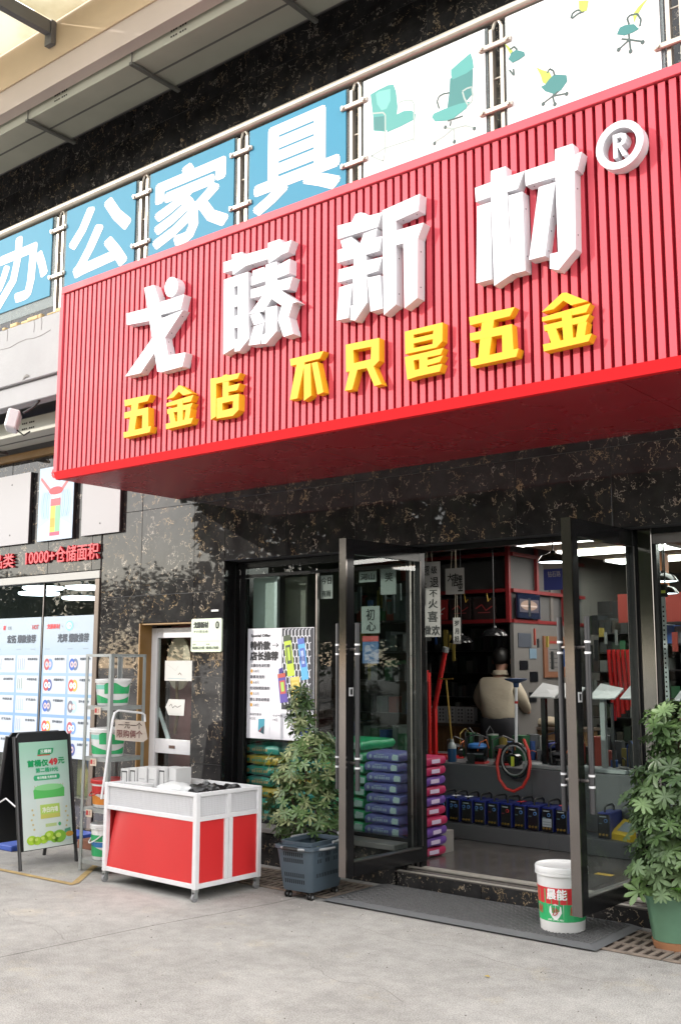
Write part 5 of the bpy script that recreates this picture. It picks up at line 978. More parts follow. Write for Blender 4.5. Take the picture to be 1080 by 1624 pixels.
# ---------------------------------------------------------------- umbrella plants
PL = leafmat('plant_leaf', (.045, .085, .030), (.12, .20, .065)); PL.node_tree.nodes['Principled BSDF'].inputs['Roughness'].default_value = .38
PLv = leafmat('plant_leaf_variegated', (.07, .13, .035), (.34, .37, .18)); PLv.node_tree.nodes['Noise Texture'].inputs['Scale'].default_value = 16
PL2 = leafmat('plant_leaf_pale', (.06, .11, .045), (.17, .26, .11))
def palm_leaf(seed, m, nleaf=7, L=.075):
    r_ = random.Random(seed); b = MB(); b.tube([(0, 0, -.045), (0, 0, 0)], .0014, 4, m)
    for k in range(nleaf):
        a = 2 * math.pi * (k + .3 * r_.random()) / nleaf; l = L * r_.uniform(.8, 1.1); droop = r_.uniform(-.05, .38); wd_ = l * .165
        d = Vector((math.cos(a), math.sin(a), 0)); s = Vector((-d.y, d.x, 0)); vs = [Vector((0, 0, 0))]
        for t_, wf in ((.3, .65), (.62, 1.0), (.86, .75)):
            c = d * (l * t_) + Vector((0, 0, l * (.10 * t_ - droop * t_ * t_))); vs += [c + s * wd_ * wf + Vector((0, 0, .10 * wd_)), c - Vector((0, 0, .12 * wd_)), c - s * wd_ * wf + Vector((0, 0, .10 * wd_))]
        vs.append(d * l + Vector((0, 0, -l * droop + l * .08)))
        b.mesh(vs, [(0, 1, 2), (0, 2, 3), (1, 4, 5, 2), (2, 5, 6, 3), (4, 7, 8, 5), (5, 8, 9, 6), (7, 10, 8), (8, 10, 9)], m)
    me = b.data('leaf'); me.shade_smooth(); return me
def plant(name, lab, loc, pot_h, stems, leaves, meshes, seed, smin=.75, smax=1.1, more=None):
    t = thing(name, lab, 'potted plant', loc); r_ = random.Random(seed)
    for st in stems: b = MB(); b.tube(st, [.009 * (1 - .6 * i / len(st)) for i in range(len(st))], 6, M['bark']); b.build('stem', t, smooth=True)
    ex = MB(); off2 = r_.random()
    for c, out in (more or []):
        n = (out + Vector((r_.uniform(-.6, .6), r_.uniform(-.6, .6), r_.uniform(-.1, .9)))).normalized(); me = r_.choice(meshes); k = r_.uniform(smin, smax) * .85
        T_ = Matrix.Translation(c) @ (n.to_track_quat('Z', 'Y').to_matrix().to_4x4()) @ Matrix.Rotation(r_.uniform(0, 6.28), 4, 'Z') @ Matrix.Scale(k, 4)
        ex.mesh([T_ @ v.co for v in me.vertices], [tuple(p.vertices) for p in me.polygons], me.materials[0])
    if ex.f: q_ = flat_obj(ex, 'foliage', t); q_['kind'] = 'stuff'; q_.data.shade_smooth()
    for i, (c, out) in enumerate(leaves):
        me = meshes[i % len(meshes)]; n = (out + Vector((r_.uniform(-.6, .6), r_.uniform(-.6, .6), r_.uniform(-.1, .9)))).normalized()
        o = bpy.data.objects.new('leaf', me); COL.objects.link(o); o.parent = t; o.location = c; o.rotation_euler = (n.to_track_quat('Z', 'Y') @ Matrix.Rotation(r_.uniform(0, 6.28), 3, 'Z').to_quaternion()).to_euler(); k = r_.uniform(smin, smax); o.scale = (k, k, k)
    return t
def leafcloud(seed, n, fn):
    r_ = random.Random(seed); out = []
    while len(out) < n:
        z, c, rad = fn(r_); a = r_.uniform(0, 6.283); q = r_.uniform(.45, 1.0) ** .5 * rad
        d = Vector((math.cos(a), math.sin(a), 0)); p = Vector((c[0] + d.x * q, c[1] + d.y * q, z)); out.append((p, (d * .8 + Vector((0, 0, .55)))))
    return out
def prof_left(r_):
    z = r_.choice((r_.uniform(.30, 1.0),) * 6 + (r_.uniform(1.0, 1.33),))
    if z > 1.0: return z, (-.03 + .03 * math.sin(z * 9), 0), .085
    return z, (0.04 + .05 * math.sin(z * 8), 0), .27 + .05 * math.sin(z * 17) - (.10 if z > .85 else 0)
ml = [palm_leaf(i, PLv if i % 2 else PL, 7, .064) for i in range(5)]
pL = plant('umbrella_plant', 'variegated umbrella plant with a tall centre shoot behind the shopping basket', (-4.93, 5.72, 0), .2, [[(0, 0, .2), (.01, 0, .6), (-.02, .01, 1.0), (-.01, 0, 1.34)], [(.03, .02, .2), (.1, .03, .55), (.14, .02, .85)], [(-.03, 0, .2), (-.12, -.02, .6), (-.15, 0, .85)]], leafcloud(3, 290, prof_left), ml, 4, more=leafcloud(13, 170, prof_left))
b = MB(); b.lathe([(.10, 0), (.135, .22), (.14, .24), (.125, .24), (.12, .20), (0.001, .20)], n=24, m=mat('dark_pot', (.05, .045, .04), .6), cap=False); b.build('pot', pL, smooth=True); b = MB(); b.lathe([(.118, .205), (.001, .21)], n=20, m=M['soil'], cap=False); b.build('soil', pL)
def prof_right(r_):
    z = r_.uniform(.30, 1.28); q = (z - .3) / .98; return z, (.02 + .10 * q + .03 * math.sin(z * 14), .0), (.31 * (1 - .50 * q * q) if z > .42 else .25) + r_.uniform(-.06, .03)
mr_ = [palm_leaf(20 + i, [PL, PL2][i % 2], 8 + i % 2, .066 + .007 * (i % 3)) for i in range(5)]
pR = plant('umbrella_plant', 'big green umbrella plant in the sage green pot at the right photo edge', (-2.26, 5.645, 0), .27, [[(0, 0, .22), (.01, 0, .6), (.06, .01, 1.0), (.1, 0, 1.3)], [(.03, .02, .22), (.1, .03, .55), (.16, .02, .95)], [(-.03, 0, .22), (-.10, -.02, .5), (-.13, 0, .75)]], leafcloud(8, 296, prof_right), mr_, 9, more=leafcloud(18, 330, prof_right))
b = MB(); b.lathe([(.112, .048), (.142, .255), (.146, .262), (.150, .285), (.138, .287), (.134, .24), (0.001, .235)], n=32, m=M['pot_green'], cap=False); b.build('pot', pR, smooth=True); b = MB(); b.lathe([(.105, 0), (.118, .046)], n=32, m=M['terracotta']); b.build('pot_base', pR, smooth=True); b = MB(); b.lathe([(.13, .245), (.001, .255)], n=20, m=M['soil'], cap=False); b.build('soil', pR)
# fern fronds in the right pot
fm = leafmat('fern_green', (.07, .20, .02), (.14, .34, .05)); t = thing('fern', 'bright green fern fronds growing over the rim of the sage green pot', 'fern', (-2.22, 5.55, .26)); r_ = random.Random(2)
for a, ln, up in ((200, .22, .09), (235, .24, .06), (262, .22, .10), (290, .24, .05), (180, .20, .04), (310, .22, .09)):
    b = MB(); pts = []
    for i in range(12):
        u = i / 11; pts.append(Vector((math.cos(R(a)) * ln * u, math.sin(R(a)) * ln * u * .6, up * math.sin(u * 2.4) + .06 * u)))
    b.tube(pts, .0018, 4, fm)
    for i in range(1, 12):
        d = (pts[i] - pts[i - 1]).normalized(); s = Vector((-d.y, d.x, 0)).normalized(); l = .034 * math.sin(math.pi * min(1, (i + 1) / 12.5)) + .006
        for sg in (-1, 1):
            for o2 in (0, .5):
                c = pts[i - 1].lerp(pts[i], o2); b.mesh([c, c + s * sg * l * .5 + d * .005, c + s * sg * l + d * .006 + Vector((0, 0, -.004)), c + s * sg * l * .5 - d * .003], [(0, 1, 2, 3)], fm)
    b.build('frond', t)
# mop by the window
t = thing('mop', 'mop with a white stick and blue head leaning behind the left plant', 'mop', (-4.78, 5.90, .275)); off = (-4.78, 5.9, .275); b = MB(off); b.cyl((-4.79, 5.90, .31), (-4.77, 6.05, .98), .008, n=8, m=M['white_paint']); b.build('stick', t); b = MB(off); b.lathe([(.012, .335), (.03, .31), (.05, .28), (.052, .274)], (-4.79, 5.90, 0), 14, M['blue_mach']); b.build('head', t)
# ---------------------------------------------------------------- inside the shop
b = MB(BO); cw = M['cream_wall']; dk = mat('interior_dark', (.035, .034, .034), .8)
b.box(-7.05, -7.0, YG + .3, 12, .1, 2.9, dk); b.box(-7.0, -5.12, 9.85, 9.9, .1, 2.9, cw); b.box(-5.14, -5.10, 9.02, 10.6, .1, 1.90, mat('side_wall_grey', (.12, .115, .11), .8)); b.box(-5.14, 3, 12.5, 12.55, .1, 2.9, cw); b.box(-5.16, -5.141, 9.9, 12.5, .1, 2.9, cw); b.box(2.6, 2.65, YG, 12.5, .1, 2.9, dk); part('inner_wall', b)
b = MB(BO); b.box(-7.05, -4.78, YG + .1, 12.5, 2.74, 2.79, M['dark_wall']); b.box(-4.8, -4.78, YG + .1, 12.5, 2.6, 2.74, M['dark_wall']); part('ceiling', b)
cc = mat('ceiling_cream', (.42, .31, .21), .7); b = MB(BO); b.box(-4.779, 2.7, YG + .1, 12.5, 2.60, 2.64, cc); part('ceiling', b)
k = 0
lampl = ['leftmost bright ceiling panel seen just under the door head, nearest the street', 'bright ceiling panel behind the top of the right door leaf', 'bright ceiling panel at the top of the right window', 'bright ceiling panel in the second row, on the left', 'bright ceiling panel in the second row, in the middle', 'bright ceiling panel in the second row, on the right',
         'bright ceiling panel in the deepest row, on the left', 'bright ceiling panel in the deepest row, in the middle', 'bright ceiling panel in the deepest row, on the right']
for j, y in enumerate((8.15, 9.25, 10.35)):
    for i, x in enumerate((-4.72, -3.35, -1.95)):
        t = thing('ceiling_light', lampl[k], 'light panel', (x, y, 2.58)); k += 1
        b = MB((x, y, 2.58)); b.box(x, x + 1.1, y, y + .42, 2.582, 2.598, M['lamp_on']); b.build('diffuser', t); b = MB((x, y, 2.58)); b.box(x - .02, x - .001, y - .02, y + .44, 2.575, 2.599, M['white_paint']); b.box(x + 1.101, x + 1.12, y - .02, y + .44, 2.575, 2.599, M['white_paint']); b.build('frame', t)
def pendant(x, y, z, r, lab, on=True, grp=None):
    t = thing('pendant_lamp', lab, 'lamp', (x, y, z)); b = MB(); b.lathe([(r, 0), (r * .98, .01), (r * .72, r * .45), (r * .2, r * .62), (.02, r * .75)], n=24, m=M['black_metal'], cap=False); b.build('lamp_shade', t, smooth=True)
    b = MB(); b.cyl((0, 0, r * .7), (0, 0, 2.74 - z), .006, n=6, m=M['dark_metal']); b.build('cord', t)
    b = MB(); b.cyl((0, 0, .004), (0, 0, .012), r * .9, n=24, m=M['lamp_ring'] if on else M['dark_metal']); b.build('bulb_disc', t)
pendant(-3.87, 7.5, 2.30, .125, 'black pendant lamp with a lit underside, centre of the doorway'); pendant(-4.60, 7.0, 2.41, .115, 'black pendant lamp high above the calligraphy banner'); pendant(-5.13, 8.7, 1.76, .13, 'dark unlit pendant shade just above the man', False)
pendant(-5.50, 8.7, 1.70, .12, 'dark unlit pendant shade left of the one above the man', False); pendant(-3.25, 8.2, 2.16, .12, 'black pendant lamp seen through the right door leaf'); pendant(-3.0, 7.6, 2.02, .10, 'black pendant lamp seen through the right window')
# stepped display platform
gp_ = M['grey_panel']; t = thing('display_platform', 'grey stepped display platform facing the entrance', 'platform', (-4.3, 7.25, .12)); off = (-4.3, 7.25, .12)
for i in range(6):
    x = -6.6 + i * .92; b = MB(off); b.box(x + .001, x + .919, 7.25, 7.56, .121, .235, gp_, c=.002); b.build('lower_panel', t); b = MB(off); b.box(x - .3 + .001, x - .3 + .919, 7.562, 8.55, .237, .665, gp_, c=.002); b.build('upper_panel', t)
bm_ = M['blue_mach']; kn = mat('knob_blue', (.10, .25, .55), .4); br = mat('brass', (.50, .32, .08), .3, metal=.8); rk_ = mat('knob_red', (.5, .03, .03), .4); screen = mat('panel_print', (.20, .24, .26), .4)
wl = ['behind the stacked pillows', 'second', 'third', 'fourth', 'fifth', 'sixth', 'seventh', 'eighth', 'ninth', 'tenth']
wdesc = ['leftmost dark welding machine on the low step, next to the pile of pink bags', 'welding machine with two blue knobs and a white handle tag, second from the left', 'blue-black welding machine with a red and white tag, third from the left', 'blue-black welding machine with two pale blue knobs, fourth from the left',
         'welding machine with red print on its face, left of the centre', 'welding machine with a red knob and a blue side, right of the centre', 'welding machine with a red handle tag, next right of the red knob one', 'welding machine with a single blue ring knob, third from the right', 'welding machine with a large grey data plate on its front', 'rightmost dark welding machine, half behind the right door edge', 'blue welding machine seen through the glass of the right door']
for i in range(11):
    x = -4.83 + i * .119 if i < 10 else -3.42; h = .185; t = thing('welding_machine', wdesc[i], 'welder', (x, 7.30, .236), R(rnd.uniform(-5, 3)), group='welding machines on the step'); w = .047
    b = MB(); b.box(-w, w, 0.012, .24, 0, h, bm_, c=.006); b.build('case', t)
    b = MB(); b.box(-w + .002, w - .002, 0, .0115, .003, h - .012, M['black_metal'], c=.004); b.build('front', t)
    b = MB(); b.tube([(0, .03, h - .003), (0, .035, h + .035), (0, .06, h + .045), (0, .17, h + .045), (0, .195, h + .03), (0, .2, h - .003)], .008, 8, M['rubber']); b.build('handle', t, smooth=True)
    for dx in ((-.022, .022) if i in (1, 2, 3) else (.02,)):
        b = MB(); b.cyl((dx, -.008, h * .70), (dx, .001, h * .70), .0135, n=14, m=rk_ if i == 5 else kn); b.cyl((dx, -.010, h * .70), (dx, -.007, h * .70), .008, n=12, m=M['black_metal']); b.build('knob', t)
    for dx in (-.026, 0, .026):
        b = MB(); b.cyl((dx, -.010, .030), (dx, .001, .030), .008, n=10, m=br); b.build('socket', t)
    p = Print((-w, -.0008, 0), (1, 0, 0), (0, 0, 1)); p.rect(.018, h * .83, .07, h * .865, 'aab4b8', 1); p.rect(.012, h * .56, .036, h * .60, '73303a' if i in (4, 5) else '56707a', 1)
    if i == 8: p.rect(.008, h * .22, .086, h * .55, 'a7adb3', 1); p.rect(.012, h * .3, .08, h * .32, '59616a', 2); p.rect(.012, h * .4, .08, h * .42, '59616a', 2)
    p.build(t)
    if i in (1, 2, 6, 9): b = MB(); b.box(-.012, .03, -.004, .06, h + .02, h + .024, M['white_paint'] if i < 3 else rk_); b.build('tag', t)
t = thing('yellow_tester', 'yellow tool with a grey screen on the low step behind the right plant', 'tool', (-3.28, 7.35, .236), R(-20)); b = MB(); b.mesh([(-.10, -.05, 0), (.10, -.05, 0), (.10, .10, 0), (-.10, .10, 0), (-.10, -.05, .04), (.10, -.05, .04), (.10, .10, .13), (-.10, .10, .13)], [(0, 1, 2, 3), (4, 5, 6, 7), (0, 1, 5, 4), (1, 2, 6, 5), (2, 3, 7, 6), (3, 0, 4, 7)], mat('tool_yellow', (.62, .42, .03), .4)); b.build('body', t); b = MB(); b.mesh([(-.06, -.02, .0615), (.06, -.02, .0615), (.06, .07, .1155), (-.06, .07, .1155)], [(0, 1, 2, 3)], screen); flat_obj(b, 'screen', t)

# bags
def pillow(m, w, d, h, n=10, puff=.45):
    b = MB(); bm = bmesh.new(); bmesh.ops.create_cube(bm, size=2); bmesh.ops.subdivide_edges(bm, edges=bm.edges, cuts=5, use_grid_fill=True)
    for v in bm.verts:
        x, y, z = v.co; q = (max(0, 1 - abs(x) ** 7) ** .5) * (max(0, 1 - abs(y) ** 9) ** .5); v.co = Vector((x * w / 2 * (1 - .06 * z * z), y * d / 2 * (1 - .07 * z * z), h / 2 + z * h / 2 * (.72 + .30 * q) + .004 * math.sin(9 * x + 5 * y)))
    b.bm(bm, m); bm.free(); return b
def bag(lab, cat, x, y, z, w, d, h, m, rz=0, endm=None, txt=None, tcol='e8e8f0', grp=None, fx=False):
    t = thing('bag', lab, cat, (x, y, z), rz, group=grp); pillow(m, w, d, h).build('sack', t, smooth=True)
    p = Print((-w / 2, -d / 2 - .001, 0), (1, 0, 0), (0, 0, 1)); f = w
    if endm: p.poly([(w * .80, h * .22), (w * .97, h * .25), (w * .98, h * .72), (w * .82, h * .80), (w * .78, h * .5)], endm, 1)
    if txt:
        p.ell(w * .13, h * .5, w * .045, h * .18, tcol, 1)
        for q in range(7): p.rect(w * (.24 + q * .065), h * .36, w * (.24 + q * .065 + [.05, .035, .045][q % 3]), h * .60, tcol, 1)
        p.rect(w * .3, h * .68, w * .55, h * .73, tcol, 1)
    p.build(t)
    if fx:
        p = Print((w / 2 + .001, -d / 2, 0), (0, 1, 0), (0, 0, 1)); p.rect(d * .3, h * .3, d * .7, h * .7, tcol, 1); p.build(t)
gb = mat('green_sack', (.05, .58, .24), .35, noise=.12, nscale=14); pu = mat('purple_sack', (.26, .22, .60), .4, noise=.12, nscale=14); pk = mat('pink_sack', (.50, .03, .11), .35); te = mat('teal_sack', (.03, .30, .25), .38, noise=.12, nscale=12); ye = mat('yellow_sack', (.62, .38, .03), .4)
ordl = ['lowest', 'second from the bottom', 'third from the bottom', 'fourth from the bottom', 'fifth from the bottom', 'sixth from the bottom', 'seventh from the bottom', 'topmost', 'ninth from the bottom', 'uppermost']
b = MB(BO); b.box(-6.0, -4.36, 6.16, 6.75, .121, .275, mat('inner_bench', (.30, .28, .26), .6, noise=.1)); part('inner_bench', b)
for i in range(8):
    bag('green sack, %s of the stack behind the left door glass' % ordl[i], 'sack', -4.97, 6.36, .277 + i * .083, .42, .42 if i == 7 else .36, .084, gb, R(rnd.uniform(-3, 3)), 'eef4f0', True, 'bfe0c8', 'green sacks in the window')
    bag('purple sack, %s of the stack in front of the green sacks' % ordl[i], 'sack', -4.585 + rnd.uniform(-.012, .012), 6.26, .277 + i * .074, .30, .20, .076, pu, R(rnd.uniform(-3, 3)), 'f0f4f4', True, 'dcdcf2', 'purple sacks in the window')
for i in range(7): bag('%s sack, %s of the stack below the special offer poster' % ('yellow-ended' if i in (2, 5) else 'teal', ordl[i]), 'sack', -5.80, 6.34, .277 + i * .083, .38, .30, .085, ye if i in (2, 5) else te, R(rnd.uniform(-3, 3)), None, True, 'c8a070' if i not in (2, 5) else '4aa085', 'teal and yellow sacks in the window')
for i in range(6): bag('teal sack, %s of the second stack behind the left plant' % ordl[i], 'sack', -5.38, 6.38, .277 + i * .083, .36, .30, .085, ye if i == 3 else te, R(rnd.uniform(-3, 3)), None, None, 'c8a070', 'teal and yellow sacks in the window')
for i in range(10):
    pkk = i in (0, 3, 4, 6, 8, 9); bag('small %s bag, %s of the narrow pile beside the open left door' % ('pink' if pkk else 'purple', ordl[i] if i != 7 else 'eighth from the bottom'), 'bag', -4.43 + rnd.uniform(-.01, .01), 6.45, .121 + i * .071, .22, .28, .072, pk if pkk else mat('violet_bag', (.16, .07, .34), .35), R(rnd.uniform(-4, 4)), None, None, 'e0d0e8', 'small bags beside the door', True)
# panels and papers in the left window
off = (-5.78, 6.2, .3)
t = thing('window_screen', 'plain pale grey-green panel standing inside the left window', 'panel', off); b = MB(off); b.box(-5.90, -5.66, 6.18, 6.20, .9, 2.19, mat('pale_panel', (.34, .38, .35), .6, noise=.04, nscale=3)); b.box(-5.66, -5.63, 6.17, 6.20, .9, 2.19, M['galv']); b.build('panel', t)
t = thing('window_screen', 'brown-grey panel inside the left window right of the pale one', 'panel', (-5.5, 6.3, .3)); b = MB((-5.5, 6.3, .3)); b.box(-5.66, -5.44, 6.30, 6.32, .9, 2.19, mat('brown_panel', (.16, .15, .12), .7, noise=.12, nscale=5)); b.build('panel', t)
def shelving(lab, x0, x1, y, zs, depth, seed, cols, name='goods_shelf', hm=.8, along='x'):
    t = thing(name, lab, 'shelf', (x0, y, .12)); off = (x0, y, .12); r_ = random.Random(seed)
    b = MB(off)
    for z in zs: b.box(x0, x1, y, y + depth, z - .012, z, M['dark_metal'])
    b.build('board', t, kind='stuff'); b = MB(off); b.box(x0, x1, y + depth, y + depth + .01, zs[0] - .3, zs[-1] + .35, dk); b.build('back_panel', t)
    b = MB(off); ms = [mat('goods_' + c, c, .5) for c in cols]
    for z, zn in zip(zs, zs[1:] + [zs[-1] + .3]):
        x = x0 + .02
        while x < x1 - .05:
            w = r_.uniform(.03, .10); h = (zn - z - .03) * r_.uniform(.45, hm); 
            if r_.random() > .12: b.box(x, x + w * .88, y + .02 + r_.uniform(0, .04), y + depth - .02, z + .001, z + h, r_.choice(ms))
            x += w
    b.build('goods', t, kind='stuff')
dark_goods = ['26282a', '3a3c3c', '5c5f5d', '1c1e20', '44403a', '6a6c6a', '2d3a30', '3a3230']; brt = ['26282a', '3a3c3c', '8a3a30', '2c5a3c', '8a7a3a', '30508a', '6a6c6a', '7a7c7a', '1c1e20', '55575a']
shelving('dark goods shelf inside the left window behind the papers', -5.55, -4.93, 6.95, [.5, .8, 1.1, 1.36, 1.6, 1.85], .3, 1, brt)
shelving('goods shelf deep in the shop left of the red frame', -6.95, -5.2, 9.52, [.9, 1.15, 1.4, 1.64], .28, 2, dark_goods, hm=.9)
shelving('dark stepped goods rack seen through the right door glass', -4.95, -4.1, 10.3, [.7, .95, 1.2, 1.42, 1.62, 1.82], .3, 3, dark_goods)
shelving('goods rack with red and yellow items seen through the right door', -3.95, -3.05, 9.05, [.7, .95, 1.2, 1.45, 1.68], .3, 4, brt)
shelving('goods rack seen through the right window above the plant', -2.95, -1.2, 9.0, [.7, .95, 1.2, 1.45, 1.68], .3, 5, brt)
shelving('long goods rack along the far back wall', -4.0, 1.5, 12.1, [.8, 1.15, 1.5, 1.85, 2.15], .3, 6, brt)
shelving('low goods shelf against the left inner wall beside the entrance', -6.9, -5.7, 8.2, [.75, .95, 1.15], .25, 7, dark_goods)
def calli(x0, x1, z0, z1, y, lab, chars, strings=False, col=None, cat='banner'):
    off = (x0, y, z0); t = thing('calligraphy_sheet', lab, cat, off); b = MB(off); b.box(x0, x1, y - .001, y + .001, z0, z1, col or mat('rice_paper', (.34, .32, .31), .85, noise=.06)); b.build('sheet', t)
    p = Print((x0, y - .0015, z0), (1, 0, 0), (0, 0, 1), off); w, h = x1 - x0, z1 - z0
    for c, a, q, sx, sz in chars: p.text(c, w * a, h * q, w * sx, h * sz, '141414', bold=.0012)
    p.build(t)
    if strings:
        b = MB(off)
        for q in (.3, .6): b.cyl((x0 + w * q, y, z1), (x0 + w * .45, y, 2.5), .002, n=4, m=M['card'])
        b.build('string', t)
calli(-4.325, -4.155, 1.69, 2.235, 6.3, 'long white calligraphy banner hanging just inside the left door', [('超', .12, .82, .34, .13), ('级', .55, .84, .3, .10), ('退', .5, .66, .42, .13), ('上', .12, .66, .2, .08), ('不', .45, .53, .4, .09), ('火', .4, .38, .45, .12), ('喜', .35, .20, .5, .14), ('欢', .55, .02, .4, .13), ('做', .2, .03, .3, .12), ('小', .1, .45, .1, .04)], True)
calli(-4.305, -4.14, 2.015, 2.21, 6.6, 'square calligraphy sheet hanging right of the long banner', [('大', .12, .5, .3, .3), ('唐', .35, .3, .35, .5), ('墨', .68, .1, .25, .6)], True)
calli(-4.255, -4.19, 1.645, 1.84, 6.62, 'narrow calligraphy strip below the square sheet', [('岁', .2, .68, .6, .22), ('月', .25, .38, .5, .2), ('好', .2, .08, .6, .22)], True)
calli(-5.15, -5.03, 1.99, 2.17, 6.14, 'calligraphy paper in the left window beside the door edge', [('今日', .1, .62, .8, .3), ('有雨', .15, .1, .7, .25)], cat='paper')
calli(-4.76, -4.59, 1.72, 1.92, 6.15, 'square paper with a bold brushed character behind the left door glass', [('初', .28, .48, .45, .42), ('心', .3, .08, .5, .34)], cat='paper')
calli(-4.78, -4.62, 2.10, 2.18, 6.15, 'small landscape calligraphy paper at the top behind the left door glass', [('河山', .1, .2, .8, .6)], cat='paper'); calli(-4.58, -4.44, 2.0, 2.19, 6.15, 'calligraphy paper at the top right behind the left door glass', [('笑', .3, .5, .5, .35)], cat='paper')
t = thing('window_sticker', 'red and blue sheet behind the left door glass below the brushed character', 'sheet', (-4.75, 6.15, 1.5)); b = MB((-4.75, 6.15, 1.5)); b.box(-4.75, -4.60, 6.149, 6.151, 1.50, 1.70, mat('sheet_blue', (.05, .10, .25), .6)); b.box(-4.75, -4.60, 6.1475, 6.1488, 1.66, 1.70, rk_); b.build('sheet', t)

# special offer poster
x0, x1, z0, z1 = -5.885, -5.185, .912, 1.775; off = (x0, 6.108, z0); t = thing('offer_poster', 'white special offer poster with glue tubes and a spray can on the left window', 'poster', off)
b = MB(off); b.box(x0, x1, 6.106, 6.110, z0, z1, mat('poster_white', (.66, .66, .72), .45)); b.build('sheet', t); p = Print((x0, 6.1055, z0), (1, 0, 0), (0, 0, 1), off); w, h = x1 - x0, z1 - z0
p.rect(w * .53, h * .27, w * .995, h * .995, '32343c', 1)
hx = w * .052; hy = h * .072
for j in range(-1, 13):
    for i in range(-1, 9):
        cx = w * .56 + i * hx + (j % 2) * hx / 2; cz = h * .28 + j * hy * .84
        if w * .54 < cx < w * .975 and h * .29 < cz < h * .965:
            pts = [(cx - hx * .30, cz + hy * .46), (cx - hx * .30, cz - hy * .10), (cx - hx * .08, cz - hy * .42)]; p.pline(pts, .008, 'dfe0ea', 2); p.line(cx - hx * .30, cz + hy * .46, cx + hx * .14, cz + hy * .60, .007, 'c9cbd6', 2)
p.text('Special Offer', w * .055, h * .915, w * .30, h * .032, '2a2a30', bold=.0012); p.text('特价款', w * .05, h * .805, w * .30, h * .075, '24242a', bold=.0042); p.text('店长推荐', w * .05, h * .71, w * .42, h * .075, '24242a', bold=.0042)
p.line(w * .38, h * .845, w * .47, h * .845, .005, '24242a', 2); p.pline([(w * .44, h * .865), (w * .475, h * .845), (w * .44, h * .825)], .005, '24242a', 2)
for k, (a, pr) in enumerate((('戈藤白色发钉胶', '3.8元'), ('聚氨发泡剂', '6.8元'), ('松动除锈润滑剂', '3.5元'), ('爵士漆自动喷漆', '3.8元'))):
    zz = h * (.645 - k * .103); p.text(a, w * .05, zz, w * (.30 if len(a) > 5 else .22), h * .030, '4c4c56', bold=.0006); p.ell(w * .07, zz - h * .035, w * .017, h * .017, 'c8943a', 2); p.text(pr, w * .10, zz - h * .049, w * .09, h * .027, '5c5c66')
p.rect(w * .05, h * .262, w * .95, h * .265, 'b8b8c4', 1); p.rect(w * .355, h * .02, w * .358, h * .262, 'b8b8c4', 1); p.text('美缝剂套装', w * .05, h * .205, w * .18, h * .024, '5a5a64'); p.text('4.5元', w * .05, h * .165, w * .09, h * .026, '4c4c56'); p.text('卡式气瓶', w * .40, h * .20, w * .15, h * .022, '5a5a64'); p.text('1.9元', w * .40, h * .160, w * .08, h * .026, '4c4c56')
p.poly([(w * .18, h * .065), (w * .27, h * .04), (w * .28, h * .18), (w * .185, h * .175)], '3f8ea4', 2); p.poly([(w * .18, h * .065), (w * .27, h * .04), (w * .275, h * .12)], '2d4a56', 3); p.poly([(w * .19, h * .06), (w * .215, h * .065), (w * .24, h * .11)], 'b0444e', 4); p.ell(w * .86, h * .10, w * .07, h * .06, '4450b4', 2)
def tubeimg(cx, cz, wd, ht, a, c1, c2, c3):
    ca, sa = math.cos(R(a)), math.sin(R(a)); q = lambda u, v: (cx + u * wd * ca - v * ht * sa, cz + u * wd * sa + v * ht * ca)
    p.poly([q(-.5, -.5), (q(.5, -.5)), q(.5, .5), q(-.5, .5)], c1, 4); p.poly([q(-.36, -.2), q(.36, -.2), q(.36, .26), q(-.36, .26)], c2, 5); p.poly([q(-.2, -.12), q(.2, -.12), q(.2, .2), q(-.2, .2)], c3, 6); p.poly([q(-.5, .36), q(.5, .36), q(.5, .5), q(-.5, .5)], c2, 6)
tubeimg(w * .64, h * .75, w * .105, h * .37, 9, 'b6cf45', '45503f', 'a9c24a'); tubeimg(w * .845, h * .72, w * .10, h * .37, 9, '5aa6d8', '5466b4', 'a3b4dc'); tubeimg(w * .55, h * .46, w * .115, h * .26, 8, '5a4a9a', 'b6554f', '9cc45a'); tubeimg(w * .74, h * .46, w * .13, h * .20, 6, 'c2ae55', 'd0bf6c', 'b59d45')
p.text('耐候胶', w * .80, h * .70, w * .07, h * .05, '3c4a94', k=9); p.poly([(w * .49, h * .585), (w * .56, h * .60), (w * .545, h * .645), (w * .49, h * .63)], '3f3680', 5); p.build(t)

# counter, cases, red shelf frame, pictures
t = thing('counter', 'wooden service counter in front of the man', 'counter', (-5.8, 9.45, .12)); off = (-5.8, 9.45, .12); b = MB(off); b.box(-6.95, -4.6, 9.47, 9.75, .12, .845, M['wood']); b.build('front_panel', t)
for i in range(16):
    b = MB(off); x = -6.95 + i * .147; b.box(x + .002, x + .145, 9.455, 9.468, .14, .84, M['wood']); b.build('slat', t)
b = MB(off); b.box(-6.97, -4.58, 9.43, 9.78, .847, .875, mat('counter_top', (.14, .10, .08), .4)); b.build('counter_top', t)
cl = ['leftmost of the white patterned cartons on the counter', 'second white patterned carton on the counter', 'third white patterned carton on the counter', 'fourth white patterned carton on the counter', 'fifth white patterned carton, beside the man', ]
for i in range(5):
    x = -6.44 + i * .118; t = thing('carton', cl[i], 'box', (x, 9.5, .876), group='patterned cartons on the counter'); b = MB(); b.box(0, .108, 0, .12, 0, .165, mat('carton_grey', (.42, .42, .44), .6)); b.build('box', t); p = Print((0, -.001, 0), (1, 0, 0), (0, 0, 1))
    for q in range(4):
        for s_ in range(2): p.ell(.034 + s_ * .04, .03 + q * .036, .012, .012, '55565c', 1, 8)
    p.build(t)
lump('clear_bag', 'crumpled cream plastic bag on the counter right of the man', 'bag', (-5.02, 9.56, .876), .17, .1, .055, mat('cream_film', (.42, .36, .27), .5), 7)
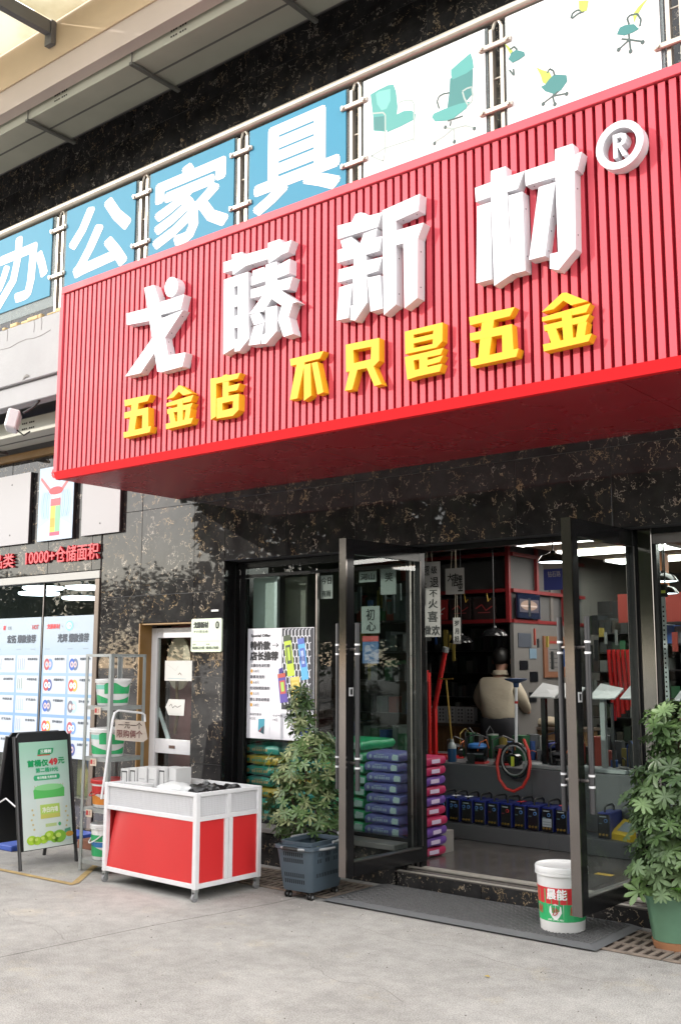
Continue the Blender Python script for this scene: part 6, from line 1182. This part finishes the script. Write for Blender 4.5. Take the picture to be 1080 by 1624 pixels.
t = thing('red_shelf_frame', 'dark red steel shelf frame under the ceiling behind the man', 'shelf frame', (-5.12, 9.0, 1.9)); off = (-5.12, 9.0, 1.9); rf = M['red_frame']
for z in (1.90, 2.20, 2.56): b = MB(off); b.box(-6.95, -5.16, 8.98, 9.01, z, z + .035, rf); b.build('rail', t); b = MB(off); b.box(-5.12, -5.09, 9.02, 10.6, z, z + .035, rf); b.build('rail', t)
for x, y in ((-5.135, 8.99), (-6.4, 8.99)): b = MB(off); b.box(x - .02, x + .02, y - .015, y + .025, 1.9, 2.7, rf); b.build('upright', t)
for y in (9.52, 10.1): b = MB(off); b.box(-5.12, -5.088, y - .02, y + .02, 1.9, 2.7, rf); b.build('upright', t)
b = MB(off); b.box(-6.95, -5.15, 9.02, 9.5, 1.895, 1.899, dk); b.box(-6.95, -5.15, 9.3, 9.31, 1.94, 2.19, dk); b.box(-6.95, -5.15, 9.3, 9.31, 2.24, 2.55, mat('panel_grey', (.085, .085, .085), .7)); b.box(-5.15, -5.14, 9.05, 10.6, 1.94, 2.7, MC['panel_grey']); b.build('shelf_back', t)
for i, (x0, x1, lab, c) in enumerate(((-6.10, -5.86, 'glowing red sign on the red shelf, leftmost', (.30, .03, .03)), (-5.82, -5.58, 'dark sign with red print in the middle of the red shelf', (.03, .02, .02)), (-5.54, -5.30, 'dark sign with red print nearest the shelf corner', (.03, .02, .02)))):
    off = (x0, 9.0, 1.94); t = thing('shelf_sign', lab, 'sign', off); b = MB(off); b.box(x0, x1, 9.0, 9.03, 1.945, 2.15, mat('sign_%d' % i, c, .15)); b.build('panel', t); p = Print((x0, 8.9995, 1.945), (1, 0, 0), (0, 0, 1), off); w, h = x1 - x0, .2
    p.pline([(w * .1, h * .5), (w * .4, h * .7), (w * .6, h * .4), (w * .9, h * .6)], .012, 'b8a8a4' if i == 0 else '8a2a2a', 1); p.pline([(w * .2, h * .3), (w * .8, h * .3)], .01, 'c8b8b4' if i == 0 else '7a3030', 1); p.build(t)
t = thing('screen', 'dark blue glossy screen on the side of the red shelf frame', 'screen', (-5.08, 9.05, 1.94)); off = (-5.08, 9.05, 1.94); b = MB(off); b.box(-5.085, -5.06, 9.05, 9.50, 1.945, 2.19, mat('screen_blue', (.01, .015, .035), .08)); b.build('panel', t)
p = Print((-5.0595, 9.05, 1.945), (0, 1, 0), (0, 0, 1), off); p.rect(.03, .06, .42, .19, '403c48', 1); p.ell(.22, .13, .17, .05, '8a7468', 2); p.rect(.05, .115, .38, .13, 'b8a8a0', 3); p.rect(.2, .02, .25, .2, '202830', 3); p.build(t)
t = thing('hanging_poster', 'white and blue hanging poster beside the right door edge', 'poster', (-4.2, 8, 2.1)); off = (-4.2, 8, 2.1); b = MB(off); b.box(-4.22, -4.02, 8.0, 8.004, 2.12, 2.42, mat('pale_print', (.30, .26, .24), .5)); b.build('sheet', t); p = Print((-4.22, 7.9995, 2.12), (1, 0, 0), (0, 0, 1), off); p.rect(0, 0, .2, .18, '3d4286', 1); p.rect(0, .24, .2, .28, 'b84438', 1); p.text('钻石路', .04, .11, .12, .05, 'c8bcb8'); p.build(t)
t = thing('cork_board', 'brown cork board with a white list on the side wall', 'notice board', (-5.09, 9.6, 1.4)); off = (-5.09, 9.6, 1.4); b = MB(off); b.box(-5.098, -5.08, 9.60, 10.05, 1.36, 1.78, mat('cork', (.17, .07, .035), .8)); b.build('board', t); p = Print((-5.0795, 9.60, 1.36), (0, 1, 0), (0, 0, 1), off); p.rect(.08, .06, .34, .34, '6f6d6c', 1); [p.rect(.11, .10 + .045 * k, .30, .11 + .045 * k, '45454a', 2) for k in range(5)]; p.rect(.12, .35, .30, .37, '8a2a2c', 1); p.build(t)
for i, (y, z, w, h, c, lab) in enumerate(((9.10, 1.66, .26, .14, '4a4f58', 'dark landscape photo high on the side wall'), (9.32, 1.55, .14, .10, '6a8090', 'pale blue photo on the side wall'), (9.12, 1.44, .16, .09, '15161a', 'black photo in the middle of the side wall'), (9.32, 1.32, .16, .10, '121418', 'black photo lower on the side wall'), (9.30, 1.12, .14, .10, '181a1e', 'black photo lowest on the side wall'))):
    t = thing('wall_photo', lab, 'photo', (-5.09, y, z)); b = MB((-5.09, y, z)); b.box(-5.098, -5.092, y, y + w, z, z + h, ink(c, .3)); b.build('print', t)
t = thing('red_wall_banner', 'red wall banner with pale characters seen through the right window', 'banner', (-3.9, 9.0, 1.9)); off = (-3.9, 9.0, 1.9); b = MB(off); b.box(-4.0, -2.2, 8.995, 9.005, 1.87, 2.13, mat('banner_red', (.25, .03, .02), .7)); b.build('sheet', t); p = Print((-4.0, 8.9945, 1.87), (1, 0, 0), (0, 0, 1), off); p.text('招', .18, .05, .16, .16, 'c0b0a8', bold=.003); p.text('福', .62, .05, .16, .16, 'c0b0a8', bold=.003); p.text('财', 1.05, .05, .16, .16, 'c0b0a8', bold=.003); p.build(t)
b = MB(BO); b.box(-4.08, -3.98, 10.1, 10.2, .12, 2.7, mat('orange_column', (.35, .13, .05), .7)); part('column', b)
# tools on the platform
cr_ = M['crane_red']; t = thing('engine_hoist', 'red hydraulic hoist with a slanting boom at the left end of the platform', 'hoist', (-5.32, 7.9, .667)); off = (-5.32, 7.9, .667)
b = MB(off); b.box(-5.375, -5.335, 7.88, 7.92, .69, 1.42, cr_, c=.004); b.build('post', t); b = MB(off); b.box(-5.295, -5.255, 7.86, 7.90, .69, 1.10, cr_, c=.004); b.build('post', t); b = MB(off); b.tube([(-5.28, 7.88, 1.08), (-5.15, 7.88, 1.62)], .022, 8, cr_); b.cyl((-5.155, 7.88, 1.60), (-5.145, 7.88, 1.645), .03, n=10, m=M['galv']); b.build('boom', t)
b = MB(off); b.box(-5.45, -5.10, 7.80, 7.86, .668, .70, cr_, c=.004); b.box(-5.45, -5.10, 7.95, 8.01, .668, .70, cr_, c=.004); b.build('base', t); b = MB(off); b.cyl((-5.36, 7.86, 1.34), (-5.355, 7.86, 1.44), .028, n=10, m=cr_); b.build('pump', t)
t = thing('jug_with_rod', 'clear and blue jug with a brass pump rod on the platform', 'jug', (-4.98, 7.7, .667)); off = (-4.98, 7.7, .667); b = MB(off); b.lathe([(.035, 0), (.038, .01), (.038, .11)], (-4.98, 7.7, .667), 16, mat('jug_blue', (.02, .08, .18), .3)); b.lathe([(.038, .111), (.036, .14), (.016, .165), (.016, .19)], (-4.98, 7.7, .667), 16, mat('jug_clear', (.32, .35, .35), .3)); b.build('bottle', t, smooth=True); b = MB(off); b.cyl((-4.98, 7.7, .85), (-5.03, 7.7, 1.36), .008, n=8, m=br); b.tube([(-5.10, 7.7, 1.37), (-5.03, 7.7, 1.365), (-4.96, 7.7, 1.37)], .007, 6, br); b.build('rod', t)
def pump(lab, x, y, s, cm, seed):
    t = thing('pressure_pump', lab, 'pump', (x, y, .667), R(seed * 13), group=None); b = MB()
    b.cyl((-.07 * s, 0, .06 * s), (.07 * s, 0, .06 * s), .055 * s, n=16, m=M['black_metal']); b.build('motor', t, smooth=True); b = MB(); b.box(-.075 * s, .0, -.06 * s, .06 * s, 0, .02 * s, M['dark_metal']); b.box(.0, .08 * s, -.06 * s, .06 * s, 0, .015 * s, rk_); b.build('base', t)
    b = MB(); b.lathe([(.07 * s, .12 * s), (.078 * s, .13 * s), (.07 * s, .15 * s), (.03 * s, .16 * s)], n=18, m=cm); b.build('cap', t, smooth=True); b = MB(); b.tube([(-.08 * s, 0, .05 * s), (-.09 * s, 0, .20 * s), (0, 0, .235 * s), (.09 * s, 0, .2 * s), (.08 * s, 0, .06 * s)], .007 * s, 6, M['dark_metal']); b.build('guard', t)
    b = MB(); b.cyl((-.03 * s, -.065 * s, .045 * s), (-.03 * s, -.05 * s, .045 * s), .035 * s, n=14, m=M['rubber']); b.build('wheel', t); b = MB(); b.tube([(.02 * s, -.05 * s, .1 * s), (.05 * s, -.07 * s, .17 * s), (.09 * s, -.04 * s, .19 * s), (.1 * s, 0, .12 * s)], .005, 6, mat('orange_hose', (.5, .12, .03), .5)); b.build('hose', t)
pump('black pump with a bright blue ring cap on the platform', -4.74, 7.72, 1.05, mat('cap_blue', (.03, .16, .45), .4), 1); pump('black wheeled pump with orange hose right of the blue capped one', -4.50, 7.74, 1.0, M['dark_metal'], 3); pump('blue and white pump behind the red hose loop', -4.10, 7.95, 1.2, bm_, 2); pump('small dark pump between the hoist and the jug', -5.14, 8.0, .8, M['dark_metal'], 4); pump('black pump at the foot of the black stands', -3.98, 7.72, .9, M['dark_metal'], 5)
t = thing('wall_sander', 'long handled round tool with a wire guard and a blue head on the platform edge', 'tool', (-4.24, 7.5, .667)); off = (-4.24, 7.5, .667)
b = MB(off); b.cyl((-4.24, 7.50, .86), (-4.24, 7.52, 1.33), .012, n=10, m=M['white_paint']); b.cyl((-4.24, 7.515, 1.18), (-4.24, 7.516, 1.20), .014, n=10, m=rk_); b.build('pole', t); b = MB(off); b.lathe([(.02, 1.31), (.025, 1.345), (.09, 1.37), (.095, 1.38), (.001, 1.385)], (-4.24, 7.52, 0), 20, mat('disc_blue', (.02, .05, .13), .4)); b.build('head', t, smooth=True)
b = MB(off); b.tube([(-4.25 + .125 * math.cos(a * math.pi / 12), 7.50, .735 + .13 * math.sin(a * math.pi / 12)) for a in range(24)], .016, 8, mat('coil_black', (.02, .02, .02), .25), closed=True); b.tube([(-4.25 + .108 * math.cos(a * math.pi / 12), 7.475, .735 + .115 * math.sin(a * math.pi / 12)) for a in range(24)], .007, 6, M['galv'], closed=True); b.build('coil', t, smooth=True)
b = MB(off); b.cyl((-4.25, 7.46, .735), (-4.25, 7.53, .735), .05, n=16, m=M['black_metal']); b.box(-4.262, -4.238, 7.448, 7.459, .69, .765, mat('tag_lime', (.55, .60, .05), .5)); b.build('hub', t)
t = thing('red_hose', 'thick red rubber hose looped over the platform edge', 'hose', (-4.24, 7.44, .667)); off = (-4.24, 7.44, .667); b = MB(off); b.tube([(-4.37, 7.47, .82), (-4.385, 7.44, .70), (-4.36, 7.43, .585), (-4.30, 7.43, .515), (-4.23, 7.43, .50), (-4.15, 7.43, .54), (-4.10, 7.43, .62), (-4.085, 7.44, .72), (-4.11, 7.46, .82), (-4.17, 7.5, .90)], .0125, 10, mat('hose_red', (.55, .035, .025), .4)); b.build('tube', t, smooth=True)
wt_ = mat('tray_white', (.42, .42, .42), .5)
for i, (x, y, lab) in enumerate(((-4.10, 7.72, 'black two-legged stand with a tilted pale tray, left one in the doorway'), (-3.94, 7.78, 'black two-legged stand with a tilted pale tray, right beside the door handle'), (-3.60, 7.75, 'stand with a tilted pale tray seen through the right door glass'), (-3.36, 7.8, 'stand with a long tilted white tray near the red tubes'), (-2.86, 7.6, 'stand with a tilted white tray seen through the right window'))):
    t = thing('platform_scale', lab, 'scale', (x, y, .667)); off = (x, y, .667); b = MB(off); b.box(x - .02, x + .02, y - .02, y + .02, .668, 1.25, M['black_metal'] if i != 2 else M['galv']); b.build('post', t); b = MB(off); b.box(x + .10, x + .135, y - .02, y + .02, .668, 1.22, M['black_metal']) if i < 2 else b.box(x + .06, x + .08, y, y + .02, .668, 1.2, M['dark_metal']); b.build('post', t)
    b = MB(off); a = x - .06; b.mesh([(a - .03, y - .07, 1.235), (a + .19, y - .07, 1.235), (a + .19, y + .1, 1.31), (a + .0, y + .1, 1.345), (a - .03, y - .07, 1.225), (a + .19, y - .07, 1.225), (a + .19, y + .1, 1.295), (a, y + .1, 1.33)], [(0, 1, 2, 3), (7, 6, 5, 4), (0, 1, 5, 4), (1, 2, 6, 5), (2, 3, 7, 6), (3, 0, 4, 7)], wt_); b.build('display_head', t)
    b = MB(off); b.box(x - .14, x + .22, y - .12, y + .05, .668, .70, M['galv'], c=.004); b.build('base_plate', t)
t = thing('red_tubes', 'bundle of bright red plastic sleeves hanging behind the right door', 'sleeves', (-3.8, 8.5, 1.1)); off = (-3.8, 8.5, 1.1)
rt_ = mat('sleeve_red', (.62, .02, .02), .4, emit=.0)
for i in range(6): x = -3.88 + i * .042; b = MB(off); b.cyl((x + .03, 8.5, 1.02 + .03 * i), (x, 8.5, 1.62), .020, .017, 8, rt_); b.build('sleeve', t, smooth=True)
t = thing('slotted_post', 'pale slotted steel post standing behind the right window', 'post', (-2.78, 7.0, .12)); off = (-2.78, 7.0, .12); b = MB(off); b.box(-2.80, -2.765, 7.0, 7.004, .12, 1.99, M['galv']); b.box(-2.80, -2.796, 7.004, 7.04, .12, 1.99, M['galv']); b.build('angle', t); b = MB(off); [b.box(-2.788, -2.777, 6.9985, 6.9995, .7 + k * .032, .712 + k * .032, M['black_metal']) for k in range(38)]; b.build('holes', t, kind='stuff'); b = MB(off); b.box(-2.803, -2.762, 6.997, 7.042, 1.96, 2.05, M['black_metal']); b.box(-2.804, -2.761, 6.9955, 6.9968, 1.985, 2.005, mat('tag_lime', 'a0b020')); b.build('cap', t)
t = thing('wall_hung_brush', 'wooden paddle hanging by the goods rack in the right window', 'brush', (-2.9, 8.4, 1.5)); b = MB((-2.9, 8.4, 1.5)); b.box(-2.97, -2.90, 8.4, 8.42, 1.50, 1.72, M['card'], c=.01); b.box(-2.95, -2.92, 8.4, 8.42, 1.40, 1.50, M['wood'], c=.005); b.build('paddle', t)
t = thing('floor_sticker', 'small yellow sticker on the shop floor near the right door', 'sticker', (-3.2, 6.6, .121)); b = MB((-3.2, 6.6, .121)); b.box(-3.18, -3.06, 6.62, 6.68, .1212, .1222, ye); b.build('sheet', t)
# ---------------------------------------------------------------- man with his back to the street
def skin(name, verts, edges, radii, m, parent, root=0, sub=2):
    me = bpy.data.meshes.new(name); me.from_pydata(verts, edges, []); me.materials.append(m); o = bpy.data.objects.new(name, me); COL.objects.link(o); o.parent = parent
    bpy.context.view_layer.objects.active = o
    mod = o.modifiers.new('skin', 'SKIN'); mod.use_smooth_shade = True
    for i, r in enumerate(radii): me.skin_vertices[0].data[i].radius = r if isinstance(r, tuple) else (r, r)
    me.skin_vertices[0].data[root].use_root = True
    s = o.modifiers.new('sub', 'SUBSURF'); s.levels = sub; s.render_levels = sub
    dg = bpy.context.evaluated_depsgraph_get(); dg.update(); nm = bpy.data.meshes.new_from_object(o.evaluated_get(dg)); o.modifiers.clear(); o.data = nm
    for p in nm.polygons: p.use_smooth = True
    if not nm.materials: nm.materials.append(m)
    return o
man = thing('person', 'man in a beige jacket and dark trousers standing with his back to the street', 'person', (-5.27, 9.0, .12), R(8)); man.scale = (1.07, 1.07, 1.02)
sk_ = mat('skin_tone', (.36, .19, .13), .55); jk = mat('beige_jacket', (.40, .35, .27), .85, noise=.08, nscale=9, bump=.8, bscale=9); tr_ = mat('dark_trousers', (.012, .012, .016), .85); hr_ = mat('black_hair', (.008, .007, .007), .45)
# local: +y is the way he faces, z up
V = [(0, 0, .80), (0, 0, .98), (0, .01, 1.12), (0, .03, 1.21), (0, .06, 1.27), (0, .085, 1.33), (0, .105, 1.39), (0, .11, 1.44),
     (.15, .02, 1.19), (.20, .05, 1.02), (.19, .22, .90), (.17, .30, .88), (-.15, .02, 1.19), (-.21, .04, 1.02), (-.19, .20, .90), (-.17, .28, .88),
     (.085, 0, .74), (.095, .01, .42), (.10, -.01, .06), (.10, .10, .03), (-.085, 0, .74), (-.095, .01, .42), (-.10, -.01, .06), (-.10, .10, .03)]
Ed = [(0, 1), (1, 2), (2, 3), (3, 4), (4, 5), (5, 6), (6, 7), (2, 8), (8, 9), (9, 10), (10, 11), (2, 12), (12, 13), (13, 14), (14, 15), (0, 16), (16, 17), (17, 18), (18, 19), (0, 20), (20, 21), (21, 22), (22, 23)]
Rr = [(.07, .06), (.09, .07), (.10, .07), (.065, .05), .042, .062, .078, .055, .042, .035, .03, .022, .042, .035, .03, .022, .065, .045, .035, .03, .065, .045, .035, .03]
skin('body', V, Ed, Rr, sk_, man)
skin('jacket', [(0, 0, .76), (0, -.005, .93), (0, .0, 1.08), (0, .02, 1.17), (0, .045, 1.235), (.15, .015, 1.17), (.205, .045, 1.01), (.195, .20, .90), (-.15, .015, 1.17), (-.215, .035, 1.01), (-.195, .18, .90)],
     [(0, 1), (1, 2), (2, 3), (3, 4), (2, 5), (5, 6), (6, 7), (2, 8), (8, 9), (9, 10)], [(.175, .14), (.18, .135), (.185, .125), (.15, .10), (.072, .066), .075, .066, .05, .075, .066, .05], jk, man)
skin('trousers', [(0, 0, .93), (0, 0, .76), (.09, 0, .68), (.10, .01, .40), (.10, -.01, .06), (-.09, 0, .68), (-.10, .01, .40), (-.10, -.01, .06)], [(0, 1), (1, 2), (2, 3), (3, 4), (1, 5), (5, 6), (6, 7)], [(.17, .14), (.165, .135), .105, .075, .06, .105, .075, .06], tr_, man)
for s in (-1, 1):
    b = MB(); b.lathe([(.001, 0), (.05, .004), (.055, .03), (.04, .06), (.001, .07)], (s * .10, .02, 0), 16, M['rubber']); b.v = [Vector((v.x, .02 + (v.y - .02) * 2.1, v.z)) for v in b.v]; b.build('shoe', man, smooth=True)
bm = bmesh.new(); bmesh.ops.create_icosphere(bm, subdivisions=3, radius=1); b = MB()
for v in bm.verts:
    x, y, z = v.co; k = 1.0
    if y > .45 and z < .35: k = .90
    if z < -.55: k *= .9
    v.co = Vector((x * .086 * k, .092 + y * .102 * k, 1.405 + z * .108 * k + (.012 if y < 0 else 0)))
b.bm(bm, hr_); bm.free(); b.build('hair', man, smooth=True)
b = MB(); b.lathe([(.075, 1.245), (.066, 1.285), (.060, 1.29), (.066, 1.25)], (0, .05, 0), 20, jk, cap=False); b.build('collar', man, smooth=True)
for s in (-1, 1):
    b = MB(); bm = bmesh.new(); bmesh.ops.create_icosphere(bm, subdivisions=2, radius=1)
    for v in bm.verts: v.co = Vector((s * .088 + v.co.x * .010, .098 + v.co.y * .018, 1.375 + v.co.z * .030))
    b.bm(bm, sk_); bm.free(); b.build('ear', man, smooth=True)
b = MB(); b.mesh([(-.012, .188, 1.375), (.012, .188, 1.375), (0, .212, 1.352), (0, .184, 1.40)], [(0, 1, 2), (0, 2, 3), (1, 3, 2), (0, 3, 1)], sk_); b.build('nose', man, smooth=True)
for s in (-1, 1):
    for k in range(5):
        b = MB(); x = s * .17 + (k - 2) * .011 * 1.0; l = [.05, .07, .078, .072, .055][k] if k else .045
        if k == (0 if s > 0 else 4): b.tube([(s * .155, .29, .885), (s * .145, .315, .885), (s * .14, .335, .878)], [.010, .009, .007], 8, sk_)
        else: b.tube([(x, .31, .885), (x, .31 + l * .5, .892), (x, .31 + l, .878)], [.009, .008, .0065], 8, sk_)
        b.build('finger', man, smooth=True)
# ---------------------------------------------------------------- clutter and small things
r5 = random.Random(31)
cm_ = [mat('goods_' + c, c, .5) for c in brt]
def heap(lab, x0, x1, y0, y1, z, n, hmax, cat='stock', nm='small_stock'):
    t = thing(nm, lab, cat, (x0, y0, z)); b = MB((x0, y0, z))
    for i in range(n):
        x, y = r5.uniform(x0, x1), r5.uniform(y0, y1); w, d, h = r5.uniform(.02, .06), r5.uniform(.02, .06), r5.uniform(.03, hmax)
        b.T = Matrix.Translation((x, y, z + .001)) @ Matrix.Rotation(r5.uniform(0, 3), 4, 'Z'); k = r5.random()
        if k < .6: b.box(-w, w, -d, d, 0, h, r5.choice(cm_))
        elif k < .85: b.cyl((0, 0, 0), (0, 0, h), w * .7, n=10, m=r5.choice(cm_))
        else: b.tube([(-w, 0, .01), (-w, 0, h), (0, 0, h * 1.25), (w, 0, h), (w, 0, .01)], .006, 6, r5.choice(cm_))
    b.T = None; b.build('goods', t, kind='stuff')
heap('small dark goods crowded at the back of the platform left of the coiled tool', -5.3, -4.35, 8.15, 8.5, .666, 46, .22)
heap('small goods at the back of the platform behind the black stands', -4.3, -3.0, 8.1, 8.5, .666, 60, .25)
heap('small goods on the counter left of the patterned cartons', -6.9, -6.5, 9.5, 9.7, .876, 14, .2)
heap('tools crowded on top of the counter behind the man', -5.85, -5.2, 9.62, 9.74, .876, 22, .3)
def hung(lab, x0, x1, y, z0, z1, n):
    t = thing('hanging_tools', lab, 'tools', (x0, y, z1)); b = MB((x0, y, z1))
    for i in range(n):
        x = x0 + (x1 - x0) * (i + r5.random() * .6) / n; z = r5.uniform(z0, z1); l = r5.uniform(.08, .22)
        b.box(x, x + r5.uniform(.015, .05), y - .02, y, z - l, z, r5.choice(cm_))
    b.build('tool', t, kind='stuff')
hung('tools hanging from the lower rail of the red shelf frame', -6.8, -5.75, 9.0, 1.7, 1.9, 20)
hung('tools hanging above the goods rack behind the right door glass', -4.9, -3.1, 9.0, 1.6, 1.86, 26)
hung('blister packs hanging high inside the left window', -5.5, -4.95, 6.9, 1.95, 2.15, 14)
for i, (x, y) in enumerate(((-5.62, 8.96), (-5.36, 8.96))):
    t = thing('yellow_hook', ['left pair of yellow hooks on the red shelf rail', 'right pair of yellow hooks on the red shelf rail'][i], 'hook', (x, y, 2.2)); b = MB((x, y, 2.2))
    b.tube([(x, y, 2.19), (x + .02, y - .01, 2.11), (x + .04, y, 2.14)], .005, 6, ye); b.build('hook', t)
# litter and stains on the paving
t = thing('dry_leaf', 'tiny yellow dry leaf lying alone on the paving in the foreground', 'leaf', (-2.76, 4.55, .004)); b = MB(); b.mesh([(-.018, 0, .002), (0, -.010, .006), (.02, 0, .003), (0, .011, .007)], [(0, 1, 2, 3)], mat('dry_yellow', (.42, .30, .04), .8)); flat_obj(b, 'blade', t)
b = MB(); gm_ = [mat('grit_a', (.16, .15, .13), .9), mat('grit_b', (.50, .48, .44), .9)]
for i in range(900):
    y = r5.uniform(2.6, 5.9) if i % 3 else r5.uniform(5.0, 5.95); x = r5.uniform(-7.5, -1.6); s = r5.uniform(.0012, .0045); a = r5.uniform(0, 3)
    b.T = Matrix.Translation((x, y, .0005)) @ Matrix.Rotation(a, 4, 'Z'); b.mesh([(-s, -s * .7, 0), (s, -s * .6, 0), (s * .8, s * .8, 0), (-s * .9, s * .6, 0), (0, 0, s * 1.1)], [(0, 1, 4), (1, 2, 4), (2, 3, 4), (3, 0, 4)], gm_[i % 2])
b.T = None; o = flat_obj(b, 'grit', None); o['kind'] = 'stuff'
b = MB(); ck = mat('hairline_crack', (.12, .11, .10), .95)
for pts in ([(-5.8, 3.9), (-5.5, 3.78), (-5.2, 3.80), (-4.9, 3.70), (-4.5, 3.72)], [(-3.6, 4.2), (-3.3, 4.05), (-3.1, 4.12), (-2.8, 3.98)], [(-3.9, 4.95), (-3.5, 4.85), (-3.2, 4.9), (-2.7, 4.8), (-2.2, 4.86)]):
    q = []
    for a, c in zip(pts, pts[1:]):
        for k in range(6): q.append((a[0] + (c[0] - a[0]) * k / 6 + r5.uniform(-.012, .012), a[1] + (c[1] - a[1]) * k / 6 + r5.uniform(-.012, .012)))
    for a, c in zip(q, q[1:]): strip(b, a, c, r5.uniform(.0012, .0028), .0007, ck)
o = flat_obj(b, 'paving_crack', None); o['kind'] = 'structure'
# ---------------------------------------------------------------- trees across the forecourt (seen mirrored in stone and glass)
TL = leafmat('tree_leaf', (.020, .045, .010), (.06, .10, .022))
def treerow(name, spots, lab):
    r2 = random.Random(5); vs = []; fs = []
    tv = []; b = MB()
    for x, y, h, w in spots:
        b.cyl((x, y, 0), (x + r2.uniform(-.2, .2), y, h * .6), .16, .07, 8, M['bark'])
        blobs = [(x + r2.uniform(-.8, .8) * w, y + r2.uniform(-.5, .5) * w, h * r2.uniform(.28, .80), w * r2.uniform(.45, .7)) for _ in range(12)]
        for bx_, by_, bz_, br in blobs:
            for k in range(int(260)):
                d = Vector((r2.gauss(0, 1), r2.gauss(0, 1), r2.gauss(0, 1))).normalized() * br * r2.uniform(.55, 1.02)
                c = Vector((bx_, by_, bz_)) + Vector((d.x, d.y, d.z * .8))
                if c.z > h: c.z = h - r2.uniform(0, .5)
                if c.z < .6: continue
                u = Vector((r2.gauss(0, 1), r2.gauss(0, 1), r2.gauss(0, 1))).normalized(); v = u.orthogonal().normalized(); s = r2.uniform(.10, .24)
                i = len(b.v); b.v += [c - u * s, c + v * s * .6, c + u * s, c - v * s * .6]; b.f.append([i, i + 1, i + 2, i + 3]); b.mi.append(b.slot(TL))
    o = flat_obj(b, name, None); o['kind'] = 'stuff'; o['label'] = lab; return o
r3 = random.Random(11)
treerow('tree_row', [(-17.0 + 2.1 * i + r3.uniform(-.4, .4), -6.2 + r3.uniform(-.8, .8), r3.uniform(7.6, 8.3), 2.0) for i in range(17)], 'row of dense green trees across the forecourt')
treerow('far_trees', [(-85 + 4.4 * i, -30 + r3.uniform(-2, 2), r3.uniform(6.5, 9.0), 3.6) for i in range(30)], 'distant row of trees beyond the forecourt')
